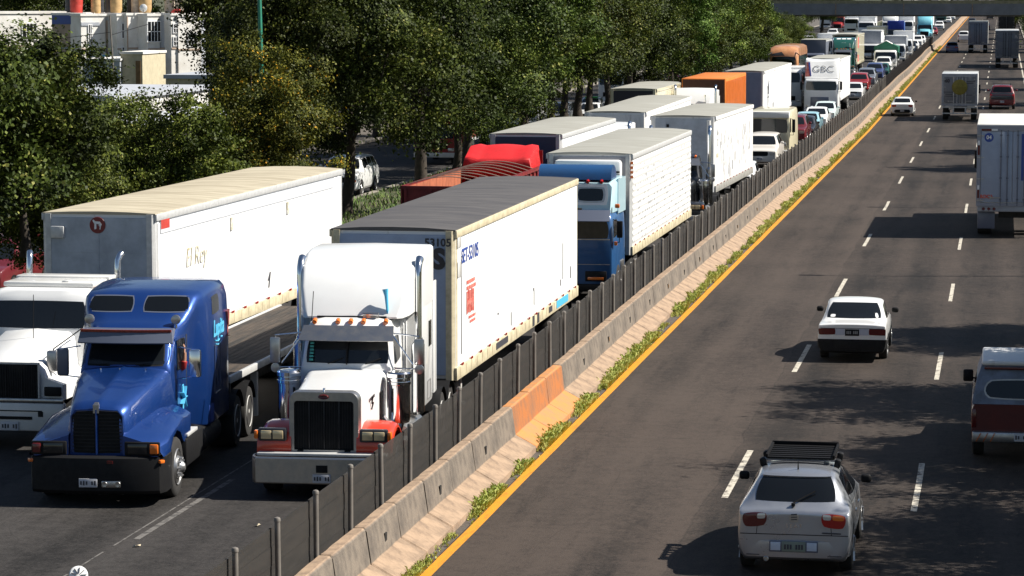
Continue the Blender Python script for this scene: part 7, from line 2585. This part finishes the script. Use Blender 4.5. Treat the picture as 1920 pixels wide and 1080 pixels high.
bgm.build("badge", M_CHROMEDULL, ws_)
tr_ = patch(tv, rquad([(0.44, 1.06), (0.56, 1.06), (0.58, 1.0), (0.46, 1.0)], 0.2), '+Y', 0.012, 4, 4).build("window_sticker", M_WHITEINK, ws_)
patch(tv, rquad([(-0.50, 1.10), (-0.56, 1.10), (-0.60, 0.995), (-0.52, 0.995)], 0.2), '+Y', 0.012, 4, 4).build("window_sticker", M_WHITEINK, ws_)

# old pickup with a camper shell
pk = thing("pickup_truck", "old dark red pickup with a blue grey camper shell cut off by the right edge", "pickup", (0.52, 54.6 + 5.2, 0), PI)
L_ = 5.2
M_OLDRED = mat("old_dark_red_paint", (0.10, 0.006, 0.006), rough=0.35, coat=0.4, var=0.3, vscale=3)
M_SHELL = mat("blue_grey_shell", (0.20, 0.24, 0.33), rough=0.5, var=0.35, vscale=4, col2=(0.12, 0.14, 0.18))
rings = []
for yy, w, z0, z1 in ((0.0, 0.85, 0.5, 0.95), (0.08, 0.93, 0.42, 1.04), (1.35, 0.97, 0.40, 1.10), (1.5, 0.98, 0.40, 1.12), (2.6, 0.98, 0.40, 1.14), (5.12, 0.97, 0.42, 1.14), (5.2, 0.95, 0.46, 1.12)):
    rings.append(sym([(0, yy, z0), (w - .05, yy, z0), (w, yy, z0 + .08), (w + .02, yy, (z0 + z1) / 2 + .05), (w, yy, z1 - .04), (w - .04, yy, z1), (0, yy, z1 + .01)]))
pb = MB().loft(rings).build("body", M_OLDRED, pk, sharp=40)
rings = []
for z, w, y0, y1 in ((1.12, 0.93, 1.45, 2.85), (1.70, 0.76, 1.95, 2.80), (1.78, 0.68, 2.1, 2.7)):
    rings.append([(-w, y0, z), (w, y0, z), (w, y1, z), (-w, y1, z)])
cbn = MB().loft(rings).build("cab", M_OLDRED, pk)
rings = []
for z, w, y0, y1 in ((1.13, 0.97, 2.88, 5.20), (1.62, 0.88, 2.9, 5.08), (1.84, 0.80, 2.95, 4.98)):
    rings.append([(-w, y0, z), (w, y0, z), (w, y1, z), (-w, y1, z)])
sh = MB().loft(rings)
shell = sh.build("camper_shell", M_SHELL, pk)
ts = bvh_of(shell)
patch(ts, rquad([(-0.70, 1.58), (0.70, 1.58), (0.74, 1.24), (-0.74, 1.24)], 0.14), '+Y', 0.010, 10, 5).build("rear_window", M_GLASSB, shell)
patch(ts, rquad([(-0.73, 1.605), (0.73, 1.605), (0.77, 1.215), (-0.77, 1.215)], 0.14), '+Y', 0.005, 10, 5).build("window_frame", M_ALU, shell)
for s in ('+X', '-X'):
    patch(ts, rquad([(3.2, 1.60), (4.8, 1.60), (4.9, 1.25), (3.1, 1.25)], 0.08), s, 0.008, 8, 4).build("side_window", M_GLASSB, shell)
mb = MB().box((0, 3.95, 1.89), (1.60, 2.15, 0.10), 0.045)
mb.build("shell_roof", M_WOLD, shell)
MB().box((0, 5.02, 1.80), (1.5, 0.10, 0.05), 0.01).build("brake_lamp_bar", M_DARKRED, shell)
MB().box((0.35, 5.16, 1.16), (0.12, 0.04, 0.05), 0.01).build("shell_handle", M_BLACK, shell)
bp_ = MB().box((0, 5.27, 0.52), (1.92, 0.14, 0.20), 0.03).build("bumper", M_CHROMEDULL, pk)
mb = MB()
for k in range(3):
    mb.bar((0.88 - k * 0.13, 5.345, 0.44), (0.80 - k * 0.13, 5.345, 0.60), 0.05, 0.012)
    mb.bar((-0.88 + k * 0.13, 5.345, 0.44), (-0.80 + k * 0.13, 5.345, 0.60), 0.05, 0.012)
mb.build("hazard_stripe", M_AMBER, bp_)
plate(pk, 0.02, 5.35, 0.53, True, 0.32, 0.15)
for s in (1, -1):
    MB().box((s * 0.93, 5.19, 0.86), (0.09, 0.05, 0.36), 0.015).build("tail_light", M_DARKRED, pk)
    wheel(pk, s * 0.97, 1.05, 0.37, 0.23, s, 'steel', M_STEELRIM)
    wheel(pk, s * 0.97, 4.05, 0.37, 0.23, s, 'steel', M_STEELRIM)
    mb = MB().box((s * 1.08, 1.95, 1.25), (0.20, 0.08, 0.24), 0.03)
    mb.bar((s * 0.9, 1.95, 1.2), (s * 1.05, 1.95, 1.2), 0.03)
    mb.build("mirror", M_BLACK, pk)

# big box lorry at the right edge: rear doors towards the camera
M_DOORBLUE = mat("pale_blue_grey_door", (0.31, 0.36, 0.46), rough=0.45, var=0.12, vscale=2)
bx = thing("box_truck", "large grey box lorry with a round blue 04 emblem on its rear door", "truck", (0.44, 106.4 + 12, 0), PI)
MB().box((0, 7.0, 2.62), (2.56, 9.9, 2.90), 0.02).build("cargo_body", M_WPANEL, bx)
MB().box((0, 7.0, 4.10), (2.58, 9.95, 0.07), 0.02).build("roof", mat("white_roof_sheet", (0.75, 0.73, 0.68), rough=0.6, var=0.25, vscale=2, vmul=(0.3, 2, 1)), bx)
rear_doors(bx, 11.95, 2.58, 4.10, 1.15, M_DOORBLUE, M_GREYBLUE, mat("grey_door_frame", (0.25, 0.26, 0.30), rough=0.5))
mb = MB()
for x_, w, z, h in ((0.95, 0.36, 3.94, 0.07), (1.22, 0.07, 3.2, 0.35), (1.22, 0.07, 1.6, 0.30)):
    mb.box((x_, 12.04, z), (w, 0.014, h))
mb.build("red_reflector", M_DARKRED, bx)
mb = MB()
for x_, w, z, h in ((0.66, 0.22, 3.94, 0.07), (1.22, 0.07, 3.46, 0.16), (1.22, 0.07, 1.84, 0.16)):
    mb.box((x_, 12.04, z), (w, 0.014, h))
mb.build("white_reflector", M_WHITEINK, bx)
e4 = MB().lathe([(0, 0.001), (0.010, 0.15), (0.0, 0.165)], (0.86, 12.02, 3.66), 'Y', 26).build("round_emblem", M_INKBLUE, bx)
lettering("04", 0.19, M_WHITEINK, bx, (0.86, 12.036, 3.66), ROT_REAR, bold=0.006)
lettering("ROCA", 0.17, M_INKRED, bx, (0.92, 12.02, 1.50), ROT_REAR, bold=0.012)
MB().box((-0.62, 12.02, 2.95), (0.62, 0.014, 1.7)).build("blue_panel", M_INKBLUE, bx)
for k in range(3):
    MB().lathe([(0, 0.001), (0.012, 0.055), (0, 0.06)], (1.02 - k * 0.19, 12.0, 1.05), 'Y', 14).build("tail_light", M_DARKRED, bx)
MB().box((0, 11.9, 1.05), (2.5, 0.16, 0.20), 0.02).build("rear_sill", M_GREYBOX, bx)
for s in (1, -1):
    MB().box((s * 0.92, 11.7, 0.62), (0.62, 0.03, 0.62), 0.01).build("mudflap", M_GREYBLUE, bx)
axle_set(bx, [1.2, 8.8, 10.1], 1.24, 0.5, 0.5)
cab_over(bx, 2.4, 1.95, 0.55, 1.8, 2.6, 2.85, M_WHITE)
MB().box((0, 6, 0.85), (0.95, 11, 0.3)).build("frame", M_CHASSIS, bx)

# grey backed lorry with a yellow round emblem numbered 60
b6 = thing("box_truck", "grey backed box lorry with a round yellow emblem driving in the middle lane", "truck", (-2.88, 203.5 + 9, gz(208)), PI)
MB().box((0, 5.6, 2.15), (2.46, 6.8, 2.20), 0.02).build("cargo_body", M_WPANEL, b6)
MB().box((0, 5.6, 3.27), (2.48, 6.85, 0.06), 0.02).build("roof", M_WHITE, b6)
M_DOORDK = mat("dull_grey_door", (0.19, 0.195, 0.21), rough=0.5, var=0.15)
rear_doors(b6, 8.98, 2.48, 3.27, 1.05, M_DOORDK, M_ALU, M_GREYBOX)
MB().lathe([(0, 0.001), (0.012, 0.52), (0.0, 0.54)], (0.0, 9.12, 2.35), 'Y', 26).build("round_emblem", mat("mustard_emblem", (0.24, 0.20, 0.03), rough=0.6, var=0.4, vscale=4), b6)
lettering("60", 0.34, M_INK, b6, (0.86, 9.06, 2.78), ROT_REAR, bold=0.02)
mb = MB()
for x_, z, w in ((0.75, 2.0, 0.7), (0.7, 1.85, 0.6), (-0.75, 2.75, 0.6), (-0.7, 2.62, 0.5), (0.6, 1.72, 0.8), (-0.6, 1.8, 0.5)):
    mb.box((x_, 9.06, z), (w, 0.012, 0.05))
mb.build("small_lettering", M_INK, b6)
MB().box((0, 8.9, 0.95), (2.44, 0.16, 0.10)).build("rear_sill", M_ALU, b6)
mb = MB()
for x_ in (-0.42, 0.42):
    mb.box((x_, 8.9, 0.72), (0.10, 0.10, 0.40))
mb.box((0, 8.9, 0.52), (2.4, 0.10, 0.07))
mb.build("underrun_bar", M_ALU, b6)
axle_set(b6, [1.1, 6.9], 1.18, 0.45, 0.4)
cab_over(b6, 2.2, 1.9, 0.5, 1.6, 2.3, 2.5, M_WHITE)
MB().box((0, 4.5, 0.75), (0.9, 8.4, 0.3)).build("frame", M_CHASSIS, b6)

# dark red utility car, white hatchback and the distant ones
rs, rsb = car('suv', "sport_utility_car", "dark red sport utility car with a roof rack beside the grey backed lorry", 0.05, 222, M_DRED, away=True, sc=1.06, glass=M_GLASSB, detail=1)
trs = bvh_of(rsb)
patch(trs, rquad([(-0.80, 1.22), (0.80, 1.22), (0.82, 0.72), (-0.82, 0.72)], 0.04), '+Y', 0.010, 10, 4).build("dark_tailgate", M_CARDARK, rs)
mb = MB()
for s in (1, -1):
    mb.tube([(s * 0.6, 2.2, 1.80), (s * 0.6, 4.2, 1.80)], 0.03, 6)
mb.tube([(-0.6, 4.1, 1.80), (0.6, 4.1, 1.80)], 0.03, 6)
mb.build("roof_rack", M_BLACK, rs)
car('hatch', "hatchback_car", "small white hatchback with a black bumper close to the yellow line", -7.05, 210.0, M_CARWHITE, away=True, sc=0.95, bumper=M_BLACK, detail=1)
car('sedan', "car", "dark blue car near the yellow line just before the bridge", -6.6, 389, M_CARNAVY, away=True, group=GO, detail=0)
car('suv', "van", "white van partly hidden by the far dark trailer under the bridge", -5.9, 452, M_CARWHITE, away=True, group=GO, detail=0, cat="van")


def far_rear(label, x, y, m, H=4.1, W=2.55, L=14):
    t = thing("box_trailer", label, "trailer", (x, y + L, gz(y)), PI, GO)
    MB().box((0, L / 2, (H + 1.1) / 2), (W, L, H - 1.1), 0.02).build("cargo_body", M_WPANEL, t)
    rear_doors(t, L + 0.0, W + 0.02, H, 1.1, m, M_CHASSIS, m)
    MB().box((0, L / 2, H + 0.02), (W + 0.03, L + 0.03, 0.10), 0.02).build("roof", M_WHITE, t)
    mb = MB()
    for x_ in (-0.42, 0.42):
        mb.box((x_, L - 0.1, 0.8), (0.10, 0.10, 0.5))
    mb.box((0, L - 0.1, 0.55), (2.3, 0.10, 0.08))
    mb.build("underrun_bar", M_ALU, t)
    axle_set(t, [2.0, L - 2.8, L - 1.5], W / 2 - .03, simple=True)
    return t


far_rear("dark trailer seen from behind directly under the bridge in the middle lane", -3.2, 388, M_GREYBLUE)
t2 = far_rear("slate grey trailer seen from behind in the right lane before the bridge", 0.52, 324, mat("slate_door", (0.13, 0.14, 0.17), rough=0.5))
mb = MB()
for x_, z, w, h in ((0.75, 3.1, 0.7, 0.4), (-0.85, 3.1, 0.6, 0.35), (-0.6, 2.5, 0.7, 0.5)):
    mb.box((x_, 14.08, z), (w, 0.012, h))
mb.build("faded_marks", M_GREYBLUE, t2)
far_rear("smaller dark trailer ahead of the slate grey one beneath the bridge", 0.6, 470, M_CHASSIS)
for x_, y_, m_ in ((-3.2, 560, M_CARDARK), (-6.4, 620, M_CARDARK), (0.3, 610, M_CARNAVY), (-3.0, 700, M_CARDARK)):
    car('sedan', "car", "tiny dark car driving away beyond the bridge", x_, y_, m_, away=True, group="tiny cars beyond the bridge driving away", detail=0)

# slim pole with a white ribbed cap on the median, at the bottom edge
pc = thing("marker_pole", "white ribbed round cap on a slim dark pole at the bottom left edge", "pole", (-8.95, 27.0, 0.0), 0)
MB().tube([(0, 0, 0.1), (0, 0, 3.02)], 0.03, 10).build("pole", M_BLACK, pc)
mb = MB()
mb.lathe([(0.03, 0.05), (0.02, 0.090), (0.0, 0.095), (-0.012, 0.085), (-0.02, 0.02), (-0.022, 0.001)], (0, 0, 0), 'Y', 24)
cp = mb.build("cap", M_WHITE, pc, (0.02, -0.03, 3.09))
cp.rotation_euler = (R(-18), 0, R(25))
mb = MB()
for k in range(9):
    a = k * 2 * PI / 9
    mb.bar((math.cos(a) * 0.02, -0.024, math.sin(a) * 0.02), (math.cos(a) * 0.075, -0.020, math.sin(a) * 0.075), 0.012, 0.006)
r_ = mb.build("cap_rib", M_INK, cp)
MB().lathe([(0.03, 0.04), (0.12, 0.085), (0.13, 0.001)], (0, 0, 0), 'Y', 20).build("cap_back", M_BLACK, cp)
# ------------------------------------------------------------------ litter on the road
M_PAPER = mat("paper_scrap", (0.55, 0.47, 0.33), rough=0.9)
for x_, y_, a_, l_ in ((-13.55, 43.9, 0.4, "yellowish paper scrap lying on the road seam in front of the trucks"), (-12.1, 46.0, 1.2, "small pale litter scrap on the road before the white truck's bumper"), (-8.72, 57.5, 0.2, "crumpled pale litter caught in the weeds near the orange barrier blocks")):
    mb = MB()
    mb.loft([[(-0.10, -0.05, 0.0), (0.0, -0.07, 0.035), (0.09, -0.03, 0.01)], [(-0.08, 0.06, 0.03), (0.01, 0.05, 0.0), (0.11, 0.07, 0.03)]], close=False)
    o = mb.build("paper_scrap", M_PAPER, None, (x_, y_, 0.012))
    o.rotation_euler = (0, 0, a_)
    o.scale = (0.6, 0.6, 0.7)
    md = o.modifiers.new("thickness", 'SOLIDIFY'); md.thickness = 0.006
    tag(o, l_, "litter")
